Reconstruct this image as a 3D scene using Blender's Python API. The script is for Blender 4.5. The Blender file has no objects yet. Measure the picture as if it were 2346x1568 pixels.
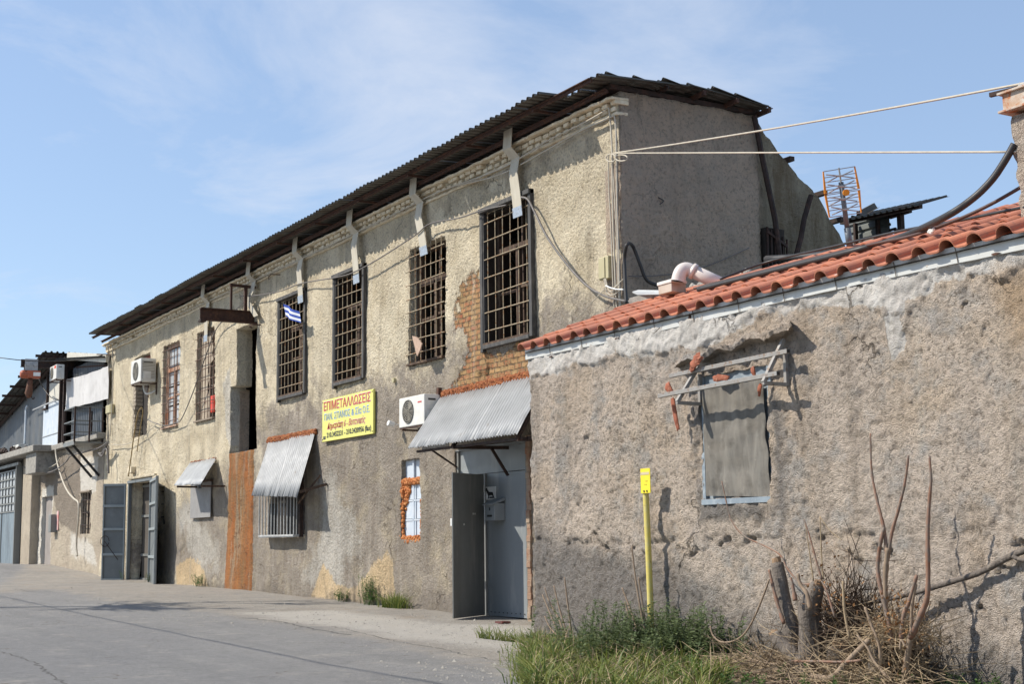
import bpy, bmesh, math, random
import numpy as np
from mathutils import Vector, Matrix, noise as mnoise
random.seed(7)
C = bpy.context.scene.collection
S = bpy.context.scene
rad = math.radians
# ------------------------------------------------------------------ camera
EYE = 1.6
F = 3200.0; CX, CY = 1173.0, 784.0          # focal length and centre, in pixels of a 2346 wide picture
yaw, pit, rol = rad(-59.461), rad(8.082), rad(-0.724)
fw = Vector((math.sin(yaw)*math.cos(pit), math.cos(yaw)*math.cos(pit), math.sin(pit)))
rt = Vector((math.cos(yaw), -math.sin(yaw), 0)); up = rt.cross(fw)
r2 = math.cos(rol)*rt + math.sin(rol)*up; u2 = -math.sin(rol)*rt + math.cos(rol)*up
cam = bpy.data.cameras.new('camera'); camo = bpy.data.objects.new('camera', cam); C.objects.link(camo)
cam.sensor_width = 36; cam.lens = 36*F/2346; cam.clip_end = 6000; cam.clip_start = 0.1
m = Matrix((r2, u2, -fw)).transposed().to_4x4(); m.translation = (0, 0, EYE); camo.matrix_world = m
S.camera = camo
S.render.resolution_x = 1024; S.render.resolution_y = 685
# ------------------------------------------------------------------ world and sun
SUN = Vector((-0.6, -1.0, 1.18)).normalized()
w = bpy.data.worlds.new('World'); S.world = w; w.use_nodes = True
nt = w.node_tree; N = nt.nodes; L = nt.links
for n_ in list(N): N.remove(n_)
sky = N.new('ShaderNodeTexSky'); sky.sky_type = 'NISHITA'; sky.sun_disc = False
sky.sun_elevation = math.asin(SUN.z); sky.sun_rotation = math.atan2(SUN.x, SUN.y)
sky.air_density = 1.0; sky.dust_density = 0.6; sky.ozone_density = 2.2; sky.altitude = 100
tc = N.new('ShaderNodeTexCoord')
sep = N.new('ShaderNodeSeparateXYZ'); L.new(tc.outputs['Generated'], sep.inputs[0])
# cloud sheet: direction projected onto a high flat layer
addz = N.new('ShaderNodeMath'); addz.operation = 'ADD'; addz.inputs[1].default_value = 0.12; L.new(sep.outputs['Z'], addz.inputs[0])
dx_ = N.new('ShaderNodeMath'); dx_.operation = 'DIVIDE'; L.new(sep.outputs['X'], dx_.inputs[0]); L.new(addz.outputs[0], dx_.inputs[1])
dy_ = N.new('ShaderNodeMath'); dy_.operation = 'DIVIDE'; L.new(sep.outputs['Y'], dy_.inputs[0]); L.new(addz.outputs[0], dy_.inputs[1])
cmb = N.new('ShaderNodeCombineXYZ'); L.new(dx_.outputs[0], cmb.inputs[0]); L.new(dy_.outputs[0], cmb.inputs[1])
cmb.inputs[2].default_value = 3.1
n1 = N.new('ShaderNodeTexNoise'); n1.inputs['Scale'].default_value = 1.7; n1.inputs['Detail'].default_value = 12; n1.inputs['Roughness'].default_value = .64; n1.inputs['Distortion'].default_value = .5
n2 = N.new('ShaderNodeTexNoise'); n2.inputs['Scale'].default_value = 0.42; n2.inputs['Detail'].default_value = 3
L.new(cmb.outputs[0], n1.inputs['Vector']); L.new(cmb.outputs[0], n2.inputs['Vector'])
mu = N.new('ShaderNodeMath'); mu.operation = 'MULTIPLY'; L.new(n1.outputs['Fac'], mu.inputs[0]); L.new(n2.outputs['Fac'], mu.inputs[1])
cr = N.new('ShaderNodeMapRange'); cr.inputs['From Min'].default_value = .25; cr.inputs['From Max'].default_value = .43; cr.inputs['To Max'].default_value = .85
def dmask(px, py, lo, hi, amt, prev):
    d = (r2*((px-CX)/F)+u2*(-(py-CY)/F)+fw).normalized(); vm = N.new('ShaderNodeVectorMath'); vm.operation = 'DOT_PRODUCT'; vm.inputs[1].default_value = d; L.new(tc.outputs['Generated'], vm.inputs[0])
    mr = N.new('ShaderNodeMapRange'); mr.interpolation_type = 'SMOOTHSTEP'; mr.inputs[1].default_value = math.cos(rad(lo)); mr.inputs[2].default_value = math.cos(rad(hi)); mr.inputs[4].default_value = amt; L.new(vm.outputs['Value'], mr.inputs[0])
    ad = N.new('ShaderNodeMath'); ad.operation = 'ADD'; L.new(prev, ad.inputs[0]); L.new(mr.outputs[0], ad.inputs[1]); return ad.outputs[0]
cl = mu.outputs[0]
for a_ in ((1250, 60, 13, 2, .125), (700, 60, 9, 1, .07), (1700, 150, 7, 1, .05), (560, 450, 3.2, .3, .045), (2150, 40, 8, 1, .04)): cl = dmask(*a_, cl)
L.new(cl, cr.inputs['Value'])
mixc = N.new('ShaderNodeMix'); mixc.data_type = 'RGBA'; mixc.inputs[7].default_value = (4.6, 4.9, 5.5, 1)
haze = N.new('ShaderNodeMix'); haze.data_type = 'RGBA'; haze.inputs[0].default_value = .35; haze.inputs[7].default_value = (3.0, 3.9, 5.4, 1)
L.new(sky.outputs[0], haze.inputs[6])
L.new(cr.outputs[0], mixc.inputs[0]); L.new(haze.outputs[2], mixc.inputs[6])
bg = N.new('ShaderNodeBackground'); bg.inputs['Strength'].default_value = 0.135
L.new(mixc.outputs[2], bg.inputs['Color'])
wo = N.new('ShaderNodeOutputWorld'); L.new(bg.outputs[0], wo.inputs[0])
sl = bpy.data.lights.new('sun', 'SUN'); sl.energy = 4.6; sl.angle = rad(.55); sl.color = (1.0, .93, .82)
so = bpy.data.objects.new('sun', sl); C.objects.link(so); so.rotation_euler = SUN.to_track_quat('Z', 'Y').to_euler()
S.view_settings.view_transform = 'Standard'; S.view_settings.look = 'None'; S.view_settings.exposure = 0.36; S.view_settings.gamma = 1
# ------------------------------------------------------------------ measuring helpers (photo pixel -> point on a plane of the place)
def ray(x, y): return r2*((x-CX)/F) + u2*(-(y-CY)/F) + fw
def P(x, y, Y=14.5): r = ray(x, y); r = r*(Y/r.y); return Vector((r.x, r.y, r.z+EYE))
def PX(x, y, X): r = ray(x, y); r = r*(X/r.x); return Vector((r.x, r.y, r.z+EYE))
def PD(x, y, d): r = ray(x, y)*d; return Vector((r.x, r.y, r.z+EYE))
GXs = [-400, -80, -66, -60, -56.6, -48.7, -40, -27, -18, 0, 400]; GZs = [.9, .8, .74, .52, .33, .25, .21, .03, -.04, -.04, -.04]
def gz(x): return float(np.interp(x, GXs, GZs))
def PG(x, y):
    z = 0.0
    for _ in range(6):
        r = ray(x, y); t = (z-EYE)/r.z; p = r*t; z = gz(p.x)
    return Vector((p.x, p.y, z))
YA, YB = 14.5, 11.6
XG = -20.56
def RB(x, y, dz=0.0):                        # onto the slope of the tiled roof
    r = ray(x, y); a = 0.385                 # z = EYE+3.12+(Y-11.5)*a
    t = (3.12+dz-11.5*a)/(r.z-a*r.y); p = r*t
    return Vector((p.x, p.y, p.z+EYE))
# ------------------------------------------------------------------ mesh helpers
class MB:
    def __init__(s): s.v = []; s.f = []; s.mi = []
    def add(s, vs, fs, mi=0):
        b = len(s.v); s.v += [tuple(v) for v in vs]; s.f += [tuple(i+b for i in f) for f in fs]; s.mi += [mi]*len(fs)
    def box(s, x0, x1, y0, y1, z0, z1, mi=0):
        s.add([(x, y, z) for z in (z0, z1) for y in (y0, y1) for x in (x0, x1)],
              [(0, 2, 3, 1), (4, 5, 7, 6), (0, 1, 5, 4), (2, 6, 7, 3), (0, 4, 6, 2), (1, 3, 7, 5)], mi)
    def beam(s, a, b, w, h, upv=(0, 0, 1), mi=0):
        a = Vector(a); b = Vector(b); d = (b-a).normalized(); upv = Vector(upv)
        sd = d.cross(upv)
        if sd.length < 1e-4: sd = d.cross(Vector((1, 0, 0)))
        sd.normalize(); u = sd.cross(d).normalized()
        vs = []
        for p in (a, b):
            for i, j in ((-1, -1), (1, -1), (1, 1), (-1, 1)): vs.append(p+sd*(w/2*i)+u*(h/2*j))
        s.add(vs, [(3, 2, 1, 0), (4, 5, 6, 7), (0, 1, 5, 4), (1, 2, 6, 5), (2, 3, 7, 6), (3, 0, 4, 7)], mi)
    def tube(s, pts, r, n=6, mi=0, cap=True):
        pts = [Vector(p) for p in pts]; k = len(pts); vs = []; fs = []
        rr = r if isinstance(r, (list, tuple)) else [r]*k
        t0 = (pts[1]-pts[0]).normalized(); a = t0.orthogonal().normalized()
        for i, p in enumerate(pts):
            t = (pts[min(i+1, k-1)]-pts[max(i-1, 0)]); t = t.normalized() if t.length > 1e-9 else t0
            a = (a-t*a.dot(t)); a = a.normalized() if a.length > 1e-6 else t.orthogonal().normalized()
            b = t.cross(a)
            for j in range(n):
                q = 2*math.pi*j/n; vs.append(p+(a*math.cos(q)+b*math.sin(q))*rr[i])
        for i in range(k-1):
            for j in range(n): fs.append((i*n+j, i*n+(j+1) % n, (i+1)*n+(j+1) % n, (i+1)*n+j))
        if cap: fs.append(tuple(range(n-1, -1, -1))); fs.append(tuple((k-1)*n+j for j in range(n)))
        s.add(vs, fs, mi)
    def prism(s, poly, ext, mi=0):
        poly = [Vector(p) for p in poly]; e = Vector(ext); n = len(poly)
        s.add(poly+[p+e for p in poly], [tuple(range(n)), tuple(range(2*n-1, n-1, -1))]+[(i, n+i, n+(i+1) % n, (i+1) % n) for i in range(n)], mi)
    def build(s, name, mats, parent=None, smooth=False, bevel=0):
        me = bpy.data.meshes.new(name); me.from_pydata(s.v, [], s.f); me.update()
        for mm in (mats if isinstance(mats, (list, tuple)) else [mats]): me.materials.append(mm)
        me.polygons.foreach_set('material_index', s.mi)
        if smooth: me.polygons.foreach_set('use_smooth', [True]*len(s.f))
        bm = bmesh.new(); bm.from_mesh(me); bmesh.ops.recalc_face_normals(bm, faces=bm.faces); bm.to_mesh(me); bm.free()
        o = bpy.data.objects.new(name, me); C.objects.link(o)
        if parent: o.parent = parent; o.matrix_parent_inverse = Matrix.Translation(-parent.location)
        if bevel:
            b = o.modifiers.new('bevel', 'BEVEL'); b.width = bevel; b.segments = 2; b.limit_method = 'ANGLE'
        return o
def tag(o, label=None, cat=None, group=None, kind=None):
    if label: o['label'] = label
    if cat: o['category'] = cat
    if group: o['group'] = group
    if kind: o['kind'] = kind
    return o
def thing(name, label, cat, loc=(0, 0, 0), group=None):
    o = bpy.data.objects.new(name, None); C.objects.link(o); o.location = loc; o.empty_display_size = .2
    return tag(o, label, cat, group)
def curve_pts(pts, n=8):                      # smooth polyline through points
    pts = [Vector(p) for p in pts]; out = []
    for i in range(len(pts)-1):
        p0 = pts[max(i-1, 0)]; p1 = pts[i]; p2 = pts[i+1]; p3 = pts[min(i+2, len(pts)-1)]
        for k in range(n):
            t = k/n
            out.append(.5*((2*p1)+(p2-p0)*t+(2*p0-5*p1+4*p2-p3)*t*t+(3*p1-p0-3*p2+p3)*t**3))
    out.append(pts[-1]); return out
# numpy value noise
def _h(ix, iy, iz, seed):
    n = (ix.astype(np.int64)*374761393+iy.astype(np.int64)*668265263+iz.astype(np.int64)*2147483647+seed*974634777) & 0xffffffff
    n = ((n ^ (n >> 13))*1274126177) & 0xffffffff
    n = ((n ^ (n >> 15))*2246822519) & 0xffffffff
    return ((n ^ (n >> 16)) & 0xffff)/65535.0
def vn(x, y, z, seed=0):
    xi = np.floor(x); yi = np.floor(y); zi = np.floor(z); fx = x-xi; fy = y-yi; fz = z-zi
    fx = fx*fx*(3-2*fx); fy = fy*fy*(3-2*fy); fz = fz*fz*(3-2*fz); r = 0
    for a in (0, 1):
        for b in (0, 1):
            for c in (0, 1):
                r = r+_h(xi+a, yi+b, zi+c, seed)*(fx if a else 1-fx)*(fy if b else 1-fy)*(fz if c else 1-fz)
    return r*2-1
def fbm(x, y, z, s, o=4, seed=0, g=.5):
    r = 0; a = 1; t = 0
    for i in range(o):
        r = r+a*vn(x*s, y*s, z*s, seed+i*17); t += a; a *= g; s *= 2.03
    return r/t
def poly_sd(x, z, poly):                      # signed distance to polygon, negative inside
    d = np.full(x.shape, 1e9); ins = np.zeros(x.shape, bool); n = len(poly)
    for i in range(n):
        ax, az = poly[i]; bx, bz = poly[(i+1) % n]; ex, ez = bx-ax, bz-az
        t = np.clip(((x-ax)*ex+(z-az)*ez)/(ex*ex+ez*ez+1e-12), 0, 1)
        d = np.minimum(d, np.hypot(x-ax-t*ex, z-az-t*ez))
        if az != bz:
            c = ((az > z) != (bz > z)) & (x < (bx-ax)*(z-az)/(bz-az)+ax); ins ^= c
    return np.where(ins, -d, d)
def soft(sd, wd): return np.clip(.5-sd/wd, 0, 1)
# ------------------------------------------------------------------ materials
MATS = {}
def nodes(name):
    mt = bpy.data.materials.new(name); mt.use_nodes = True; t = mt.node_tree
    for n_ in list(t.nodes): t.nodes.remove(n_)
    o = t.nodes.new('ShaderNodeOutputMaterial'); b = t.nodes.new('ShaderNodeBsdfPrincipled'); t.links.new(b.outputs[0], o.inputs[0])
    return mt, t, b
class G:                                       # tiny node graph helper
    def __init__(s, name): s.m, s.t, s.b = nodes(name); s.tc = s.n('ShaderNodeTexCoord'); s.pos = s.tc.outputs['Object']
    def n(s, ty): return s.t.nodes.new(ty)
    def l(s, a, b): s.t.links.new(a, b)
    def put(s, sock, v):
        if isinstance(v, bpy.types.NodeSocket): s.l(v, sock)
        elif isinstance(v, (tuple, list)): sock.default_value = tuple(v)+((1,) if len(v) == 3 and len(sock.default_value) == 4 else ())
        else: sock.default_value = v
    def scale(s, vec):
        mp = s.n('ShaderNodeMapping'); s.l(s.pos, mp.inputs[0]); mp.inputs['Scale'].default_value = vec; return mp.outputs[0]
    def noise(s, sc, det=4, rough=.55, vec=None, dist=0):
        q = s.n('ShaderNodeTexNoise'); s.l(vec or s.pos, q.inputs['Vector']); q.inputs['Scale'].default_value = sc
        q.inputs['Detail'].default_value = det; q.inputs['Roughness'].default_value = rough; q.inputs['Distortion'].default_value = dist
        return q.outputs['Fac']
    def voro(s, sc, feat='F1', vec=None, out='Distance'):
        q = s.n('ShaderNodeTexVoronoi'); q.feature = feat; s.l(vec or s.pos, q.inputs['Vector']); q.inputs['Scale'].default_value = sc
        return q.outputs[out]
    def math(s, op, a, b=None, clamp=False):
        q = s.n('ShaderNodeMath'); q.operation = op; q.use_clamp = clamp; s.put(q.inputs[0], a)
        if b is not None: s.put(q.inputs[1], b)
        return q.outputs[0]
    def rng(s, v, a, b, c=0., d=1.):
        q = s.n('ShaderNodeMapRange'); s.put(q.inputs[0], v); q.inputs[1].default_value = a; q.inputs[2].default_value = b
        q.inputs[3].default_value = c; q.inputs[4].default_value = d; return q.outputs[0]
    def mix(s, f, a, b, mode='MIX'):
        q = s.n('ShaderNodeMix'); q.data_type = 'RGBA'; q.blend_type = mode; s.put(q.inputs[0], f); s.put(q.inputs[6], a); s.put(q.inputs[7], b); return q.outputs[2]
    def attr(s, name):
        q = s.n('ShaderNodeAttribute'); q.attribute_name = name; return q.outputs['Fac']
    def bump(s, h, st=.5, dist=.02, nrm=None):
        q = s.n('ShaderNodeBump'); s.put(q.inputs['Height'], h); q.inputs['Strength'].default_value = st; q.inputs['Distance'].default_value = dist
        if nrm: s.l(nrm, q.inputs['Normal'])
        return q.outputs[0]
    def fin(s, col, rough=.8, metal=0., nrm=None, spec=None):
        s.put(s.b.inputs['Base Color'], col); s.put(s.b.inputs['Roughness'], rough); s.put(s.b.inputs['Metallic'], metal)
        if nrm: s.l(nrm, s.b.inputs['Normal'])
        if spec is not None: s.b.inputs['Specular IOR Level'].default_value = spec
        return s.m
def simple(name, c1, c2=None, c3=None, rough=.6, metal=0., sc=3., bst=.2, bdist=.005, bsc=40., thr=(.5, .7), streak=False):
    """weathered surface: base colour, mottling and patches of a second material"""
    g = G(name); c2 = c2 or tuple(v*.75 for v in c1)
    vec = g.scale((1, 1, .18)) if streak else None
    col = g.mix(g.rng(g.noise(sc, 5, .6, vec), .35, .7), c1, c2)
    if c3: col = g.mix(g.rng(g.noise(sc*1.7, 8, .65, vec), thr[0], thr[1]), col, c3)
    ro = g.rng(g.noise(sc*2, 4), .3, .7, max(rough-.1, 0), min(rough+.12, 1))
    g.fin(col, ro, metal, g.bump(g.noise(bsc, 4), bst, bdist)); MATS[name] = g.m; return g.m
rust = simple('rusty_steel', (.060, .026, .016), (.035, .016, .012), (.12, .05, .024), .8, sc=6, bsc=60)
darkrust = simple('dark_rusty_steel', (.035, .018, .013), (.018, .012, .010), (.07, .03, .018), .8, sc=5)
ironbar = simple('weathered_iron_bars', (.34, .29, .20), (.26, .20, .13), (.24, .11, .04), .7, .2, sc=7, thr=(.5, .62))
ironbar2 = simple('rusted_iron_bars', (.14, .08, .055), (.09, .045, .03), (.20, .14, .10), .8, sc=7)
galv = simple('galvanised_sheet', (.40, .405, .405), (.31, .315, .315), (.22, .18, .13), .55, .0, sc=2.5, thr=(.6, .85), bsc=14, bst=.15, bdist=.01)
galvwhite = simple('bright_galvanised_sheet', (.46, .475, .48), (.36, .37, .38), (.25, .20, .15), .5, 0., sc=3, thr=(.68, .8))
roofmetal = simple('dull_roof_sheet', (.12, .112, .095), (.08, .074, .062), (.06, .04, .028), .6, .3, sc=1.5)
roofdark = simple('dark_roof_sheet', (.055, .058, .052), (.035, .035, .032), (.07, .045, .03), .6, .3, sc=2)
greysteel = simple('grey_painted_steel', (.155, .168, .168), (.12, .13, .132), (.20, .215, .215), .5, 0, sc=1.2, thr=(.55, .8), bsc=4, bst=.12, bdist=.02)
greysteel2 = simple('grey_painted_door', (.20, .205, .195), (.14, .145, .138), (.24, .235, .215), .5, 0, sc=1.3, thr=(.54, .68), streak=True, bsc=3, bst=.12, bdist=.02)
doorlight = simple('pale_grey_steel_gate', (.255, .275, .285), (.19, .21, .22), (.36, .365, .36), .5, 0, sc=1.2, thr=(.53, .70), streak=True, bsc=2.5, bst=.15, bdist=.02)
framedark = simple('grey_window_frame_paint', (.062, .060, .058), (.042, .041, .040), (.13, .12, .105), .7, sc=9, streak=True)
wood = simple('old_brown_wood', (.075, .042, .025), (.04, .023, .015), (.17, .115, .07), .85, sc=7, streak=True, bsc=50, bst=.4)
woodgrey = simple('weathered_grey_wood', (.24, .19, .14), (.15, .12, .09), (.30, .26, .21), .9, sc=12, bsc=60, bst=.4)
darkin = simple('dark_interior', (.035, .028, .022), (.02, .017, .015), rough=.95)  # near-black colour carries the shade inside rooms and openings
acwhite = simple('white_casing', (.68, .67, .63), (.58, .57, .52), (.58, .55, .48), .45, 0, sc=5, thr=(.62, .8), bst=.05)
acdark = simple('dark_grille', (.05, .05, .048), (.03, .03, .03), rough=.6)
acgrille = simple('grey_beige_grille', (.36, .33, .27), (.28, .26, .21), rough=.5)
strapm = simple('white_strap_paint', (.52, .48, .39), (.42, .38, .30), (.40, .34, .25), .6, 0, sc=6, thr=(.6, .75), streak=True)
strapend = simple('bare_metal_strap', (.45, .50, .56), (.36, .40, .45), (.25, .22, .18), .4, .4, sc=14)
cablew = simple('beige_cable', (.50, .45, .36), (.40, .36, .29), rough=.6, sc=9)
cableg = simple('grey_cable', (.16, .145, .135), (.11, .10, .095), rough=.6, sc=9)
cableb = simple('black_hose', (.022, .021, .022), (.035, .032, .03), rough=.5, sc=6)
rope = simple('ochre_rope', (.30, .22, .10), (.22, .15, .06), rough=.9, sc=20)
conc = simple('old_concrete', (.34, .32, .28), (.24, .225, .20), (.16, .15, .135), .9, sc=4, bsc=30, bst=.6, bdist=.02)
tarpw = simple('grey_tarpaulin', (.56, .55, .54), (.50, .49, .48), (.44, .43, .42), .8, sc=1.5)
blueboard = simple('pale_blue_sheet', (.52, .58, .64), (.45, .51, .58), (.60, .63, .66), .55, sc=2)
creamb = simple('cream_panel', (.60, .58, .50), (.48, .46, .40), (.30, .26, .2), .6, sc=4, thr=(.65, .8))
bluegrey = simple('blue_grey_flashing', (.25, .30, .34), (.18, .22, .26), (.38, .42, .44), .6, sc=6, thr=(.5, .7))
cladding = simple('grey_cladding_sheet', (.155, .17, .185), (.12, .132, .145), (.20, .20, .19), .5, .1, sc=1.3, streak=True)
claddark = simple('shed_cladding', (.17, .185, .175), (.13, .14, .135), rough=.6, sc=2)
yellowp = simple('yellow_post_paint', (.62, .50, .10), (.58, .50, .20), (.30, .17, .04), .5, sc=9, thr=(.64, .7))
yellows = simple('yellow_plate', (.80, .66, .03), (.74, .60, .03), rough=.45, sc=6)
foam = simple('orange_foam', (.50, .17, .045), (.36, .11, .03), (.56, .32, .13), .9, sc=10, bsc=25, bst=1, bdist=.03)
lichen = simple('rusty_mortar_lip', (.32, .10, .03), (.16, .045, .02), (.50, .22, .08), .95, sc=11, bsc=30, bst=1, bdist=.03)
shardm = simple('dusty_terracotta', (.34, .105, .055), (.25, .085, .05), (.40, .20, .13), .85, sc=14, thr=(.55, .7))
redp = simple('red_plastic', (.75, .07, .03), (.60, .05, .025), rough=.45)
orangep = simple('orange_hoist_paint', (.42, .10, .04), (.30, .075, .035), (.30, .10, .05), .5, sc=8)
leather = simple('brown_chain_bag', (.17, .075, .045), (.10, .05, .03), rough=.85, sc=9)
white = simple('white_paint', (.78, .78, .75), (.70, .70, .67), rough=.5)
black = simple('black_paint', (.012, .012, .013), (.02, .02, .02), rough=.6)
blackt = simple('sign_black', (.02, .025, .04), (.02, .025, .04), rough=.5)
redt = simple('sign_red', (.50, .045, .04), (.48, .04, .04), rough=.5)
bluet = simple('sign_blue', (.13, .27, .50), (.15, .29, .50), rough=.5)
signy = simple('sign_yellow', (.68, .65, .17), (.63, .60, .15), rough=.4, sc=1)
flagb = simple('flag_blue', (.02, .07, .38), (.015, .05, .30), rough=.8)
flagw = simple('flag_white', (.72, .74, .78), (.62, .65, .70), rough=.8)
orangea = simple('antenna_orange', (.72, .27, .01), (.62, .22, .01), rough=.5)
alu = simple('aluminium_rod', (.40, .40, .38), (.32, .31, .29), rough=.4, metal=.4)
mast = simple('grey_mast', (.15, .17, .19), (.11, .125, .14), rough=.45, metal=.3)
pvc = simple('pinkish_plastic_pipe', (.66, .60, .56), (.58, .51, .46), rough=.35, sc=5)
beigebox = simple('beige_box_plastic', (.46, .41, .25), (.40, .36, .21), rough=.5)
fascia_m = simple('white_gutter_metal', (.58, .59, .57), (.52, .52, .49), (.34, .19, .07), .5, 0, sc=4.5, thr=(.66, .76), bsc=6)
tarpb = None
g = G('mesh_tarpaulin')                        # woven cloth on the window
wv = g.scale((1, 1, .35)); cc = g.mix(g.rng(g.noise(6, 8, .65, wv, 1.0), .40, .62), (.125, .115, .10), (.19, .178, .155))
cc = g.mix(g.rng(g.noise(2.6, 6), .5, .66), cc, (.075, .066, .054)); cc = g.mix(g.math('MULTIPLY', g.rng(g.noise(4.5, 9, .75, dist=1.2), .62, .66), .5), cc, (.34, .30, .25))
cc = g.mix(g.math('MULTIPLY', g.rng(g.noise(1.6, 6, .6, g.scale((1, 1, 3))), .45, .6), .4), cc, (.20, .18, .15))
tarpb = g.fin(cc, .85, 0, g.bump(g.noise(220, 2), .3, .004))
glassm = G('whitish_window_glass'); glassm = glassm.fin(glassm.mix(glassm.noise(3, 4), (.34, .37, .40), (.55, .57, .58)), .25)  # whitish colour stands in for reflection and curtains in the glass
# --- roughcast wall of the long building
def weather(g, col, amt=.4, crack=.8, dark=(.20, .16, .12), sc=(2.6, 2.6, .16)):
    st = g.noise(1.0, 7, .62, g.scale(sc)); col = g.mix(g.math('MULTIPLY', g.rng(st, .53, .68), amt), col, dark)
    st2 = g.noise(1.3, 7, .62, g.scale((sc[0]*1.3, sc[1]*1.3, sc[2]))); col = g.mix(g.math('MULTIPLY', g.rng(st2, .56, .70), amt*.7), col, (.80, .74, .62))
    nv = g.n('ShaderNodeTexNoise'); nv.inputs['Scale'].default_value = 1.6; nv.inputs['Detail'].default_value = 8; g.l(g.pos, nv.inputs['Vector'])
    sv = g.n('ShaderNodeVectorMath'); sv.operation = 'SCALE'; sv.inputs[3].default_value = 1.1; g.l(nv.outputs['Color'], sv.inputs[0])
    av = g.n('ShaderNodeVectorMath'); av.operation = 'ADD'; g.l(g.pos, av.inputs[0]); g.l(sv.outputs[0], av.inputs[1])
    e = g.voro(.55, 'DISTANCE_TO_EDGE', av.outputs[0]); m = g.math('MULTIPLY', g.rng(e, .003, .008, 1, 0), g.rng(g.noise(.7, 4), .54, .60))
    return g.mix(g.math('MULTIPLY', m, crack*.75), col, (.13, .105, .08)), g.math('MULTIPLY', m, .6)
def roughcast(name, base, base2, dark, bscale=1.0, streaky=0., mid=.0):
    g = G(name)
    big = g.noise(.55, 6, .6); med = g.noise(2.3, 8, .62)
    peb = g.noise(13*bscale, 9, .74, dist=.05); fine = g.noise(52*bscale, 3, .6)
    vor = g.voro(12*bscale, 'SMOOTH_F1')
    col = g.mix(g.rng(big, .35, .66), base, base2)
    col = g.mix(g.math('MULTIPLY', g.rng(med, .48, .72), .55), col, dark)
    return g, col, big, med, peb, fine, vor
g, col, big, med, peb, fine, vor = roughcast('cream_roughcast', (.92, .82, .62), (.84, .73, .53), (.68, .57, .40), bscale=1.4)
nz = g.noise(1.6, 8, .62, dist=.3); nzf = g.noise(6, 6, .65)
def msk(a, k=.55, c=.04):
    v = g.math('ADD', g.attr(a), g.math('MULTIPLY', g.math('SUBTRACT', nz, .5), k))
    v = g.math('ADD', v, g.math('MULTIPLY', g.math('SUBTRACT', nzf, .5), k*.5))
    return g.rng(v, .5-c, .5+c)
greyc = g.mix(g.rng(med, .3, .7), (.44, .385, .33), (.30, .262, .228))
col = g.mix(g.math('MULTIPLY', msk('grey', 1.0, .16), .92), col, greyc)
col = g.mix(g.math('MULTIPLY', g.rng(g.noise(1.1, 7, .65), .50, .66), .5), col, (.66, .56, .38))
col = g.mix(g.math('MULTIPLY', msk('pale', 1.3, .14), .8), col, g.mix(nzf, (.58, .55, .49), (.72, .69, .62)))
col = g.mix(msk('tan', .8, .05), col, g.mix(nzf, (.80, .58, .34), (.70, .56, .36)))
vecs = g.scale((1, 1, .25)); ost = g.noise(2.2, 5, .6, vecs)
orc = g.mix(g.rng(ost, .42, .62), (.48, .175, .055), (.37, .21, .095))
orc = g.mix(g.rng(g.noise(3.1, 6, .6, vecs), .52, .68), orc, (.52, .22, .07)); orc = g.mix(g.math('MULTIPLY', g.rng(g.noise(1.7, 7, .65, g.scale((1.6, 1.6, .2))), .52, .62), .7), orc, (.50, .40, .27)); orc = g.mix(g.rng(g.noise(5, 8, .7), .56, .68), orc, (.20, .085, .04))
col = g.mix(msk('orange', .45, .05), col, orc)
col = g.mix(msk('drip', .7, .15), col, (.30, .14, .05))
# exposed brick
bt = g.n('ShaderNodeTexBrick'); mp = g.n('ShaderNodeMapping'); g.l(g.pos, mp.inputs[0]); mp.inputs['Rotation'].default_value = (rad(90), 0, 0)
mpv = g.n('ShaderNodeVectorMath'); mpv.operation = 'ADD'; g.l(mp.outputs[0], mpv.inputs[0])
nzc = g.n('ShaderNodeTexNoise'); nzc.inputs['Scale'].default_value = 5; g.l(g.pos, nzc.inputs['Vector'])
sc_ = g.n('ShaderNodeVectorMath'); sc_.operation = 'SCALE'; sc_.inputs[3].default_value = .05; g.l(nzc.outputs['Color'], sc_.inputs[0]); g.l(sc_.outputs[0], mpv.inputs[1])
g.l(mpv.outputs[0], bt.inputs['Vector'])
bt.inputs['Scale'].default_value = 1; bt.inputs['Brick Width'].default_value = .27; bt.inputs['Row Height'].default_value = .115; bt.inputs['Mortar Size'].default_value = .018
bt.inputs['Color1'].default_value = (.34, .11, .055, 1); bt.inputs['Color2'].default_value = (.43, .27, .125, 1); bt.inputs['Mortar'].default_value = (.13, .085, .05, 1); bt.inputs['Mortar Smooth'].default_value = .3
bm_ = msk('brick', 1.5, .05)
brc = g.mix(g.rng(g.noise(9, 5), .4, .7), bt.outputs['Color'], (.40, .27, .13))
col = g.mix(bm_, col, brc)
nobrick = g.math('SUBTRACT', 1, bm_)
h = g.math('ADD', g.math('MULTIPLY', peb, 1.0), g.math('MULTIPLY', fine, .25)); h = g.math('ADD', h, g.math('MULTIPLY', vor, -.35))
worn = g.rng(g.noise(.75, 6, .6), .40, .58, .6, 1)
col, crk = weather(g, col, .38, .7)
col = g.mix(g.math('MULTIPLY', msk('damp', 1.1, .2), .55), col, (.21, .185, .16))
col = g.mix(g.math('MULTIPLY', g.math('MULTIPLY', g.rng(peb, .37, .51, 1, 0), .66), worn), col, (.25, .19, .125))  # shade in the plaster pits painted into the colour
h = g.math('MULTIPLY', g.math('MULTIPLY', h, worn), g.math('ADD', g.math('MULTIPLY', nobrick, .75), .25)); h = g.math('SUBTRACT', h, crk)
h = g.math('ADD', h, g.math('MULTIPLY', bm_, g.math('MULTIPLY', bt.outputs['Fac'], -.8)))
wallA = g.fin(col, .93, 0, g.bump(h, 1., .15), spec=.2)
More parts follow.
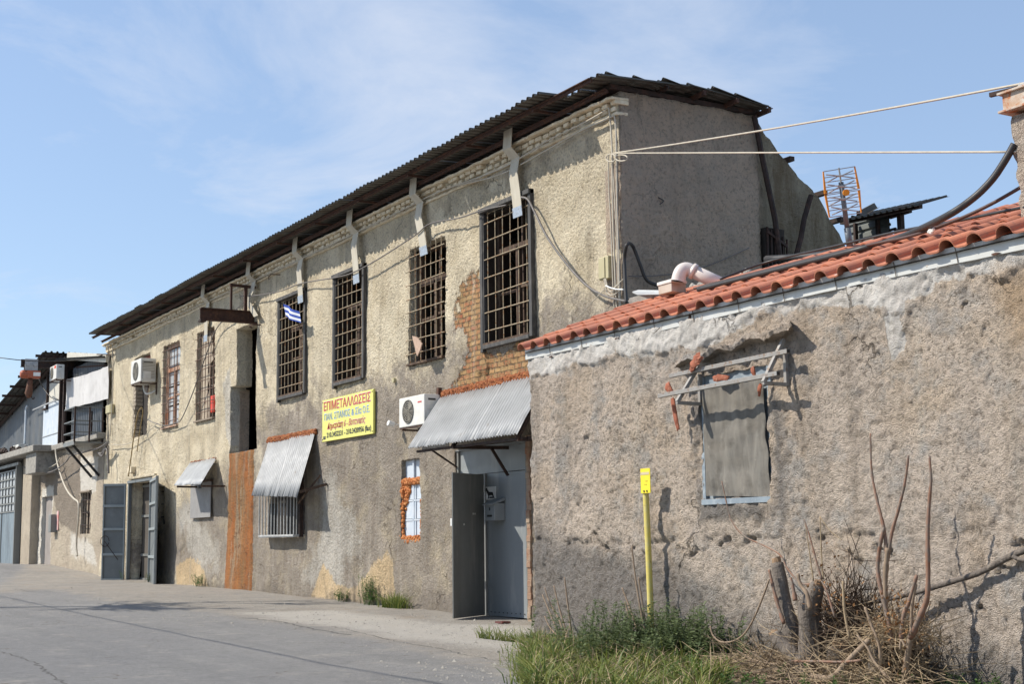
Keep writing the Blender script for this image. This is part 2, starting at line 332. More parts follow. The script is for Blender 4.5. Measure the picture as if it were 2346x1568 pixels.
# --- gable wall of the long building, greyer, with lichen streaks
g, col, big, med, peb, fine, vor = roughcast('grey_lichen_roughcast', (.92, .75, .59), (.87, .70, .54), (.78, .61, .46), bscale=1.2)
nz = g.noise(1.6, 8, .62); nzf = g.noise(6, 6, .65)
col = g.mix(g.math('MULTIPLY', g.rng(g.noise(1.4, 6, .7), .45, .62), .35), col, (.50, .46, .40))
col = g.mix(g.math('MULTIPLY', msk('streak', .5, .3), .9), col, g.mix(g.rng(g.noise(4, 6, .7, g.scale((1, 1, .10))), .38, .62), (.66, .60, .44), (.34, .27, .17)))
col = g.mix(g.math('MULTIPLY', msk('grey', .8, .3), .5), col, (.50, .49, .44))
h = g.math('ADD', peb, g.math('MULTIPLY', fine, .25))
col, crk = weather(g, col, .25, .5, (.38, .31, .24))
col = g.mix(g.math('MULTIPLY', g.rng(peb, .37, .50, 1, 0), .62), col, (.36, .28, .20))  # pits darkened in colour, standing in for relief shading on this wall
wallG = g.fin(col, .93, 0, g.bump(h, 1., .32), spec=.2)
# --- wall of the tiled house: coarse tan roughcast, grey damp, white cement band
g, col, big, med, peb, fine, vor = roughcast('coarse_tan_roughcast', (.84, .71, .585), (.76, .65, .55), (.58, .50, .43), bscale=1.4)
nz = g.noise(1.4, 9, .65, dist=.4); nzf = g.noise(5, 8, .68)
col = g.mix(g.math('MULTIPLY', g.rng(g.noise(.9, 6, .6), .52, .66), .55), col, (.76, .60, .44))
col = g.mix(g.math('MULTIPLY', g.rng(g.noise(1.9, 7, .65), .50, .64), .65), col, (.50, .50, .49)); col = g.mix(g.math('MULTIPLY', g.rng(g.noise(2.8, 8, .7), .53, .66), .5), col, (.33, .275, .225))
col = g.mix(g.math('MULTIPLY', msk('grey', 1.1, .22), .88), col, g.mix(nzf, (.22, .205, .195), (.36, .335, .31)))
white_m = msk('pale', 1.5, .05)
col = g.mix(g.math('MULTIPLY', white_m, .95), col, g.mix(g.rng(g.noise(3, 7, .6), .35, .65), (.60, .58, .545), (.44, .415, .385)))
col = g.mix(g.math('MULTIPLY', msk('tan', 1.0, .2), .6), col, (.74, .50, .28))
rough_f = g.math('SUBTRACT', 1, g.math('MULTIPLY', white_m, .8))
col, crk = weather(g, col, .34, .85)
pit_ = g.rng(peb, .36, .50, 1, 0)
col = g.mix(g.math('MULTIPLY', g.math('MULTIPLY', pit_, g.math('MULTIPLY', rough_f, g.rng(g.noise(.8, 6, .6), .40, .58, .65, 1))), .82), col, (.17, .135, .105))  # hollows between grains get their shade from this dark colour
h = g.math('ADD', g.math('MULTIPLY', peb, 1.), g.math('MULTIPLY', fine, .3)); h = g.math('MULTIPLY', h, rough_f)
h = g.math('ADD', h, g.math('MULTIPLY', white_m, .28)); h = g.math('SUBTRACT', h, crk)
wallB = g.fin(col, .93, 0, g.bump(h, 1., .17), spec=.2)
# --- left workshop wall
g, col, big, med, peb, fine, vor = roughcast('patched_dark_roughcast', (.62, .54, .42), (.52, .44, .345), (.38, .32, .25))
nz = g.noise(1.0, 8, .62); nzf = g.noise(4, 6, .65)
col = g.mix(g.math('MULTIPLY', msk('grey', .8, .1), .95), col, g.mix(nzf, (.33, .28, .225), (.25, .21, .17)))
col = g.mix(g.math('MULTIPLY', msk('pale', .6, .08), .9), col, (.76, .72, .64))
wallC = g.fin(col, .93, 0, g.bump(peb, 1., .16), spec=.2)
# --- cornice: whitewashed brick
g = G('whitewashed_cornice'); c_ = g.mix(g.rng(g.noise(5, 7, .65), .40, .62), (.74, .66, .50), (.58, .48, .33)); c_ = g.mix(g.rng(g.noise(9, 7, .7), .58, .7), c_, (.33, .17, .09))
cornm = g.fin(c_, .9, 0, g.bump(g.noise(25, 5), .7, .03))
# --- terracotta
g = G('terracotta_tile'); tr = g.attr('rnd'); c_ = g.mix(tr, (.58, .215, .115), (.36, .13, .08)); c_ = g.mix(g.rng(g.noise(2.2, 7, .65), .48, .66), c_, (.40, .16, .10))
c_ = g.mix(g.math('MULTIPLY', g.rng(g.noise(14, 6, .7), .52, .66), .45), c_, (.22, .12, .09))
c_ = g.mix(g.math('MULTIPLY', g.rng(g.noise(33, 5, .7), .64, .70), .6), c_, (.50, .42, .34))
tilem = g.fin(c_, .72, 0, g.bump(g.noise(60, 4), .35, .006))
# --- ground
g = G('asphalt_and_dust'); nz = g.noise(.9, 9, .65); nzf = g.noise(5, 8, .7)
asp = g.mix(g.rng(g.noise(.25, 6, .6), .35, .65), (.205, .202, .200), (.25, .244, .236)); asp = g.mix(g.rng(g.noise(140, 3, .7), .38, .62, 0, .6), asp, (.32, .31, .295)); asp = g.mix(g.rng(g.noise(38, 6, .8), .50, .66, 0, .55), asp, (.12, .118, .115)); asp = g.mix(g.rng(g.noise(1.7, 9, .72), .54, .66, 0, .45), asp, (.15, .148, .145)); asp = g.mix(g.rng(g.noise(.6, 9, .7, g.scale((1, 2.2, 1))), .56, .64, 0, .4), asp, (.33, .315, .29))
asp = g.mix(g.math('MULTIPLY', g.rng(g.noise(.12, 5, .6, g.scale((.35, 1, 1))), .52, .62), .35), asp, (.17, .17, .175))
dus = g.mix(g.rng(g.noise(.7, 8, .65), .35, .65), (.37, .335, .285), (.285, .262, .23)); dus = g.mix(g.rng(g.noise(40, 6, .75), .45, .65, 0, .45), dus, (.24, .215, .185))
dus = g.mix(g.rng(g.noise(2.6, 9, .7), .52, .62, 0, .6), dus, (.22, .21, .20)); dus = g.mix(g.rng(g.noise(11, 7, .75), .56, .68, 0, .6), dus, (.18, .155, .13)); dus = g.mix(g.rng(g.noise(.5, 6, .7), .55, .65, 0, .5), dus, (.30, .235, .17))
asp = g.mix(g.rng(g.noise(13, 8, .82), .54, .66, 0, .6), asp, (.13, .128, .125)); asp = g.mix(g.rng(g.noise(17, 8, .82), .56, .66, 0, .6), asp, (.36, .35, .33)); asp = g.mix(g.rng(g.noise(1, 6, .6, g.scale((.10, 1.1, 1))), .50, .64, 0, .40), asp, (.17, .168, .165))
asp = g.mix(g.rng(g.noise(4, 12, .88), .52, .62, 0, .45), asp, (.13, .127, .122)); asp = g.mix(g.rng(g.noise(5.3, 12, .88), .54, .63, 0, .45), asp, (.36, .35, .33)); asp, _c = weather(g, asp, .0, 1.0)
dus = g.mix(g.rng(g.noise(4.4, 12, .88), .52, .62, 0, .5), dus, (.17, .15, .125))
dus = g.mix(g.rng(g.noise(19, 8, .82), .54, .66, 0, .7), dus, (.16, .14, .12)); dus = g.mix(g.rng(g.noise(23, 8, .82), .57, .66, 0, .7), dus, (.46, .42, .36))
col = g.mix(g.math('MULTIPLY', msk('dust', 2.2, .35), .85), asp, dus)
col = g.mix(g.math('MULTIPLY', msk('white', 1.6, .4), .5), col, (.54, .51, .46))
col = g.mix(g.math('MULTIPLY', msk('soil', .9, .12), .95), col, g.mix(nzf, (.14, .11, .075), (.22, .18, .13)))
h = g.math('ADD', g.noise(120, 4, .7), g.math('MULTIPLY', g.noise(9, 8, .7), 1.6))
groundm = g.fin(col, .9, 0, g.bump(h, .8, .03), spec=.3)
crackm = simple('road_crack_fill', (.085, .08, .075), (.12, .115, .105), rough=.95, sc=20)
barkm = simple('grey_bark', (.155, .13, .11), (.075, .063, .053), (.23, .195, .16), .95, sc=9, streak=True, bsc=30, bst=1, bdist=.02)
cutm = simple('split_wood', (.30, .20, .12), (.20, .13, .08), rough=.9, sc=20)
twigd = simple('dark_dead_twig', (.10, .065, .042), (.06, .042, .03), rough=.95, sc=12)
twigm = simple('dry_twig', (.29, .215, .15), (.20, .145, .10), rough=.9, sc=12)
twigr = simple('red_brown_shoot', (.25, .15, .105), (.22, .105, .06), (.19, .15, .12), .8, sc=5, thr=(.45, .6))
straw = simple('straw', (.38, .29, .18), (.26, .19, .12), rough=.95, sc=10)
dryleaf = simple('dry_leaf', (.30, .15, .055), (.20, .10, .04), rough=.9, sc=12)
def leafmat(name, a, b, tr=.25):
    g = G(name); c_ = g.mix(g.attr('rnd'), a, b); g.fin(c_, .6); g.b.inputs['Subsurface Weight'].default_value = 0
    t = g.n('ShaderNodeBsdfTranslucent'); g.l(c_, t.inputs[0]); mx = g.n('ShaderNodeMixShader'); mx.inputs[0].default_value = tr
    g.l(g.b.outputs[0], mx.inputs[1]); g.l(t.outputs[0], mx.inputs[2])
    o = [q for q in g.t.nodes if q.type == 'OUTPUT_MATERIAL'][0]; g.l(mx.outputs[0], o.inputs[0]); return g.m
grassm = leafmat('grass_blade', (.055, .115, .018), (.27, .28, .07), .3)
weedm = leafmat('weed_leaf', (.055, .115, .025), (.10, .18, .04), .3)
weedg = leafmat('grey_green_weed', (.075, .115, .045), (.16, .20, .085), .3)
treeleaf = leafmat('tree_leaf', (.05, .09, .02), (.08, .12, .03), .3)
def set_rnd(o, per):
    me = o.data; a = me.attributes.new('rnd', 'FLOAT', 'POINT'); n = len(me.vertices); vals = np.random.RandomState(3).rand(n//per+1)
    a.data.foreach_set('value', np.repeat(vals, per)[:n].astype(np.float32))
# ------------------------------------------------------------------ rough wall builder
def rough_wall(name, mat, parent, axis, plane, us, zs, holes=(), top=None, bot=0., amp=.022, jit=.012, attrs=(), edges=(), back=.35, extra=None):
    """wall as a dense grid; axis 'x': plane Y=const facing -Y, u=X; axis 'y': plane X=const facing +X, u=Y"""
    us = np.array(sorted(set(np.round(list(us)+[h_[i] for h_ in holes for i in (0, 1)], 4))))
    zs = np.array(sorted(set(np.round(list(zs)+[h_[i] for h_ in holes for i in (2, 3)], 4))))
    nu, nz_ = len(us), len(zs); U, Z = np.meshgrid(us, zs)
    U = U.ravel(); Z = Z.ravel()
    if top is not None:
        tz = top(U); Z = bot+(Z-bot)/(zs[-1]-bot)*(tz-bot)
    X, Y = (U, np.full_like(U, plane)) if axis == 'x' else (np.full_like(U, plane), U)
    d = fbm(X, Y, Z, 2.2, 2, 5)*amp*1.3+fbm(X, Y, Z, 11, 3, 9)*amp*1.25+np.abs(vn(X*.6, Y*.6, Z*.6, 3))*amp*.8
    if extra is not None: d = d+extra(U, Z)
    nx, ny = (0, -1) if axis == 'x' else (1, 0)
    NX = np.full_like(U, nx, float); NY = np.full_like(U, ny, float)
    for e in edges:                           # shared corners move along the diagonal
        k = np.clip(1-np.abs(U-e)/.06, 0, 1); NX = NX*(1-k)+.707*k; NY = NY*(1-k)-.707*k
    ju = vn(X*5, Y*5, Z*5, 21)*jit+vn(X*14, Y*14, Z*14, 22)*jit*.7; jz = vn(X*5, Y*5, Z*5, 31)*jit+vn(X*14, Y*14, Z*14, 32)*jit*.7
    for e in edges: ju = np.where(np.abs(U-e) < 1e-3, 0, ju)
    co = np.stack([X+NX*d, Y+NY*d, Z+jz], 1)
    if axis == 'x': co[:, 0] += ju
    else: co[:, 1] += ju
    iu, iz = np.meshgrid(np.arange(nu-1), np.arange(nz_-1)); iu = iu.ravel(); iz = iz.ravel()
    cu = (us[iu]+us[iu+1])/2; cz = (zs[iz]+zs[iz+1])/2; keep = np.ones(len(iu), bool)
    for h_ in holes: keep &= ~((cu > h_[0]) & (cu < h_[1]) & (cz > h_[2]) & (cz < h_[3]))
    iu = iu[keep]; iz = iz[keep]; a = iz*nu+iu
    q = np.stack([a, a+1, a+nu+1, a+nu], 1)
    me = bpy.data.meshes.new(name); nf = len(q)
    me.vertices.add(len(co)); me.vertices.foreach_set('co', co.astype(np.float32).ravel())
    me.loops.add(nf*4); me.loops.foreach_set('vertex_index', q.astype(np.int32).ravel())
    me.polygons.add(nf); me.polygons.foreach_set('loop_start', np.arange(0, nf*4, 4, dtype=np.int32)); me.update(calc_edges=True)
    for nm, fn in attrs:
        at = me.attributes.new(nm, 'FLOAT', 'POINT'); at.data.foreach_set('value', fn(U, Z).astype(np.float32))
    bm = bmesh.new(); bm.from_mesh(me)
    be = [e for e in bm.edges if e.is_boundary]
    ex = bmesh.ops.extrude_edge_only(bm, edges=be); vs = [v for v in ex['geom'] if isinstance(v, bmesh.types.BMVert)]
    bmesh.ops.translate(bm, verts=vs, vec=(-nx*back, -ny*back, 0))
    lv = [v for v in bm.verts if not v.link_faces]; bmesh.ops.delete(bm, geom=lv, context='VERTS')
    for v in vs:
        if axis == 'x' and edges and v.co.x > edges[0]-.1: v.co.x -= .25; v.co.y -= .3
    bm.to_mesh(me); bm.free()
    me.materials.append(mat); me.polygons.foreach_set('use_smooth', [True]*len(me.polygons))
    o = bpy.data.objects.new(name, me); C.objects.link(o)
    if parent: o.parent = parent; o.matrix_parent_inverse = Matrix.Translation(-parent.location)
    return o
def zpoly(pts, Y=YA): return [(P(x, y, Y).x, P(x, y, Y).z) for x, y in pts]
def corr(mb, O, U, V, pitch, amp, nv=1, trap=True, th=.004, mi=0, jag=0.):
    """corrugated sheet: O corner, U across the ridges, V along them"""
    O = Vector(O); U = Vector(U); V = Vector(V); n = U.cross(V).normalized()
    k = max(1, round(U.length/pitch)); prof = [(0, 0), (.28, 0), (.40, 1), (.62, 1), (.74, 0)] if trap else [(i/8, .5-.5*math.cos(2*math.pi*i/8)) for i in range(8)]
    ts = [((i+a)/k, b*amp) for i in range(k) for a, b in prof]+[(1, prof[0][1]*amp)]
    vs = []
    for s_ in (0, 1):
        for j in range(nv+1):
            for i, (t, hh) in enumerate(ts):
                jj = (jag*(mnoise.noise(Vector((i*.37, j, 3)))) if j in (0, nv) else 0)/max(V.length, .01)
                vs.append(O+U*t+V*(j/nv+jj)+n*(hh-s_*th))
    m_ = len(ts); fs = []; off = m_*(nv+1)
    for j in range(nv):
        for i in range(m_-1):
            a = j*m_+i; fs.append((a, a+1, a+m_+1, a+m_)); fs.append((off+a, off+a+m_, off+a+m_+1, off+a+1))
    for i in range(m_-1): fs.append((i, off+i, off+i+1, i+1)); a = nv*m_+i; fs.append((a, a+1, off+a+1, off+a))
    for j in range(nv): a = j*m_; fs.append((a, a+m_, off+a+m_, off+a)); a = j*m_+m_-1; fs.append((a, off+a, off+a+m_, a+m_))
    mb.add(vs, fs, mi)


# ------------------------------------------------------------------ ground
def make_ground():
    xs = np.concatenate([[-3000, -1000, -300, -140, -100], np.arange(-84, -30, .22), np.arange(-30, -8, .10), np.arange(-8, 6, .6), [10, 30, 100, 400, 1500, 3000]])
    ys = np.concatenate([[-3000, -1000, -300, -100, -40, -15], np.arange(-6, 2, .5), np.arange(2, 15.2, .10), [16, 18, 22, 30, 60, 150, 500, 1500, 3000]])
    X, Y = np.meshgrid(xs, ys); X = X.ravel(); Y = Y.ravel()
    Z = np.interp(X, GXs, GZs)
    near = np.clip((60-np.abs(X+30))/20, 0, 1)*np.clip((25-np.abs(Y-8))/10, 0, 1)
    edge = [PG(*p) for p in [(-60, 1322), (120, 1352), (250, 1380), (420, 1397), (560, 1418), (700, 1440), (900, 1478), (1100, 1520), (1190, 1562), (1230, 1640)]]
    poly = [(p.x, p.y) for p in edge]+[(-12, 10), (-8, 14), (-8, 20), (-90, 20)]
    sd = poly_sd(X, Y, poly)
    dust = soft(sd, .9)
    whitep = [PG(*p) for p in [(560, 1405), (760, 1400), (1000, 1430), (1215, 1436), (1236, 1500), (1120, 1490), (900, 1460), (700, 1430)]]
    whi = soft(poly_sd(X, Y, [(p.x, p.y) for p in whitep]), .8)
    soilp = [PG(*p) for p in [(1195, 1568), (1180, 1530), (1225, 1475), (1240, 1465)]]
    soil = soft(poly_sd(X, Y, [(p.x, p.y) for p in soilp]+[(-18.9, 12.2), (-6, 12.2), (-6, 6.5)]), .7)
    Z = Z+near*(fbm(X, Y, 0*X, .35, 3, 2)*.03+soft(sd, .25)*.012+fbm(X, Y, 0*X, 2.5, 3, 4)*.008*soft(sd, .8))
    Z = Z+soil*(.04+.05*fbm(X, Y, 0*X, 1.2, 3, 8))*near
    nx, ny = len(xs), len(ys); i, j = np.meshgrid(np.arange(nx-1), np.arange(ny-1)); a = (j*nx+i).ravel()
    q = np.stack([a, a+1, a+nx+1, a+nx], 1); me = bpy.data.meshes.new('ground')
    me.vertices.add(len(X)); me.vertices.foreach_set('co', np.stack([X, Y, Z], 1).astype(np.float32).ravel())
    me.loops.add(len(q)*4); me.loops.foreach_set('vertex_index', q.astype(np.int32).ravel())
    me.polygons.add(len(q)); me.polygons.foreach_set('loop_start', np.arange(0, len(q)*4, 4, dtype=np.int32)); me.update(calc_edges=True)
    for nm, v in (('dust', dust), ('white', whi), ('soil', soil)):
        at = me.attributes.new(nm, 'FLOAT', 'POINT'); at.data.foreach_set('value', v.astype(np.float32))
    me.materials.append(groundm); me.polygons.foreach_set('use_smooth', [True]*len(q))
    o = bpy.data.objects.new('ground', me); C.objects.link(o); tag(o, kind='structure')
    from mathutils.bvhtree import BVHTree
    bm = bmesh.new(); bm.from_mesh(me); t = BVHTree.FromBMesh(bm); bm.free(); return t
GT = make_ground()
def gh(x, y):
    r = GT.ray_cast(Vector((x, y, 50)), Vector((0, 0, -1))); return r[0].z if r[0] else gz(x)
# cracks and the broken asphalt edge, as thin strips lying on the road
def crack(name, pix, wd, seed):
    rr = random.Random(seed); pts = [PG(*p) for p in pix]; pts = curve_pts(pts, 14); vs = []; fs = []
    for i, p in enumerate(pts):
        t = (pts[min(i+1, len(pts)-1)]-pts[max(i-1, 0)]).normalized(); s_ = Vector((-t.y, t.x, 0)); j = rr.uniform(-.05, .05)
        a = wd*rr.uniform(.25, 1)*(0.2 if i in (0, len(pts)-1) else 1)
        for k in (-1, 1):
            q = p+s_*(j+k*a/2); vs.append((q.x, q.y, gh(q.x, q.y)+.004))
    for i in range(len(pts)-1): fs.append((2*i, 2*i+1, 2*i+3, 2*i+2))
    mb = MB(); mb.add(vs, fs); tag(mb.build(name, crackm), kind='structure')
crack('road_crack', [(0, 1492), (60, 1510), (105, 1538), (150, 1570)], .035, 1)
crack('road_crack', [(545, 1417), (620, 1424), (700, 1440), (800, 1458)], .07, 2)
crack('road_crack', [(760, 1436), (860, 1462), (1000, 1490), (1120, 1512), (1200, 1522)], .03, 3)
crack('road_crack', [(1160, 1560), (1190, 1550), (1220, 1552)], .05, 4)
crack('road_crack', [(30, 1352), (90, 1358), (160, 1353)], .05, 5)
crack('road_crack', [(225, 1384), (260, 1388), (300, 1386)], .06, 6)
crack('road_crack', [(-10, 1393), (120, 1396), (280, 1399), (340, 1401)], .04, 7)
# ------------------------------------------------------------------ the long two-storey building
A = thing('factory_building', 'long two-storey cream building with dark corrugated roof and a row of tall barred windows', 'building', (-38.9, YA, .2))
WIN = dict(W1=(-25.65, -23.74, 5.70, 8.58), W2=(-29.36, -27.5, 5.68, 8.47), W3=(-33.64, -31.88, 5.72, 8.50), W4=(-37.66, -35.76, 5.72, 8.50),
           W5=(-45.38, -43.4, 5.60, 8.60), W6=(-49.18, -47.26, 5.66, 8.64), W7=(-53.12, -51.08, 5.62, 8.68))
xl = lambda x, y: P(x, y).x
zl = lambda x, y: P(x, y).z
LOAD = (-41.95, -39.62, 4.36, 6.45); LOAD2 = (P(543, 800).x, -39.62, 6.45, P(578, 741).z)
GATEL = (P(292, 1300).x, P(350, 1300).x, .0, 3.93)
SLIT = (P(364, 1150).x, P(378, 1150).x, P(371, 1203).z, P(371, 1115).z)
GATER = (P(1046, 1200).x, P(1209, 1200).x, -.2, P(1130, 1022).z)
MIDW = (P(617, 1180).x, P(697, 1180).x, P(655, 1228).z, P(655, 1128).z)
BLUW = (P(921, 1150).x, P(965, 1150).x, P(943, 1237).z, P(943, 1054).z)
BRDW = (P(440, 1150).x, P(486, 1150).x, P(463, 1187).z, P(463, 1106).z)
holes = list(WIN.values())+[LOAD, LOAD2, GATEL, SLIT, GATER, MIDW, BLUW]
us = [XG]; x = XG
while x > -57.2: x -= .034+.034*(XG-x)/36; us.append(x)
us[-1] = -57.2
zs = list(np.arange(-.35, 9.72, .045))+[9.72]
greyP = zpoly([(590, 985), (620, 935), (705, 905), (760, 925), (850, 880), (900, 850), (935, 845), (1010, 835), (1060, 720), (1105, 640), (1230, 700), (1300, 680), (1420, 690), (1420, 760), (1230, 1500), (570, 1500), (500, 1350), (300, 1330), (240, 1200), (300, 1250), (380, 1200), (500, 1080), (590, 1050)])
greyA = lambda U, Z: np.maximum(soft(poly_sd(U, Z, greyP), 2.6), soft(poly_sd(U, Z, zpoly([(620, 600), (1435, 150), (1435, 330), (1200, 450), (620, 640)])), .8)*.33)
brickP = zpoly([(1048, 690), (1070, 640), (1106, 625), (1109, 820), (1160, 800), (1222, 775), (1240, 860), (1225, 890), (1150, 895), (1040, 900), (1045, 870), (1068, 810), (1050, 740)])
brickQ = zpoly([(1225, 790), (1300, 765), (1290, 800), (1228, 830)])
tanP = zpoly([(715, 1370), (745, 1290), (775, 1345), (820, 1350), (862, 1290), (890, 1262), (905, 1280), (912, 1388), (800, 1380)])
tanQ = zpoly([(405, 1345), (402, 1295), (440, 1275), (465, 1310), (480, 1350)])
palP = zpoly([(718, 1290), (745, 1180), (720, 1110), (760, 1080), (830, 1240), (790, 1330), (740, 1360), (700, 1330)])
palQ = zpoly([(425, 1215), (400, 1190), (436, 1150), (480, 1230), (500, 1300), (440, 1300)])
orP = zpoly([(517, 1360), (527, 1034), (583, 1030), (583, 1362)])
whP = zpoly([(512, 880), (529, 840), (530, 1030), (518, 1000)])
attrsA = [('grey', greyA), ('brick', lambda U, Z: np.maximum(soft(poly_sd(U, Z, brickP), .9), soft(poly_sd(U, Z, brickQ), .8)*.7)),
          ('tan', lambda U, Z: np.maximum(soft(poly_sd(U, Z, tanP), .7), soft(poly_sd(U, Z, tanQ), .9))),
          ('pale', lambda U, Z: np.maximum(np.maximum(soft(poly_sd(U, Z, palP), 1.6), soft(poly_sd(U, Z, palQ), 1.6)), soft(poly_sd(U, Z, whP), .4))),
          ('orange', lambda U, Z: soft(poly_sd(U, Z, orP), .15)), ('drip', lambda U, Z: 0*U), ('damp', lambda U, Z: np.clip((.75+.4*fbm(U, 0*U, 0*U, .5, 3, 90)-Z)/.9, 0, 1))]
def extraA(U, Z):
    b = np.maximum(soft(poly_sd(U, Z, brickP), .3), 0); o_ = soft(poly_sd(U, Z, orP), .15)
    foot = np.clip((1.2-Z)/1.2, 0, 1)
    return -.05*b*(fbm(U, 0*U, Z, 1.5, 3, 3) > -.25)+o_*.07+foot*(.05+.05*fbm(U, 0*U, Z, .8, 3, 11))+fbm(U, 0*U, Z, .25, 2, 40)*.07
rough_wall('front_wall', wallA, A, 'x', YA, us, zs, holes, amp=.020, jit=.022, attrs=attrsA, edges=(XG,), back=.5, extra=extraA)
# gable wall with its long falling roof line
def gtop(U): return np.interp(U, [14.5, 17.85, 18.6, 19.45, 20.15, 24.5], [9.86, 9.86, 9.05, 8.45, 7.45, 3.4])
gus = list(np.arange(YA, 24.5, .06))
stk = [(17.85, -1), (25, -1), (25, 11), (17.85, 11)]
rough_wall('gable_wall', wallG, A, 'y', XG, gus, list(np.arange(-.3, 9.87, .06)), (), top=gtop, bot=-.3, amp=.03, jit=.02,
           attrs=[('streak', lambda U, Z: soft(poly_sd(U, Z, stk), .5)), ('grey', lambda U, Z: np.clip((7.2-Z)/3, 0, 1))], edges=(YA,), back=.5,
           extra=lambda U, Z: np.where(U > 17.8, -.10, 0)*1.+fbm(U, 0*U, Z, .5, 2, 60)*.05)
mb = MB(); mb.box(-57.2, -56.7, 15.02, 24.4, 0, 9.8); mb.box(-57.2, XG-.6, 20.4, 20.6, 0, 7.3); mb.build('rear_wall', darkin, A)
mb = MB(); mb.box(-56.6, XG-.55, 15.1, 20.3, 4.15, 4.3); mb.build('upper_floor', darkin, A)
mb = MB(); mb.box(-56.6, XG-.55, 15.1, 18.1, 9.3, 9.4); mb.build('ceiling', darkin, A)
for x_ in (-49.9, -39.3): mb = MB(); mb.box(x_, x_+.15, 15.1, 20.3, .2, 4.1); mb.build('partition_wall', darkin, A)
# cornice: stepped bands with a row of projecting bricks
mb = MB(); rr = random.Random(5)
def wavyband(z0, z1, y0, x0, x1):
    k = int((x1-x0)/.16); vs = []; fs = []
    for i in range(k+1):
        x_ = x0+(x1-x0)*i/k; dy = rr.uniform(-.014, .014)+.02*mnoise.noise(Vector((x_*.8, z0, 0))); dz = rr.uniform(-.012, .012)+.03*mnoise.noise(Vector((x_*.4, 5, z0)))
        vs += [(x_, y0+dy, z0+dz), (x_, y0+dy+.01, z1+dz), (x_, YA+.2, z1+dz*.3), (x_, YA+.2, z0)]
    for i in range(k):
        for a, b in ((0, 1), (1, 2), (2, 3), (3, 0)): fs.append((4*i+a, 4*i+b, 4*i+4+b, 4*i+4+a))
    fs.append((0, 3, 2, 1)); fs.append((4*k, 4*k+1, 4*k+2, 4*k+3)); mb.add(vs, fs)
wavyband(9.40, 9.47, YA-.07, -57.25, XG+.02)
x = -57.25
while x < XG-.1:                                # two staggered courses of projecting bricks
    for k, (z0, pr) in enumerate(((9.49, .06), (9.585, .12))):
        if rr.random() > .06:
            a = x+(.13 if k else 0)+rr.uniform(-.015, .015); wd = rr.uniform(.17, .235); zz = z0+rr.uniform(-.012, .012)
            mb.box(a, min(a+wd, XG+.05), YA-pr+rr.uniform(-.02, .02), YA+.2, zz, zz+.085)
    x += .27
wavyband(9.68, 9.74, YA-.21, -57.3, XG+.05)
mb.build('cornice', cornm, A, bevel=.018)
# roof: corrugated sheets over steel channels
EYo = 13.5
mb = MB()
def roofz(y): return float(np.interp(y, [13.3, 16, 17.8, 18.2], [9.98, 10.12, 10.0, 9.92]))
x = -56.3; kk = 0
while x < -21.7:
    x1 = min(x+.84, -21.7); y0 = EYo+rr.uniform(-.03, .03); dz = rr.uniform(-.012, .012)
    corr(mb, (x, y0, roofz(y0)+dz), (x1-x, 0, rr.uniform(-.008, .008)), (0, 16-y0, roofz(16)-roofz(y0)), .21, .055, nv=2); x = x1
for i, (a, b, y0) in enumerate(((-21.7, -21.05, 14.0), (-21.05, -20.2, 13.85))):
    corr(mb, (a, y0, roofz(y0)-.08+.03*i), (b-a, 0, 0), (0, 16-y0, roofz(16)-roofz(y0)), .21, .055, nv=2)
mb.build('roof_sheeting', roofmetal, A)
mb = MB(); corr(mb, (-56.3, 15.9, roofz(15.9)-.02), (36.1, 0, 0), (0, 2.0, roofz(17.9)-roofz(15.9)), .21, .055, nv=2)
corr(mb, (-56.3, 17.9, 9.35), (35.3, 0, 0), (0, 4.6, -5.6), .21, .055, nv=4); mb.build('rear_roof_sheeting', roofmetal, A)
# ragged ends of sheets along the gable, one above the other
mb = MB()
for i, y in enumerate((14.1, 14.7, 15.35, 15.95, 16.5, 17.05)):
    dz = rr.uniform(-.02, .03); yy = y
    corr(mb, (XG-.5, yy, roofz(yy)+.055+dz), (.5+rr.uniform(.20, .38), 0, rr.uniform(-.02, .03)), (0, .66, -.11), .15, .04)
mb.build('verge_sheet', roofmetal, A)
mb = MB(); mb.box(XG-.6, XG+.04, 14.3, 17.85, 9.87, 9.96); mb.build('verge_beam', darkrust, A)
def purlin(y, z, x0, x1, m_=rust):
    mb = MB(); mb.beam((x0, y, z), (x1, y, z), .04, .055); mb.beam((x0, y-.04, z+.035), (x1, y-.04, z+.035), .06, .015); return mb.build('steel_purlin', m_, A)
purlin(13.86, 9.94, -57.0, -20.5); purlin(14.28, 9.83, -57.2, -20.6); purlin(15.4, 9.97, -20.7, XG+.35, darkrust)
for y, z in ((16.2, 10.0), (17.0, 9.97), (17.8, 9.90)):
    mb = MB(); mb.beam((XG-.4, y, z-.04), (XG+.40, y+.02, z-.02), .06, .09); mb.beam((XG-.4, y+.05, z+.0), (XG+.40, y+.07, z+.02), .06, .012); mb.build('steel_purlin', rust, A)
for k in range(13):
    xx = -55.4+k*2.75; mb = MB(); mb.beam((xx, 13.75, 9.88), (xx, 14.6, 9.90), .05, .05); mb.build('roof_bracket', rust, A)
for i, (y, z) in enumerate(((18.6, 9.05), (19.45, 8.45), (19.9, 7.95))):
    mb = MB(); mb.box(XG-.3, XG+.05, y, y+.12, z+.0, z+.09); mb.build('roof_timber', darkrust, A)
mb = MB(); corr(mb, (XG-.4, 20.1, 7.3), (.75, 0, 0), (0, .55, -.75), .15, .04, nv=3); mb.build('verge_sheet', roofdark, A)
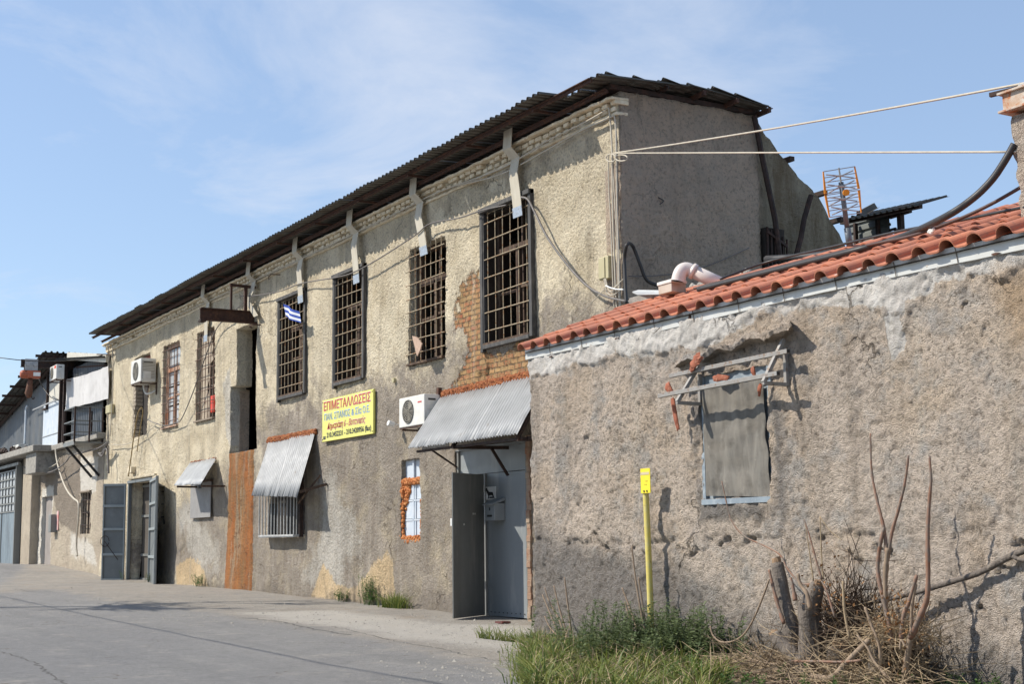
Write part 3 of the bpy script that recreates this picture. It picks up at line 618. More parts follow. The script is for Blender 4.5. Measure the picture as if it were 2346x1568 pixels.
# slanting pipes on the gable
mb = MB(); mb.tube([PX(1728, 265, XG+.10), PX(1748, 370, XG+.08), PX(1775, 500, XG+.10), PX(1786, 585, XG+.10)], .055, 6); mb.build('rusty_strut', darkrust, A)
mb = MB(); mb.tube([PX(1858, 448, XG+.05), PX(1843, 500, XG+.06), PX(1835, 545, XG+.05), PX(1822, 595, XG+.05)], .055, 7); mb.build('black_strut', darkrust, A)
# gable opening with a dark grating
mb = MB(); a = PX(1755, 520, XG+.06); b = PX(1802, 600, XG+.06)
mb.box(XG-.2, XG+.03, a.y, b.y, b.z-.2, a.z); o = mb.build('gable_opening', darkin, A)
mb = MB()
for k in range(6): y = a.y+(b.y-a.y)*k/5; mb.beam((XG+.07, y, b.z-.2), (XG+.07, y+.02, a.z-.12*k/3), .035, .03)
mb.beam((XG+.09, a.y, a.z-.1), (XG+.09, b.y, a.z-.35), .04, .05); mb.build('grating', darkrust, o)
# ---- windows
darklining = simple('dark_reveal_lining', (.035, .024, .016), (.02, .014, .011), rough=.9, sc=6)  # near-black lining, added to keep the window reveals dark
def window(name, r, outer=None, rows=7, cols=6, bm=ironbar, sash=wood, ybar=YA-.03, reveal=.26, glass=None, label=None, mull=.5, tr=.30):
    x0, x1, z0, z1 = r; rr = random.Random(int(-x0*10)); mb = MB()
    if outer:
        d = .14; e = .0
        d = .11
        for (p, q, w_, h_) in (((x0-d/2, z0-.14), (x0-d/2, z1+d), d, .16), ((x1+d/2, z0-.05), (x1+d/2, z1+d), d, .16)):
            mb.beam((p[0], YA-.03, p[1]), (q[0], YA-.03, q[1]), .12, w_, (1, 0, 0))
        mb.beam((x0-d, YA-.055, z1+d/2), (x1+d, YA-.055, z1+d/2), .15, d-.01); mb.beam((x0+.002, YA-.05, z0-.04), (x1-.002, YA-.05, z0-.04), .12, .08)
        mb.beam((x0+.01, YA-.03, z0), (x0+.01, YA-.03, z1), .08, .05, (1, 0, 0))
        fr = mb.build('window', outer, A, bevel=.008)
    else:
        y = YA+reveal; mb.beam((x0+.05, y, z0), (x0+.05, y, z1), .10, .1, (1, 0, 0)); mb.beam((x1-.05, y, z0), (x1-.05, y, z1), .1, .1, (1, 0, 0))
        mb.beam((x0, y, z1-.06), (x1, y, z1-.06), .1, .12); mb.beam((x0, y, z0+.05), (x1, y, z0+.05), .1, .1); fr = mb.build('window', sash, A)
    if label: fr['label'] = label
    mb = MB(); y = YA+reveal; xm = x0+(x1-x0)*mull; zt = z1-(z1-z0)*tr
    mb.beam((x0+.12, y+.01, zt), (x1-.12, y+.01, zt), .09, .13); mb.beam((xm, y, z0+.1), (xm, y, zt), .07, .13, (1, 0, 0))
    mb.beam((x0+.12, y+.02, z0+.08), (x0+.12, y+.02, z1), .07, .10, (1, 0, 0)); mb.beam((x1-.12, y+.02, z0+.08), (x1-.12, y+.02, z1), .07, .10, (1, 0, 0))
    mb.beam((x0+.1, y+.02, z0+1.1), (xm, y+.02, z0+1.1), .05, .06); mb.beam((xm, y+.02, z0+1.15), (x1-.1, y+.02, z0+1.15), .05, .06)
    mb.beam((xm+.12, y+.05, z0+.1), (xm+.10, y+.05, z1-.1), .05, .06, (1, 0, 0)); mb.beam((x0+.02, YA-.0, z0+.02), (x1-.02, YA, z0+.02), .2, .05)
    mb.build('sash', sash, fr)
    mb = MB(); yl = YA+(.03 if outer else reveal)
    mb.box(x0-.005, x0+.02, yl, YA+.62, z0, z1); mb.box(x1-.02, x1+.005, yl, YA+.62, z0, z1); mb.box(x0+.021, x1-.021, yl+.02, YA+.62, z1-.03, z1+.004); mb.build('dark_lining', darklining, fr)
    if glass: glass(fr, x0, x1, z0, z1, y)
    mb = MB()
    for i in range(cols):
        x = x0+(x1-x0)*(i+.5)/cols; mb.tube([(x+rr.uniform(-.01, .01), ybar, z0-.03), (x+rr.uniform(-.015, .015), ybar+rr.uniform(-.01, .01), (z0+z1)/2), (x, ybar, z1+.03)], .0125, 5)
    for i in range(rows):
        z = z0+(z1-z0)*(i+.75)/(rows+.35); mb.tube([(x0-.05, ybar-.022, z+rr.uniform(-.02, .02)), (x1+.05, ybar-.022, z+rr.uniform(-.02, .02))], .014, 5)
    mb.build('window_bars', bm, fr)
    return fr
window('window', WIN['W1'], framedark, rows=7, cols=6)
window('window', WIN['W2'], None, rows=8, cols=7)
window('window', WIN['W3'], framedark, rows=8, cols=6)
window('window', WIN['W4'], framedark, rows=8, cols=7)
def g5(fr, x0, x1, z0, z1, y):                 # crumbling boards behind the bars
    mb = MB(); vs = []; rr = random.Random(3); left = []; right = []
    for i in range(16):
        z = z0+(z1-z0)*i/15; left.append((x0+.15, y-.04, z)); right.append((x0+.95+rr.uniform(-.18, .14)+(.25 if i > 9 else 0), y-.04, z))
    mb.prism(left+right[::-1], (0, .03, 0)); mb.build('broken_board', creamd, fr)
creamd = simple('crumbling_board', (.46, .40, .31), (.30, .24, .18), (.17, .10, .06), .9, sc=3, thr=(.55, .65), bst=.6, bdist=.02)
window('window', WIN['W5'], None, rows=8, cols=7, bm=ironbar2, sash=woodgrey, glass=g5, reveal=.16, label='crumbling boarded window')
def g6(fr, x0, x1, z0, z1, y):
    mb = MB()
    for a in (0, 1):
        for k in range(4):
            w_ = (x1-x0-.3)/2; xa = x0+.15+a*w_; zz = z0+.12+k*(z1-z0-.24)/4; mb.box(xa+.03, xa+w_-.03, y+.03, y+.04, zz+.03, zz+(z1-z0-.24)/4-.03)
    mb.build('pane', glassm, fr)
window('window', WIN['W6'], None, rows=9, cols=5, bm=ironbar2, sash=simple('orange_brown_sash', (.33, .12, .05), (.45, .40, .33), rough=.8, sc=1.5), glass=g6, reveal=.14, label='window with whitish panes')
# window that holds the air conditioner: bare frame at the right, stepped jamb
x0, x1, z0, z1 = WIN['W7']; mb = MB()
mb.beam((x1-.30, YA+.16, z0), (x1-.30, YA+.16, z1-.7), .08, .12, (1, 0, 0)); mb.beam((x0+.1, YA+.2, z1-.1), (x1, YA+.2, z1-.1), .1, .12); o = mb.build('window', simple('red_brown_frame', (.20, .06, .03), rough=.8), A)
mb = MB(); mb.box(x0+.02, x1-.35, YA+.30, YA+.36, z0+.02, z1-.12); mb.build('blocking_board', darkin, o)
mb = MB(); rr = random.Random(12)
for i in range(14): zz = z0+.02+i*.15; mb.box(x0-.1, x0+rr.uniform(.08, .22)+(0 if i in (6, 7) else .1), YA+.02, YA+.42, zz, zz+.13)
mb.build('broken_jamb_bricks', wallC, o, bevel=.01)
# loading opening
x0, x1, z0, z1 = LOAD; mb = MB()
mb.box(x0-.3, x0+.02, YA+.3, YA+.62, z0-.05, 6.4); mb.build('thick_jamb', wallG, A, bevel=.02)
mb = MB(); mb.box(x0+.1, x1-.5, YA+2.7, YA+2.78, z0-.1, z1); mb.build('opening_dark_sheet', darkin, A)  # near-black sheet standing in for the shade inside the opening
mb = MB(); mb.box(x0+.02, x1, YA+.05, YA+.5, z0-.12, z0+.02); mb.build('opening_sill', conc, A, bevel=.02)
# lengths of pipe leaning in the opening
mb = MB()
for k in range(6):
    a = Vector((x1-.15-.10*k, YA+.18+.03*k, z0+.03)); b = Vector((x1-.10-.03*k, YA+.5, z0+2.2+.22*(k % 3)-.15*k)); mb.tube([a, b], .028, 6)
tag(mb.build('pipe_bundle', simple('pale_grey_pipe', (.30, .36, .38), (.20, .24, .25), rough=.4, metal=.3)), 'bundle of thin grey pipes leaning inside the tall loading opening', 'pipes')
# left steel gate
railm = simple('lighter_gate_rails', (.27, .30, .305), (.22, .245, .25), rough=.5)
def leaf(a, b, z0, z1, mat, parent, name='gate_leaf', th=.05, rails=(), label=None, face=-1):
    """door leaf between ground points a and b"""
    a = Vector((a[0], a[1], 0)); b = Vector((b[0], b[1], 0)); d = (b-a).normalized(); n_ = Vector((d.y, -d.x, 0)); W_ = (b-a).length
    def pt(u, z, o_=0): return a+d*u+n_*o_+Vector((0, 0, z))
    mb = MB(); mb.beam(pt(0, (z0+z1)/2), pt(W_, (z0+z1)/2), .03, z1-z0)
    o = mb.build(name, mat, parent, bevel=.006)
    if label: o['label'] = label
    if rails:
        mb = MB(); f = .05
        for zz in rails: mb.beam(pt(0, zz, f*face), pt(W_, zz, f*face), .07, .09)
        mb.beam(pt(.03, z0, f*face), pt(.03, z1, f*face), .05, .06, n_); mb.beam(pt(W_-.03, z0, f*face), pt(W_-.03, z1, f*face), .05, .06, n_)
        mb.build('gate_frame', railm, o, bevel=.006)
    return o, pt
gx0, gx1 = GATEL[0], GATEL[1]; g0 = .27; g1 = 3.9
a = Vector((gx0, YA-.12, 0)); dr = Vector((.509, .861, 0))
zr = lambda z0, z1: (z0+.04, z0+(z1-z0)*.27, z0+(z1-z0)*.53, z0+(z1-z0)*.77, z1-.04)
_l = P(237, 1324, YA-.12-.73)
lo, pt = leaf((a.x-.43, a.y-.73), (a.x, a.y), g0, g1, greysteel, A, rails=zr(g0, g1), label='open grey gate leaf with four panels', face=1)
mb = MB(); q = curve_pts([pt(.12+.16*math.cos(t), 1.75+.2*math.sin(t), .10) for t in np.linspace(0, 6.0, 9)], 4); mb.tube(q, .012, 5); mb.tube([pt(.1, 1.75, .10), pt(.62, 1.05, .09)], .012, 5); mb.build('latch', darkrust, lo)
lo2, pt = leaf((gx1-.28, YA-.02), (P(357, 1336, YA-.55).x, YA-.55), g0-.12, g1+.05, greysteel, A, rails=zr(g0-.1, g1), label='gate leaf seen edge-on, swung right back', face=1)
mb = MB(); mb.beam((gx0-.02, YA+.02, g0), (gx0-.02, YA+.02, g1+.05), .12, .12, (1, 0, 0)); mb.beam((gx0-.08, YA+.0, g1+.06), (gx1, YA, g1+.06), .14, .10); fr = mb.build('gate_frame', greysteel, A)
mb = MB(); mb.box(gx0+.12, gx1-.1, YA+.5, YA+.54, g0, g1); o = mb.build('inner_gate', simple('brown_grey_inner_gate', (.10, .085, .07), (.07, .06, .05), rough=.8, sc=1.5), A)
mb = MB()
for zz in (g0+.05, g0+.95, g0+2.4, g1-.1): mb.beam((gx0+.1, YA+.47, zz), (gx1-.1, YA+.47, zz), .04, .09)
mb.build('inner_rails', greysteel2, o)
mb = MB(); mb.box(gx1+.0, SLIT[0]-.02, YA-.10, YA+.4, 1.9, g1+.15); mb.box(gx0+.2, gx1+.3, YA-.12, YA+.1, g1+.14, g1+.24); mb.build('gate_jamb_block', wallA, A, bevel=.03)
mb = MB(); x0, x1, z0, z1 = SLIT
for k in range(1): mb.beam(((x0+x1)/2, YA+.1, z0), ((x0+x1)/2, YA+.1, z1), .03, .05)
for k in range(3): mb.beam((x0, YA+.1, z0+(z1-z0)*(k+.6)/3), (x1, YA+.1, z0+(z1-z0)*(k+.6)/3), .03, .03)
mb.build('slit_window_bars', darkrust, A)
# right steel gate
x0, x1, z0, z1 = GATER; zb = .03; zt = z1; xm = P(1110, 1200).x; zleaf = P(1072, 1090).z
mb = MB(); mb.box(xm, x1-.03, YA+.06, YA+.10, zb+.02, zleaf); mb.box(x0+.02, x1-.03, YA+.058, YA+.098, zleaf+.01, zt-.02); og = mb.build('gate_panel', doorlight, A, bevel=.005)
og['label'] = 'pale grey fixed steel gate panel with scratches'
mb = MB(); mb.beam((x0+.03, YA+.04, zb), (x0+.03, YA+.04, zt), .06, .10, (1, 0, 0)); mb.beam((x1, YA+.02, zb), (x1, YA+.02, zt), .07, .1, (1, 0, 0)); mb.beam((x0, YA+.02, zt), (x1, YA+.02, zt), .08, .05); mb.beam((xm-.01, YA+.03, zb), (xm-.01, YA+.03, zleaf), .04, .06, (1, 0, 0)); mb.build('gate_frame', greysteel2, og)
mb = MB()
for k in range(14): mb.tube([(xm+.15+k*.17, YA+.055, zb+.10), (xm+.15+k*.17, YA+.045, zb+.10)], .012, 6)
mb.build('rivets', darkrust, og)
mb = MB(); mb.box(x0+.05, xm, YA+.6, YA+.64, zb, zleaf+.1); mb.build('dark_passage', darkin, A)  # near-black sheet paints the darkness behind the open leaf
wl = .0; best = None
for i in range(5, 200):                         # swing that puts the leaf's free edge where the photo shows it
    for L_ in (1.05, 1.15, 1.25, 1.35):
        th = rad(i); e = Vector((xm-L_*math.cos(th), YA-.02-L_*math.sin(th), 0)); q = e-Vector((0, 0, 0)); d = Vector((e.x, e.y, .03-EYE)); 
        px = CX+F*d.dot(r2)/d.dot(fw); py = CY-F*d.dot(u2)/d.dot(fw); er = abs(px-1039)+2*abs(py-1425)
        if best is None or er < best[0]: best = (er, th, L_, e.copy())
e = best[3]; lf, pt = leaf((xm, YA-.02), (e.x, e.y), .06, zleaf-.02, greysteel2, A, label='small open gate leaf in darker grey')
mb = MB()
for zz in (.6, 2.6): mb.tube([pt(0, zz, 0), pt(0, zz+.16, 0)], .022, 6)
mb.beam(pt(best[2]-.02, 1.9, .03), pt(best[2]-.02, 2.05, .03), .03, .05); mb.build('hinge', white, lf)
mb = MB(); rr = random.Random(8)
for (u_, z_) in ((.42, 2.15), (.50, 2.15), (.9, 1.93)): mb.tube([pt(u_, z_, .018), pt(u_, z_, .021)], .022, 7); mb.tube([pt(u_, z_, -.018), pt(u_, z_, -.021)], .022, 7)
mb.build('paint_chips', white, lf)
# reveal strip right of the gate: reddish broken plaster
mb = MB(); rr = random.Random(9)
vs = []
for i in range(30):
    z = zb-.1+i*.125; mb.box(x1+.04, x1+.16+rr.uniform(0, .05), YA-.045-rr.uniform(0, .03), YA+.1, z, z+.13)
mb.build('broken_brick_edge', simple('brick_and_plaster', (.27, .14, .085), (.34, .28, .21), rough=.95, sc=4, bst=.8, bdist=.02), A, bevel=.012)
# boarded small window left
x0, x1, z0, z1 = BRDW; mb = MB(); mb.box(x0, x1, YA-.06, YA-.03, z0, z1); o = mb.build('boarded_window', simple('grey_board', (.27, .265, .26), (.23, .225, .22), rough=.7), A, bevel=.004)
mb = MB(); mb.box((x0+x1)/2-.18, (x0+x1)/2+.12, YA-.066, YA-.055, z0+.95, z0+1.35); mb.build('vent_slot', black, o)
mb = MB(); mb.beam((x0-.02, YA-.06, z1+.02), (x1+.05, YA-.06, z1+.02), .10, .06); mb.build('lintel', wood, o)
# mid window with projecting grille cage
x0, x1, z0, z1 = MIDW; mb = MB(); mb.box(x0+.03, x1-.03, YA+.2, YA+.24, z0, z1); o = mb.build('lower_window', darkin, A)
mb = MB(); yo = YA-.30
for (p, q) in (((x0, z0), (x1, z0)), ((x0, z1+.25), (x1, z1+.25))): mb.beam((p[0], yo, p[1]), (q[0], yo, q[1]), .04, .05)
for k in range(12): xx = x0+(x1-x0)*k/11; mb.beam((xx, yo, z0), (xx, yo, z1+.3), .025, .03, (1, 0, 0))
for xx in (x0, x1):
    for zz in (z0, z1+.25): mb.beam((xx, yo, zz), (xx, YA, zz), .035, .04)
for k in range(3): yy = yo+.08*(k+1); mb.beam((x1, yy, z0), (x1, yy, z1+.3), .02, .02, (1, 0, 0))
mb.box(x0, x1, yo-.0, YA-.03, z0-.05, z0-.025); mb.build('window_cage', simple('grey_white_cage_paint', (.45, .46, .45), (.30, .30, .29), rough=.6, sc=8), o)
mb = MB(); mb.beam((x1+.02, YA-.1, z0-.05), (x1+.02, YA-.1, z1+.35), .10, .10, (1, 0, 0)); mb.build('cage_post', darkrust, o)
mb = MB(); mb.tube([(x0+.75, yo+.12, z0), (x0+.75, yo+.12, z0+.9)], .10, 8); tag(mb.build('canister', black), 'dark canister standing inside the cage of the lower barred window', 'canister')
mb = MB(); a_ = WIN['W5']; mb.box(a_[1]-.62, a_[1]-.22, YA+.02, YA+.10, a_[2]+.22, a_[2]+.78); tag(mb.build('red_canister', redp, None, bevel=.06), 'red plastic canister behind the bars of the crumbling boarded window', 'canister')
# blue window with orange foam
x0, x1, z0, z1 = BLUW; mb = MB(); xm_ = (x0+x1)/2; zt_ = z1-(z1-z0)*.27
for a_, b_ in ((x0, xm_-.03), (xm_+.03, x1)):
    mb.box(a_, b_, YA+.10, YA+.12, zt_+.04, z1)
    for k in range(3): mb.box(a_, b_, YA+.06, YA+.08, z0+(zt_-z0)*k/3+.03, z0+(zt_-z0)*(k+1)/3-.02)
o = mb.build('lower_window', blueboard, A); o['label'] = 'narrow window closed with pale blue sheet and orange foam'
mb = MB(); mb.beam((xm_, YA+.07, z0), (xm_, YA+.07, z1), .05, .06, (1, 0, 0)); mb.beam((xm_+.14, YA+.05, z0), (xm_+.14, YA+.05, zt_), .03, .02, (1, 0, 0))
for k in range(4): z = z0+(zt_-z0)*k/3; mb.beam((x0, YA+.065, z), (x1, YA+.065, z), .04, .04)
mb.build('window_frame', blueboard, o)
def blobs(mb, path, r, n, seed, sp=1.0):
    rr = random.Random(seed)
    for i in range(n):
        t = rr.random()*(len(path)-1); k = int(t); p = Vector(path[k]).lerp(Vector(path[min(k+1, len(path)-1)]), t-k)
        p += Vector((rr.uniform(-1, 1), rr.uniform(-.6, .3)/max(sp, 1), rr.uniform(-1, 1)))*r*.6*sp; s_ = r*rr.uniform(.45, 1.1); ph = rr.random()*6
        vs = []; fs = []
        for a in range(4):
            for b in range(7):
                th = math.pi*(a+.5)/4; q = 2*math.pi*b/7; rad_ = s_*rr.uniform(.75, 1.2)
                vs.append(p+Vector((math.sin(th)*math.cos(q+ph), math.sin(th)*math.sin(q+ph), math.cos(th)))*rad_)
        for a in range(3):
            for b in range(7): fs.append((a*7+b, a*7+(b+1) % 7, a*7+7+(b+1) % 7, a*7+7+b))
        fs.append(tuple(range(6, -1, -1))); fs.append(tuple(21+b for b in range(7))); mb.add(vs, fs)
mb = MB(); blobs(mb, [(x1, YA+.02, zt_), (x0, YA+.02, zt_), (x0, YA+.02, z0), (x1, YA+.02, z0)], .045, 520, 4, 2.2); blobs(mb, [(x1, YA+.02, z0), (x1, YA+.02, z0+.9)], .04, 90, 5, 1.6)
blobs(mb, [(x0+.1, YA+.05, zt_-.1), (x0+.3, YA+.05, zt_-.15), (x0+.1, YA+.05, zt_-.6)], .05, 110, 6, 2.5); mb.build('orange_foam', foam, o, smooth=True)
# straps that tie the roof down
STR = [(1155, 330, 1187, 495), (938, 437, 972, 583), (792, 512, 817, 648), (667, 570, 689, 693), (560, 628, 582, 728), (456, 682, 471, 782)]
for i, (xa, ya, xb, yb) in enumerate(STR):
    a = P(xa+8, ya+12, 14.18); b = P(xb, yb, 14.36); xw = a.x; wd = .34
    prof = [(14.19, 10.02), (14.16, 9.60), (14.36, 9.42), (14.30, 9.1)]; pl = [Vector((xw, y, z)) for y, z in prof]
    low = P(xb, yb, 14.36); pl += [Vector((xw+(low.x-xw)*.5, 14.33, (9.1+low.z)/2+.05)), low]
    if i == 4: pl[-1] = P(586, 725, 14.3); pl[-2] = P(566, 690, 14.3)
    vs = []; fs = []; k = len(pl)
    for p in pl:
        for dx in (-wd/2, wd/2): vs.append(p+Vector((dx, 0, 0)))
    for p in pl:
        for dx in (-wd/2, wd/2): vs.append(p+Vector((dx, .012, .0)))
    for j in range(k-1):
        fs.append((2*j, 2*j+1, 2*j+3, 2*j+2)); fs.append((2*k+2*j, 2*k+2*j+2, 2*k+2*j+3, 2*k+2*j+1)); fs.append((2*j, 2*j+2, 2*k+2*j+2, 2*k+2*j)); fs.append((2*j+1, 2*k+2*j+1, 2*k+2*j+3, 2*j+3))
    mb = MB(); mb.add(vs, fs); st = mb.build('roof_strap', strapm, A)
    if i < 4 or i == 5:
        q = pl[-1]; r_ = pl[-2].lerp(q, .62); mb = MB(); d = (q-r_); e2 = q+d.normalized()*.02
        mb.add([r_+Vector((-wd/2-.012, -.012, 0)), r_+Vector((wd/2+.012, -.012, 0)), e2+Vector((wd/2+.012, -.012, 0)), e2+Vector((-wd/2-.012, -.012, 0)),
                r_+Vector((-wd/2-.012, -.004, 0)), r_+Vector((wd/2+.012, -.004, 0)), e2+Vector((wd/2+.012, -.004, 0)), e2+Vector((-wd/2-.012, -.004, 0))],
               [(0, 1, 2, 3), (7, 6, 5, 4), (0, 4, 5, 1), (1, 5, 6, 2), (2, 6, 7, 3), (3, 7, 4, 0)]); mb.build('strap_end', strapend, st)
# ------------------------------------------------------------------ air conditioners
def aircon(x0, x1, y0, y1, z0, z1, label, fanx=.38, face='-y', red=False):
    """outdoor unit; front with the fan looks towards -Y"""
    t = thing('air_conditioner', label, 'air conditioner', ((x0+x1)/2, y1, z0), 'outdoor air conditioner units on the walls')
    mb = MB(); mb.box(x0, x1, y0, y1, z0, z1); mb.build('casing', acwhite, t, bevel=.02)
    cx = x0+(x1-x0)*fanx; cz = (z0+z1)/2; r = (z1-z0)*.40
    mb = MB(); mb.tube([(cx, y0-.004, cz), (cx, y0+.0-.012, cz)], r, 28); mb.build('fan_opening', acdark, t)
    mb = MB()
    for k in range(5): rr_ = r*(k+1)/5.2; mb.tube([(cx+rr_*math.cos(q), y0-.025, cz+rr_*math.sin(q)) for q in np.linspace(0, 2*math.pi, 25)], .006, 4, cap=False)
    for k in range(12): q = k*math.pi/6; mb.tube([(cx+.03*math.cos(q), y0-.028, cz+.03*math.sin(q)), (cx+r*math.cos(q), y0-.022, cz+r*math.sin(q))], .005, 4)
    mb.build('fan_grille', acgrille, t)
    mb = MB()
    for k in range(3):
        q0 = k*2.1+.4; vs = [(cx, y0-.014, cz)]+[(cx+r*.85*math.cos(q0+a), y0-.014, cz+r*.85*math.sin(q0+a)) for a in (0, .3, .6, .9)]; mb.prism(vs, (0, -.004, 0))
    mb.build('fan_blades', acgrille, t)
    mb = MB(); h = z1-z0; mb.box(x1-.001, x1+.008, y0+.06, y1-.06, z0+.5*h, z0+.62*h); mb.box(x1+.0, x1+.03, y0+.08, y1-.18, z0+.12*h, z0+.44*h); mb.build('side_cover', acwhite, t, bevel=.005)
    mb = MB(); mb.box(x1+.001, x1+.012, y0+.10, y1-.12, z0+.80*h, z0+.86*h); mb.build('side_vents', acdark, t)
    mb = MB()
    for xx in (x0+.12, x1-.15): mb.beam((xx, y0+.02, z0-.05), (xx, YA, z0-.05), .04, .04); mb.beam((xx, YA-.03, z0-.45), (xx, YA-.03, z0), .04, .04, (1, 0, 0))
    mb.box(x0+.0, x1, y0+.02, y0+.06, z0-.03, z0-.005); mb.build('wall_bracket', rust, t)
    if red:
        mb = MB(); mb.box(x0+(x1-x0)*.70, x0+(x1-x0)*.92, y0-.004, y0-.001, z1-.16, z1-.04); mb.build('red_badge', redp, t)
    return t
a = P(914, 912, 14.0); b = P(972, 972, 14.0)
t = aircon(a.x, b.x, 14.0, 14.40, b.z+.0, P(945, 908, 14.0).z, 'white air conditioner unit beside the large corrugated awning over the grey gate')
mb = MB(); mb.box(a.x+(b.x-a.x)*.75, a.x+(b.x-a.x)*.9, 13.996, 13.999, b.z+.50, b.z+.53); mb.build('small_red_mark', redt, t)
a = P(300, 850, 13.85); b = P(322, 875, 13.85)
t = aircon(a.x, b.x, 13.85, 14.40, b.z+.02, P(312, 825, 13.85).z, 'white air conditioner unit standing out of a bricked up window near the far end', fanx=.5)
mb = MB()
for k in range(12): zz = P(312, 825, 13.85).z-.12-k*.055; mb.box(b.x+.005, b.x+.016, 13.9, 14.36, zz-.012, zz+.012)
mb.build('side_louvres', acgrille, t)
mb = MB(); q = P(328, 882, 14.2); mb.tube(curve_pts([(q.x, 14.2, q.z), (q.x+.1, 14.25, q.z-.3), (q.x+.35, 14.35, q.z-.35), (q.x+.5, 14.6, q.z-.2)], 5), .035, 7); mb.build('pipe_elbow', acwhite, t)
# ------------------------------------------------------------------ corrugated awnings
def awning(name, label, tl, trt, bl, br, Yb, mat, pitch, amp, seams=(.5,), lip=True, seed=1):
    """four measured corners: two on the wall, two on a line Yb out from it"""
    TL = P(*tl, YA-.05); TR = P(*trt, YA-.05); BL = P(*bl, Yb); BR = P(*br, Yb); rr = random.Random(seed)
    t = thing(name, label, 'awning', (TL+TR)/2, 'corrugated metal awnings on the long building'); cuts = [0]+list(seams)+[1]
    n_ = (TR-TL).cross(TL-BL).normalized()
    for i in range(len(cuts)-1):
        a, b = cuts[i], cuts[i+1]; mb = MB(); o1 = TL.lerp(TR, a); o2 = TL.lerp(TR, b); q1 = BL.lerp(BR, a); q2 = BL.lerp(BR, b)
        if i: o1 = o1-Vector((.05, 0, 0)); q1 = q1-Vector((.05, 0, 0))
        k = max(2, round((o2-o1).length/pitch)); vs = []; fs = []; nv = 4; m_ = k*8+1
        for s_ in (0, 1):
            for j in range(nv+1):
                for u in range(m_):
                    f_ = u/(m_-1); p = o1.lerp(o2, f_).lerp(q1.lerp(q2, f_), j/nv); h = (.5-.5*math.cos(2*math.pi*u/8))*amp*1.4+i*.014-s_*.004
                    p = p+n_*(h+.02*mnoise.noise(p*1.3)*1.0); p += (q1-o1).normalized()*(rr.uniform(-.003, .003)+.025*mnoise.noise(Vector((u*.25, i*9+j, seed))) if j in (0, nv) else 0)*1.0
                    vs.append(p)
        off = m_*(nv+1)
        for j in range(nv):
            for u in range(m_-1): a_ = j*m_+u; fs.append((a_, a_+1, a_+m_+1, a_+m_)); fs.append((off+a_, off+a_+m_, off+a_+m_+1, off+a_+1))
        for u in range(m_-1): fs.append((u, off+u, off+u+1, u+1)); a_ = nv*m_+u; fs.append((a_, a_+1, off+a_+1, off+a_))
        mb.add(vs, fs); o = mb.build('corrugated_sheet', mat, t, smooth=True)
    if lip:
        mb = MB(); blobs(mb, [TL+Vector((-.05, 0, .06)), TR+Vector((0, 0, .05))], .05, int((TR-TL).length*260), seed+3, 1.9); mb.build('mortar_joint', lichen, t, smooth=True)
    return t, TL, TR, BL, BR
t, TL, TR, BL, BR = awning('door_awning', 'largest corrugated metal awning, over the grey steel gate', (1010, 912), (1262, 855), (935, 1030), (1185, 997), 13.15, galv, .115, .03, seams=(.62,), seed=2)
mb = MB(); mb.beam(BL+Vector((.9, .08, -.06)), P(1045, 1070), .03, .03); 
for f_ in (.42, .98):
    a = BL.lerp(BR, f_)+Vector((0, .05, -.07)); mb.beam(a, Vector((a.x+.0, YA, a.z+.02)), .05, .07); mb.beam(Vector((a.x, YA-.4, a.z-.0)), Vector((a.x, YA-.02, a.z-.55)), .05, .05); mb.beam(a, TL.lerp(TR, f_)+Vector((0, 0, -.08)), .05, .09)
mb.beam(BL+Vector((.2, .12, -.06)), BR+Vector((0, .12, -.06)), .05, .05); mb.beam(BR+Vector((-.05, .25, -.05)), BR+Vector((.1, 1.3, .05)), .07, .07); mb.build('awning_frame', darkrust, t)
t, TL, TR, BL, BR = awning('window_awning', 'steep narrow corrugated awning over the caged lower window', (616, 1015), (722, 995), (577, 1137), (681, 1141), 13.75, galv, .13, .03, seams=(.55,), seed=5)
mb = MB(); mb.beam(BR+Vector((-.1, .1, .15)), (BR.x+.2, YA, BR.z+.35), .05, .07); mb.beam(BR+Vector((-.2, .1, -.15)), (BR.x+.0, YA-.1, BR.z+.6), .04, .05); mb.beam(BL+Vector((.2, .1, .05)), (BL.x+.2, YA, BL.z+.1), .05, .05); mb.build('awning_frame', wood, t)
t, TL, TR, BL, BR = awning('small_awning', 'small bright corrugated awning over the boarded up window', (436, 1063), (495, 1053), (400, 1114), (459, 1112), 13.7, galvwhite, .15, .035, seams=(.5,), lip=False, seed=8)
mb = MB(); blobs(mb, [TL+Vector((0, 0, .03)), TR+Vector((0, 0, .03))], .035, 60, 3, .8); mb.build('rust_edge', lichen, t, smooth=True)
mb = MB(); mb.beam(BR+Vector((-.1, .05, -.03)), (BR.x, YA, BR.z-.03), .05, .06); mb.beam(BL+Vector((.1, .05, -.03)), (BL.x, YA, BL.z-.03), .05, .06); mb.build('awning_frame', wood, t)
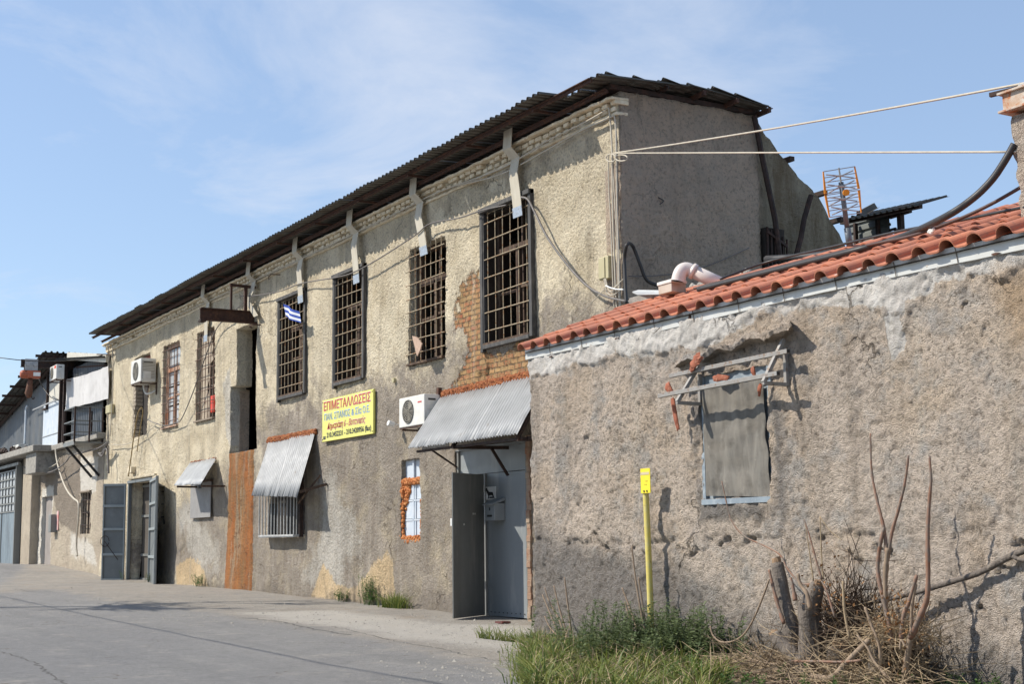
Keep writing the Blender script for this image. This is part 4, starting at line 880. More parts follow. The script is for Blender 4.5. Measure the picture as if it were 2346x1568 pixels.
# ------------------------------------------------------------------ sign
ys = YA-.10
A0 = P(738.5, 918, ys); A1 = P(855, 892, ys); B0 = P(736, 1012, ys); B1 = P(856, 996, ys)
sx0 = A0.x; sx1 = A1.x; sz1 = (A0.z+A1.z)/2; sz0 = (B0.z+B1.z)/2
sg = thing('shop_sign', 'yellow signboard with red, blue and black Greek lettering', 'sign', ((sx0+sx1)/2, YA, sz0))
mb = MB(); mb.box(sx0, sx1, ys, ys+.06, sz0, sz1); mb.build('sign_board', signy, sg, bevel=.006)
mb = MB()
for xx in (sx0+.04, sx1-.05):
    for zz in (sz0+.06, sz1-.06): mb.tube([(xx, ys-.001, zz), (xx, ys-.006, zz)], .018, 8)
mb.build('screw', black, sg)
def text(s, x0, x1, z0, z1, y, mat, parent, name, off=0., shear=0., serif=False):
    cu = bpy.data.curves.new(name, 'FONT'); cu.body = s; cu.size = 1; cu.extrude = .0; cu.offset = off; cu.shear = shear; cu.resolution_u = 3
    ob = bpy.data.objects.new('tmp', cu); C.objects.link(ob); dg = bpy.context.evaluated_depsgraph_get(); dg.update()
    me = bpy.data.meshes.new_from_object(ob.evaluated_get(dg)); bpy.data.objects.remove(ob)
    co = np.zeros(len(me.vertices)*3); me.vertices.foreach_get('co', co); co = co.reshape(-1, 3)
    mn = co.min(0); mx = co.max(0); X = x0+(co[:, 0]-mn[0])/(mx[0]-mn[0])*(x1-x0); Z = z0+(co[:, 1]-mn[1])/(mx[1]-mn[1])*(z1-z0)
    me.vertices.foreach_set('co', np.stack([X, np.full_like(X, y), Z], 1).astype(np.float32).ravel()); me.update()
    me.materials.clear(); me.materials.append(mat); me.name = name
    o = bpy.data.objects.new(name, me); C.objects.link(o); o.parent = parent; o.matrix_parent_inverse = Matrix.Translation(-parent.location); return o
SW = sx1-sx0; SH = sz1-sz0
def sl_(u0, u1, v0, v1): return sx0+SW*u0, sx0+SW*u1, sz0+SH*v0, sz0+SH*v1
for (s, u0, u1, v0, v1, mt, nm, off, sh) in (
    ('ΕΠΙΜΕΤΑΛΛΩΣΕΙΣ', .035, .955, .735, .955, redt, 'red_lettering', .012, 0), ('ΠΑΝ. ΣΠΑΝΟΣ & Σία Ο.Ε.', .05, .94, .50, .665, bluet, 'blue_lettering', .0, 0),
    ('Δημαράκη 6 - Βοτανικός', .11, .86, .235, .445, redt, 'script_lettering', .0, .35), ('210.3452231 - 210.3420956 (fax)', .10, .965, .045, .205, blackt, 'phone_numbers', .02, 0)):
    a, b, c_, d_ = sl_(u0, u1, v0, v1)
    if nm != 'phone_numbers':
        text(s, a-.012, b+.012, c_-.012, d_+.012, ys-.003, white, sg, 'letter_outline', off+.018, sh)
    text(s, a, b, c_, d_, ys-.007, mt, sg, nm, off, sh)
a, b, c_, d_ = sl_(.028, .075, .055, .125); mb = MB(); mb.box(a, b, ys-.006, ys-.003, c_, c_+(d_-c_)*.6); mb.box(a-.01, b+.01, ys-.006, ys-.003, c_+(d_-c_)*.75, d_); mb.build('telephone_mark', blackt, sg)
# ------------------------------------------------------------------ flag stuck in the bars
a = P(649, 697, 14.1); b = P(683, 712, 14.1); fl = thing('flag', 'small blue and white striped flag on a stick in a window', 'flag', a)
mb = MB(); nU, nV = 18, 9; vs = []; Uv = (P(684, 716, 14.0)-P(650, 699, 14.0)); Vv = P(652, 727, 14.0)-P(650, 699, 14.0)
for j in range(nV+1):
    for i in range(nU+1):
        u, v = i/nU, j/nV; vs.append(a+Uv*u+Vv*v*(1-.08*u)+Vector((0, .06*math.sin(u*7+v), 0)))
vsb = [p+Vector((0, .004, 0)) for p in vs]
fsw = []; fsb = []
for j in range(nV):
    for i in range(nU):
        k = j*(nU+1)+i; w_ = (j//2) % 2 == 1
        (fsw if w_ else fsb).append((k, k+1, k+nU+2, k+nU+1))
mb.add(vs+vsb, fsb+[tuple(q+len(vs) for q in f[::-1]) for f in fsb], 0); mb.add(vs+vsb, fsw+[tuple(q+len(vs) for q in f[::-1]) for f in fsw], 1); mb.build('cloth', [flagb, flagw], fl, smooth=True)
mb = MB(); mb.tube([a+Vector((-.05, 0, .06)), a+Vv*.35+Vector((-.02, .45, -.25))], .01, 5); mb.build('flag_stick', cablew, fl)
# splintered board hanging out of window two
a = P(944, 770, 14.30); mb = MB(); d = P(966, 792, 14.05)-a
mb.prism([a, a+d*.5+Vector((0, 0, .08)), a+d*1.0+Vector((.0, 0, .04)), a+d*.92+Vector((-.02, 0, -.08)), a+d*.98+Vector((-.1, 0, -.12)), a+d*.72+Vector((-.10, 0, -.30)), a+d*.3+Vector((-.05, 0, -.12))], (0, .025, 0))
tag(mb.build('broken_board', simple('pinkish_split_board', (.42, .30, .23), (.34, .23, .17), rough=.9, sc=8)), 'short splintered board hanging out through the window bars', 'board')
# ------------------------------------------------------------------ hoist beam over the loading opening
R_ = P(585, 735); hx = R_.x-.05; hz = P(585, 728).z
hb = thing('hoist_beam', 'rusty steel beam jutting out over the tall loading opening', 'steel beam', (hx, YA, hz))
mb = MB(); Y0 = 12.80
mb.box(hx-.012, hx+.012, Y0, YA+.5, hz-.16, hz+.16); mb.box(hx-.10, hx+.10, Y0, YA+.5, hz+.16, hz+.185); mb.box(hx-.10, hx+.10, Y0, YA+.5, hz-.185, hz-.16); mb.build('i_beam', rust, hb)
mb = MB(); mb.box(hx-.12, hx+.12, Y0-.02, Y0+.16, hz-.24, hz-.187); mb.build('end_plate', darkrust, hb)
mb = MB(); ya, yb = 13.75, 14.2; zt = hz+.95; mb.beam((hx, ya, hz+.19), (hx, ya, zt), .06, .06, (1, 0, 0)); mb.beam((hx, yb, hz+.19), (hx, yb, zt), .09, .09, (1, 0, 0)); mb.beam((hx, ya-.05, zt), (hx, YA, zt-.02), .08, .08); mb.build('pulley_frame', rust, hb)
# ------------------------------------------------------------------ little wall fittings
def fitting(name, label, cat, fn, mat, **k): mb = MB(); fn(mb); return tag(mb.build(name, mat, **k), label, cat)
q = P(600, 745); fitting('iron_hook', 'rusty iron hook in the wall beside the hoist beam', 'hook', lambda m: m.tube([q+Vector((0, .05, 0)), q+Vector((-.05, -.25, .0)), q+Vector((-.25, -.3, -.03)), q+Vector((-.3, -.2, -.06))], .02, 6), rust)
q = P(638, 632); fitting('iron_hook', 'small rusty iron hook high under the cornice', 'hook', lambda m: m.tube([q+Vector((.2, .05, 0)), q+Vector((.1, -.25, 0)), q+Vector((-.1, -.26, -.02)), q+Vector((-.1, -.25, -.12))], .016, 6), rust)
q = P(910, 872); fitting('wall_lamp_stub', 'small pale fitting on the wall above the white air conditioner', 'wall fitting', lambda m: (m.tube([q, q+Vector((0, -.12, 0))], .06, 10), m.tube([q+Vector((.05, 0, 0)), q+Vector((.4, -.02, -.45))], .01, 5)), beigebox)
q = P(905, 972, 14.3); fitting('security_lamp', 'small round lamp at the left foot of the white air conditioner', 'lamp', lambda m: (m.tube([q+Vector((0, -.04, -.02)), q+Vector((0, -.18, .02))], .065, 12), m.tube([q, q+Vector((-.0, .22, -.05))], .02, 6)), white)
q = P(1015, 915); fitting('wood_wedge', 'rust brown wedge standing at the upper corner of the large awning', 'wedge', lambda m: m.beam(q+Vector((0, -.1, -.15)), q+Vector((0, -.1, .25)), .09, .10, (1, 0, 0)), rust)
q = P(1188, 497, 14.3)
# telecom boxes
def tbox(x0, x1, y0, y1, Yp, label):
    a = P(x0, y0, Yp); b = P(x1, y1, Yp); t = thing('junction_box', label, 'junction box', ((a.x+b.x)/2, YA, b.z)); mb = MB(); mb.box(a.x, b.x, Yp, YA, b.z, a.z); mb.build('box_body', beigebox, t, bevel=.012)
    mb = MB(); mb.box(a.x+.02, b.x-.10, Yp-.02, Yp-.001, b.z+.02, a.z-.02); mb.build('box_lid', beigebox, t, bevel=.006)
tbox(1371, 1394, 592, 637, 14.36, 'beige cable junction box near the front corner of the long building')
tbox(243, 254, 930, 946, 14.36, 'beige cable junction box on the far end corner above the balcony')
# ------------------------------------------------------------------ cables
def cable(name, label, pts, r, mat, n=8, cat='cable', parts=None, grp=None, sides=6):
    mb = MB(); mb.tube(curve_pts(pts, n), r, sides); o = mb.build(name, mat, None, smooth=True); return tag(o, label, cat, grp)
c = lambda pts, Y=14.42: [P(x, y, Y) for x, y in pts]
cable('facade_cable', 'grey cable looping across the facade from window to window', c([(552, 678), (580, 678), (640, 668), (690, 650), (775, 635), (815, 622), (870, 592), (950, 540), (985, 513), (1050, 500), (1105, 482), (1160, 470)], 14.30), .016, cableg)
cable('facade_cable', 'grey cable hanging from the nearest barred window down to the tiled roof', c([(1195, 452), (1210, 458), (1228, 492), (1255, 545), (1300, 607), (1345, 655), (1385, 678), (1420, 688), (1448, 692)], 14.32), .024, cableg)
cable('facade_cable', 'thin dark cable slanting from the hoist beam to a barred window', c([(562, 690), (535, 715), (497, 752), (470, 820), (440, 905), (416, 960), (405, 968), (378, 976), (350, 968), (339, 962)], 14.3), .018, cableg)
cable('facade_cable', 'pale cable running low from the balcony to the bricked up window', c([(246, 1020), (290, 1018), (330, 1000), (345, 985), (362, 970)], 14.36), .014, cablew)
cable('cornice_cable', 'beige cable running along the cornice and down the front corner', c([(240, 795), (258, 786), (500, 680), (700, 588), (900, 492), (1000, 442), (1150, 385), (1250, 325), (1330, 285), (1380, 257)], 14.36)+c([(1391, 249), (1396, 256), (1402, 340), (1404, 480), (1408, 600), (1412, 690), (1414, 710)], 14.40), .017, cablew, sides=5)
cable('cornice_cable', 'second beige cable below the first one under the cornice', c([(1050, 425), (1150, 398), (1250, 345), (1330, 300), (1385, 276), (1400, 268)], 14.38)+c([(1409, 274), (1412, 350), (1414, 480), (1418, 600), (1420, 690), (1422, 706)], 14.42), .017, cablew, sides=5)
for k, dx in enumerate((-7, 5)):
    cable('corner_cable', ('leftmost' if k == 0 else 'rightmost')+' of the cables bundled down the front corner', c([(1398+dx*.6, 352), (1402+dx, 430), (1407+dx, 520), (1411+dx, 640), (1415+dx, 712)], 14.41), .014, cablew)
def loop(name, label, cx, cy, rx, ry, Yp, r, mat): cable(name, label, c([(cx+rx*math.cos(q), cy+ry*math.sin(q)) for q in np.linspace(0, 6.1, 9)], Yp), r, mat, 5)
loop('cable_coil', 'small coil of beige cable where the overhead wires meet the corner', 1400, 362, 11, 9, 14.33, .013, cablew)
loop('cable_coil', 'flat loop of beige cable beside the small coil on the corner', 1424, 362, 14, 7, 14.30, .014, cablew)
for i, pts in enumerate(([(1386, 638), (1390, 655), (1402, 662), (1420, 650)], [(1384, 640), (1392, 672), (1408, 675), (1425, 660)], [(1388, 640), (1395, 665), (1405, 668), (1412, 655), (1428, 640)])):
    cable('loose_cable', ('upper', 'lower', 'middle')[i]+' of the loose beige cables hanging under the junction box', c(pts, 14.34), .012, cablew)
cable('white_lead', 'short white lead between the junction box and the black hose', c([(1388, 655), (1400, 660), (1412, 663), (1428, 664)], 14.28), .014, white)
cable('twine', 'thin pale twine slanting down to the tiled roof', c([(1386, 662), (1350, 700), (1318, 735)], 14.3), .008, cablew)
cable('black_hose', 'black hose arching around the front corner of the long building', [P(1435, 695, 14.2), P(1432, 640, 14.25), P(1431, 590, 14.28), P(1437, 560, 14.2), PX(1450, 565, XG+.15), PX(1466, 605, XG+.12), PX(1480, 640, XG+.12), PX(1500, 652, XG+.12), PX(1535, 660, XG+.2)], .032, cableb)
a = P(1404, 351, 14.25); ch = Vector((-9.3, 11.9, P(2346, 345, 11.9).z))
def span(name, label, a, b, sag, r, mat, n=20):
    pts = [a.lerp(b, i/n)-Vector((0, 0, sag*4*(i/n)*(1-i/n))) for i in range(n+1)]; mb = MB(); mb.tube(pts, r, 6); return tag(mb.build(name, mat, None, smooth=True), label, 'cable')
span('overhead_wire', 'lower of the two pale wires, level between the corner and the chimney', a, P(2328, 348, 12.0), -.0, .0125, cablew)
b = P(2346, 171, 12.0); b2 = a+(b-a)*1.6
span('overhead_wire', 'upper of the two pale wires, rising to the right', a, b2, .10, .0135, cablew)
q = PX(1520, 460, XG+.06); cable('wire_stub', 'short wire stub sticking out of the shaded gable wall', [PX(1507, 452, XG+.02), q, PX(1512, 468, XG+.1)], .010, cableb)
cable('gable_wire', 'slack thin wire drooping across the shaded gable wall', [PX(1440, 633, XG+.06), PX(1500, 632, XG+.06), PX(1580, 622, XG+.06), PX(1650, 598, XG+.06), PX(1716, 568, XG+.06)], .010, cableg)
# ropes, wires at the left end
cable('ochre_rope', 'ochre rope slung from the bricked up window to the gate block', c([(324, 934), (316, 948), (308, 990), (300, 1050), (294, 1092)], 14.2), .022, rope)
cable('ochre_rope', 'short hanging end of ochre rope beside the longer one', c([(324, 934), (327, 945), (320, 990), (314, 1035)], 14.25), .020, rope)
cable('end_cable', 'dark cable running down the far end corner', c([(249, 790), (250, 870), (247, 960), (248, 1010), (246, 1080)], 14.38), .022, cableg)
cable('end_cable', 'pale cable running down beside the dark one at the far corner', c([(258, 786), (259, 860), (256, 940), (252, 1000)], 14.38), .020, cablew)
mb = MB(); q = P(248, 815, 14.3); mb.beam(q+Vector((-.6, -.3, .1)), q+Vector((.4, .1, 0)), .04, .04); tag(mb.build('cable_bracket', rust), 'rusty cable bracket at the far top corner of the long building', 'bracket')
q = P(240, 812, 14.0)
cable('street_wire', 'black wire entering from the left edge of the photo to the far corner', [q, P(205, 822, 13.2), P(150, 827, 11.6), P(80, 828, 10.2), P(0, 820, 9.0), P(-120, 800, 8.0)], .016, cableb)
# brick stub and ledge on facade
q = P(308, 1078); fitting('stone_stub', 'small stone block jutting from the wall above the left gate', 'stone', lambda m: m.box(q.x-.25, q.x+.25, YA-.2, YA, q.z-.12, q.z+.12), cornm, bevel=.02)
# mailbox and dog plate on the right gate
a = P(1107, 1152, YA-.25); b = P(1127, 1196, YA-.25)
mbx = thing('mailbox', 'grey metal mailbox on the steel gate below the dog plate', 'mailbox', (a.x, YA, b.z))
mb = MB(); mb.box(a.x, b.x+.02, YA-.20, YA+.05, b.z+.02, a.z-.02); mb.build('box_body', doorlight, mbx, bevel=.01)
mb = MB(); mb.prism([(a.x-.03, YA-.26, a.z-.04), (a.x-.03, YA+.05, a.z+.09), (a.x-.03, YA+.05, a.z+.03), (a.x-.03, YA-.26, a.z-.06)], (b.x-a.x+.07, 0, 0)); mb.build('box_lid', doorlight, mbx)
mb = MB(); mb.box(a.x+.08, b.x-.08, YA-.206, YA-.201, b.z+.10, b.z+.14); mb.box(a.x+.16, a.x+.20, YA-.206, YA-.201, a.z-.17, a.z-.11); mb.build('slot_and_lock', black, mbx)
a = P(1111, 1117, YA+.04); b = P(1136, 1145, YA+.04); dg_ = thing('dog_plate', 'small white plate with a black dog on the steel gate', 'sign', (a.x, YA, b.z))
mb = MB(); mb.box(a.x, b.x, YA+.03, YA+.05, b.z, a.z); mb.build('plate', white, dg_)
dog = [(.10, .80), (.17, .95), (.24, .98), (.30, .80), (.42, .62), (.60, .60), (.76, .58), (.80, .45), (.84, .30), (.90, .12), (.95, .06), (.86, .06), (.76, .25), (.68, .34), (.52, .32), (.44, .30), (.42, .08), (.33, .06), (.36, .28), (.30, .45), (.22, .62), (.14, .70)]
mb = MB(); mb.prism([(a.x+(b.x-a.x)*u, YA+.028, b.z+(a.z-b.z)*(.03+v*.93)) for u, v in dog], (0, -.004, 0)); mb.box(a.x+(b.x-a.x)*.48, a.x+(b.x-a.x)*.8, YA+.022, YA+.029, b.z+.03, b.z+.06); mb.build('dog_silhouette', black, dg_)
q = PG(1153, 1430); fitting('litter', 'flattened dark packet on the ground at the foot of the steel gate', 'litter', lambda m: (m.box(q.x-.15, q.x+.08, q.y-.1, q.y+.12, q.z+.0, q.z+.04), m.box(q.x+.02, q.x+.2, q.y-.14, q.y+.02, q.z+.01, q.z+.05)), simple('dark_red_packet', (.05, .03, .03), (.20, .05, .04), rough=.5, sc=20))
# ------------------------------------------------------------------ the low tiled house at the right
Bh = thing('tiled_house', 'low rough plaster house with an orange tiled roof and a covered window', 'building', (-14, YB, 0))
BX0, BX1 = -19.10, -6.0
us = list(np.arange(BX0, -8.6, .024))+list(np.arange(-8.6, BX1, .1)); zs = list(np.arange(-.3, 4.55, .026))
WB = (P(1612, 1000, YB).x, P(1768, 1000, YB).x, P(1690, 1142, YB).z, P(1690, 850, YB).z)
bz = lambda pts: zpoly(pts, YB)
gP = bz([(1200, 1200), (1300, 1245), (1450, 1280), (1600, 1330), (1700, 1390), (1900, 1480), (2346, 1500), (2346, 1750), (1200, 1600)])
gQ = bz([(1590, 900), (1640, 890), (1600, 1020), (1612, 1140), (1700, 1150), (1780, 1150), (1775, 900), (1800, 900), (1815, 1180), (1700, 1190), (1600, 1200)])
pP = bz([(1190, 830), (1210, 870), (1300, 845), (1420, 820), (1560, 800), (1640, 780), (1760, 720), (1900, 700), (1990, 690), (2060, 730), (2050, 820), (2080, 700), (2150, 640), (2300, 620), (2400, 590), (2400, 400), (1190, 740)])
pQ = bz([(2030, 720), (2070, 720), (2075, 800), (2050, 830), (2035, 790)])
tP = bz([(2290, 640), (2420, 600), (2420, 800), (2300, 760)])
HOL = [(P(x, y, YB).x, P(x, y, YB).z, r_) for x, y, r_ in ((1553, 1258, .05), (1567, 1262, .04), (1595, 1262, .07), (1583, 1272, .06), (1668, 1238, .08), (1650, 1250, .05), (1375, 1253, .05), (1387, 1258, .05), (1360, 1225, .04), (2010, 1262, .07), (2035, 1266, .06), (1968, 1288, .05), (1945, 1270, .06), (1450, 1262, .04), (1475, 1270, .04), (2335, 1250, .08), (2296, 1305, .07), (1880, 1235, .05), (2255, 1395, .05), (2210, 700, .04), (1720, 1235, .06))]
def extraB(U, Z):
    r = fbm(U, 0*U, Z, .7, 3, 51)*.05+fbm(U, 0*U, Z, 13, 3, 52)*.014
    for hx_, hz_, hr in HOL: r = r-.09*np.clip(1.3-np.hypot((U-hx_)+.03*np.sin(Z*90), (Z-hz_)*1.4+.03*np.sin(U*70))/hr, 0, 1)
    wob = .12*fbm(U, 0*U, Z, 2.5, 4, 61)
    s1 = np.clip(.5-(poly_sd(U, Z, pP)+wob*1.6)/.05, 0, 1); r = r+s1*.03
    s2 = np.clip(.5-(poly_sd(U, Z, gQ)+wob)/.05, 0, 1); r = r+s2*.018
    # horizontal ragged crack band
    band = np.exp(-((Z-(P(1700, 1240, YB).z+.15*fbm(U, 0*U, 0*U, .5, 3, 71)))/.05)**2)*(vn(U*3, 0*U, Z*5, 9) > .05); r = r-band*.035
    return r-.03*np.clip(.06-(U-BX0), 0, 1)*8*(vn(U*0, 0*U, Z*3, 77)+.5)
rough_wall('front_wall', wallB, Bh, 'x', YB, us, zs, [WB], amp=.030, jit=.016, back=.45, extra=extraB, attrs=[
    ('grey', lambda U, Z: np.maximum(soft(poly_sd(U, Z, gP), 1.1), soft(poly_sd(U, Z, gQ), .25)*.8)),
    ('pale', lambda U, Z: np.maximum(soft(poly_sd(U, Z, pP), .35), soft(poly_sd(U, Z, pQ), .15))), ('tan', lambda U, Z: soft(poly_sd(U, Z, tP), .8))])
mb = MB(); mb.box(BX0+.02, BX0+.3, YB+.4, 14.4, -.2, 4.5); mb.build('side_wall', wallC, Bh)
mb = MB(); mb.box(BX0+.3, BX1, 14.2, 14.4, -.2, 5.0); mb.build('back_wall', wallC, Bh)
# gutter fascia
mb = MB(); z0 = EYE+2.87; z1 = EYE+3.05; rr = random.Random(4); k = 40; vs = []; fs = []
for i in range(k+1):
    x_ = -19.14+(BX1+19.14)*i/k; dz = rr.uniform(-.004, .004)+.012*math.sin(x_*.9); dy = rr.uniform(-.006, .006)
    vs += [(x_, 11.545+dy, z0+dz), (x_, 11.535+dy, z1+dz), (x_, 11.60, z1+dz), (x_, 11.60, z0+dz)]
for i in range(k):
    for a, b in ((0, 1), (1, 2), (2, 3), (3, 0)): fs.append((4*i+a, 4*i+b, 4*i+4+b, 4*i+4+a))
fs += [(0, 3, 2, 1), (4*k, 4*k+1, 4*k+2, 4*k+3)]; mb.add(vs, fs); fa = mb.build('fascia', fascia_m, Bh)
mb = MB(); mb.box(-18.95, BX1, 11.62, 12.1, EYE+2.88, EYE+2.99); mb.build('eave_soffit', conc, Bh)
mb = MB(); seam = simple('seam_line', (.16, .13, .10), rough=.9)
for k in range(11): x_ = -18.45+k*.92+rr.uniform(-.05, .05); mb.tube([(x_, 11.530, z1-.005), (x_+.02, 11.528, (z0+z1)/2), (x_+.03, 11.532, z0+.0)], .005, 4)
mb.build('fascia_seams', seam, fa)
for x_, y_, w_ in ((1262, 818, .06), (1413, 776, .07), (2280, 582, .07), (1580, 727, .025)):
    q = P(x_, y_, 11.53); mb = MB(); h_ = .015 if w_ > .03 else .06
    mb.prism([(q.x+w_*math.cos(a)*random.Random(int(x_+a*9)).uniform(.6, 1.1), 11.523, q.z+h_*math.sin(a)*random.Random(int(a*7)).uniform(.6, 1.2)) for a in np.linspace(0, 6.28, 10)[:-1]], (0, .015, 0)); mb.build('rust_patch', rust, fa)
# roof tiles: rows of curved tiles, each row lapping over the one below
sl_a = math.atan(.385); dn = Vector((0, -math.cos(sl_a), -math.sin(sl_a))); nn = Vector((0, -math.sin(sl_a), math.cos(sl_a))); upS = -dn
def roofp(x, s, h): return Vector((x, 11.45, EYE+3.02))+upS*s+nn*h
prof = []
for i in range(13): q = math.pi*i/12; prof.append((.095-.095*math.cos(q), .088*math.sin(q)))
prof = [(u, max(h, .0)) for u, h in prof]+[(.205, -.012), (.235, -.022), (.33, -.022), (.365, -.008)]
PIT = .385; ROWS = 5; EXP = .505; vs = []; fs = []; rr = random.Random(11); TL_ = .58
rows = []
for r_ in range(ROWS):
    for c_ in range(34):
        x0 = -19.20+c_*PIT
        if x0 > -6.2: break
        s0 = r_*EXP+rr.uniform(-.012, .012); jx = rr.uniform(-.006, .006); jh = rr.uniform(-.003, .004); ta = rr.uniform(-.008, .008)
        b = len(vs); n_ = len(prof)
        for s_, lift in ((s0, .028), (s0+TL_*.5, .014), (s0+TL_, .0)):
            for th in (0, .018):
                for i, (u, h) in enumerate(prof):
                    sc_w = 1.0+.05*(1-(s_-s0)/TL_)
                    vs.append(roofp(x0+jx+u*sc_w+(s_-s0)*ta, s_, h*sc_w+lift+jh-th+(.0 if h > 0 else 0)))
        for j in range(2):
            for i in range(n_-1):
                a = b+j*2*n_+i; d = a+2*n_; fs.append((a, a+1, d+1, d)); fs.append((a+n_, d+n_, d+n_+1, a+n_+1))
        for i in range(n_-1):
            a = b+i; fs.append((a, a+n_, a+n_+1, a+1)); a = b+4*n_+i; fs.append((a, a+1, a+n_+1, a+n_))
        for j in range(2): a = b+j*2*n_; fs.append((a, a+2*n_, a+3*n_, a+n_)); a += n_-1; fs.append((a, a+n_, a+3*n_, a+2*n_))
mb = MB(); mb.add(vs, fs); ro = mb.build('roof_tiles', tilem, Bh, smooth=False); set_rnd(ro, 6*len(prof))
mb = MB(); mb.prism([roofp(-19.1, .02, -.05), roofp(-19.1, ROWS*EXP, -.05), roofp(-19.1, ROWS*EXP, -.16), roofp(-19.1, .16, -.10)], (13, 0, 0)); mb.build('roof_deck', darkin, Bh)
mb = MB(); blobs(mb, [roofp(-19.1, 5.15*EXP, .02), roofp(-16.3, 5.15*EXP, .02)], .09, 50, 44, .6); mb.build('ridge_mortar', conc, Bh, smooth=True)
# chimney
cp = lambda x, y: P(x, y, 12.0)
q0 = cp(2342, 475); q1 = cp(2316, 268)
mb = MB(); vs = []; fs = []; nseg = 24; rr = random.Random(2); W_ = .62
for i in range(nseg+1):
    t = i/nseg; xl_ = q0.x+(q1.x-q0.x)*t; z_ = (q0.z-.35)+(q1.z-q0.z+.35)*t
    ring = []
    for (dx, dy) in ((0, 0), (.2, -.01), (.42, 0), (W_, 0), (W_, .25), (W_, .5), (.3, .52), (0, .5), (0, .25)):
        p = Vector((xl_+dx, 12.0+dy, z_)); p += Vector((1, 1, 0))*.035*mnoise.noise(p*7)+Vector((1, -1, 0))*.03*mnoise.noise(p*3.1); vs.append(p)
k = 9
for i in range(nseg):
    for j in range(k): fs.append((i*k+j, i*k+(j+1) % k, i*k+k+(j+1) % k, i*k+k+j))
fs.append(tuple(nseg*k+j for j in range(k))); mb.add(vs, fs); chm = mb.build('chimney', wallB, Bh)
mb = MB(); z_ = cp(2310, 262).z; xa = cp(2303, 262).x; zt_ = cp(2303, 222).z
mb.box(xa, xa+1.0, 11.88, 12.7, z_, z_+.025); mb.box(xa+.04, xa+.96, 11.92, 12.66, z_+.025, zt_); mb.box(xa, xa+1.0, 11.88, 12.7, zt_, zt_+.025); mb.build('chimney_cap', simple('rusty_white_metal', (.50, .48, .43), (.40, .24, .14), (.36, .12, .04), .7, sc=5, thr=(.48, .6)), chm, bevel=.004)
mb = MB(); q = cp(2268, 218); mb.beam(q, (q.x+.75, 12.2, q.z+.0), .045, .045); mb.beam(cp(2320, 215), cp(2400, 205), .05, .04); mb.build('iron_bar', darkrust, chm)
mb = MB(); q = cp(2318, 205); mb.prism([q, q+Vector((.05, 0, -.16)), q+Vector((.22, -.02, -.16)), q+Vector((.20, -.03, .02))], (0, .012, 0)); q = cp(2335, 188); mb.prism([q, q+Vector((-.08, 0, -.14)), q+Vector((.10, 0, -.20)), q+Vector((.05, 0, -.04))], (.02, .25, 0)); mb.prism([cp(2310, 220), cp(2350, 198), cp(2380, 200), cp(2380, 222)], (0, .3, 0)); mb.build('folded_sheet', galv, chm)
# window of the tiled house: flashing frame and the cloth over it
x0, x1, z0, z1 = WB; mb = MB(); mb.box(x0-.03, x1+.04, YB+.03, YB+.06, z0-.02, z1+.16); fr = mb.build('window', bluegrey, Bh); fr['label'] = 'window sealed with blue-grey sheet under a brown cloth'
mb = MB(); mb.beam((x0-.02, YB-.03, z0-.035), (x1+.03, YB-.03, z0-.035), .05, .07); mb.beam((x0+.0, YB+.0, z0), (x0-.0, YB+.0, z1), .04, .06, (1, 0, 0)); mb.beam((x1+.02, YB+.0, z0), (x1, YB+.0, z1), .04, .07, (1, 0, 0)); mb.build('window_frame', bluegrey, fr)
mb = MB(); nu, nv = 46, 60; vs = []; TLc = P(1612, 893, YB-.02); TRc = P(1754, 868, YB-.02); BLc = P(1622, 1137, YB-.02); BRc = P(1771, 1139, YB-.02)
for j in range(nv+1):
    for i in range(nu+1):
        u, v = i/nu, j/nv; p = TLc.lerp(TRc, u).lerp(BLc.lerp(BRc, u), v)
        f_ = .010*mnoise.noise(Vector((u*7, v*1.2, 1)))+.006*mnoise.noise(Vector((u*16, v*2.0, 5)))+.006*mnoise.noise(Vector((u*3, v*6, 9)))
        if j == 0: p.z += .03*mnoise.noise(Vector((u*9, 0, 2)))
        if i == nu: p.x += .03*mnoise.noise(Vector((0, v*4, 6)))-.03*math.exp(-((v-.45)/.12)**2)
        vs.append(p+Vector((0, -.03+f_*3.2, 0)))
n0 = len(vs); vs += [p+Vector((0, .004, 0)) for p in vs]; fs = []
for j in range(nv):
    for i in range(nu): a = j*(nu+1)+i; fs += [(a, a+1, a+nu+2, a+nu+1), (n0+a, n0+a+nu+1, n0+a+nu+2, n0+a+1)]
mb.add(vs, fs); mb.build('cloth_cover', tarpb, fr, smooth=True)
# mortar lip above the window, left by the old tiled canopy
mb = MB(); pts = [(1545, 832), (1575, 822), (1610, 820), (1640, 800), (1680, 795), (1718, 775), (1760, 770), (1790, 760), (1812, 742)]
up_ = [(1552, 822), (1580, 812), (1615, 808), (1645, 788), (1684, 782), (1721, 762), (1760, 756), (1792, 745), (1812, 735)]
nP = 140; vs = []; rr = random.Random(21)
def lerpl(pl, t):
    t *= len(pl)-1; i = min(int(t), len(pl)-2); f_ = t-i; return (pl[i][0]+(pl[i+1][0]-pl[i][0])*f_, pl[i][1]+(pl[i+1][1]-pl[i][1])*f_)
for i in range(nP+1):
    t = i/nP; ux, uy = lerpl(up_, t); lx, ly = lerpl(pts, t); sc = .16+.10*t; wob = abs(math.sin(t*math.pi*4.2))**.6*.05
    a = P(ux, uy, YB); e_ = P(lx, ly, YB-sc)
    for k, (f_, zz) in enumerate(((0, 0), (.35, .0), (.7, 0), (1, 0))):
        p = a.lerp(e_, f_); p.z += wob*f_+.03*mnoise.noise(p*6)+.03*mnoise.noise(p*15)+rr.uniform(-.004, .004); p.y += .05*mnoise.noise(p*8)+.03*mnoise.noise(p*21); vs.append(p)
    vs.append(e_+Vector((0, .01, wob-.05-.02*mnoise.noise(e_*11)))); vs.append(Vector((a.x, YB+.05, e_.z-.04)))
fs = []
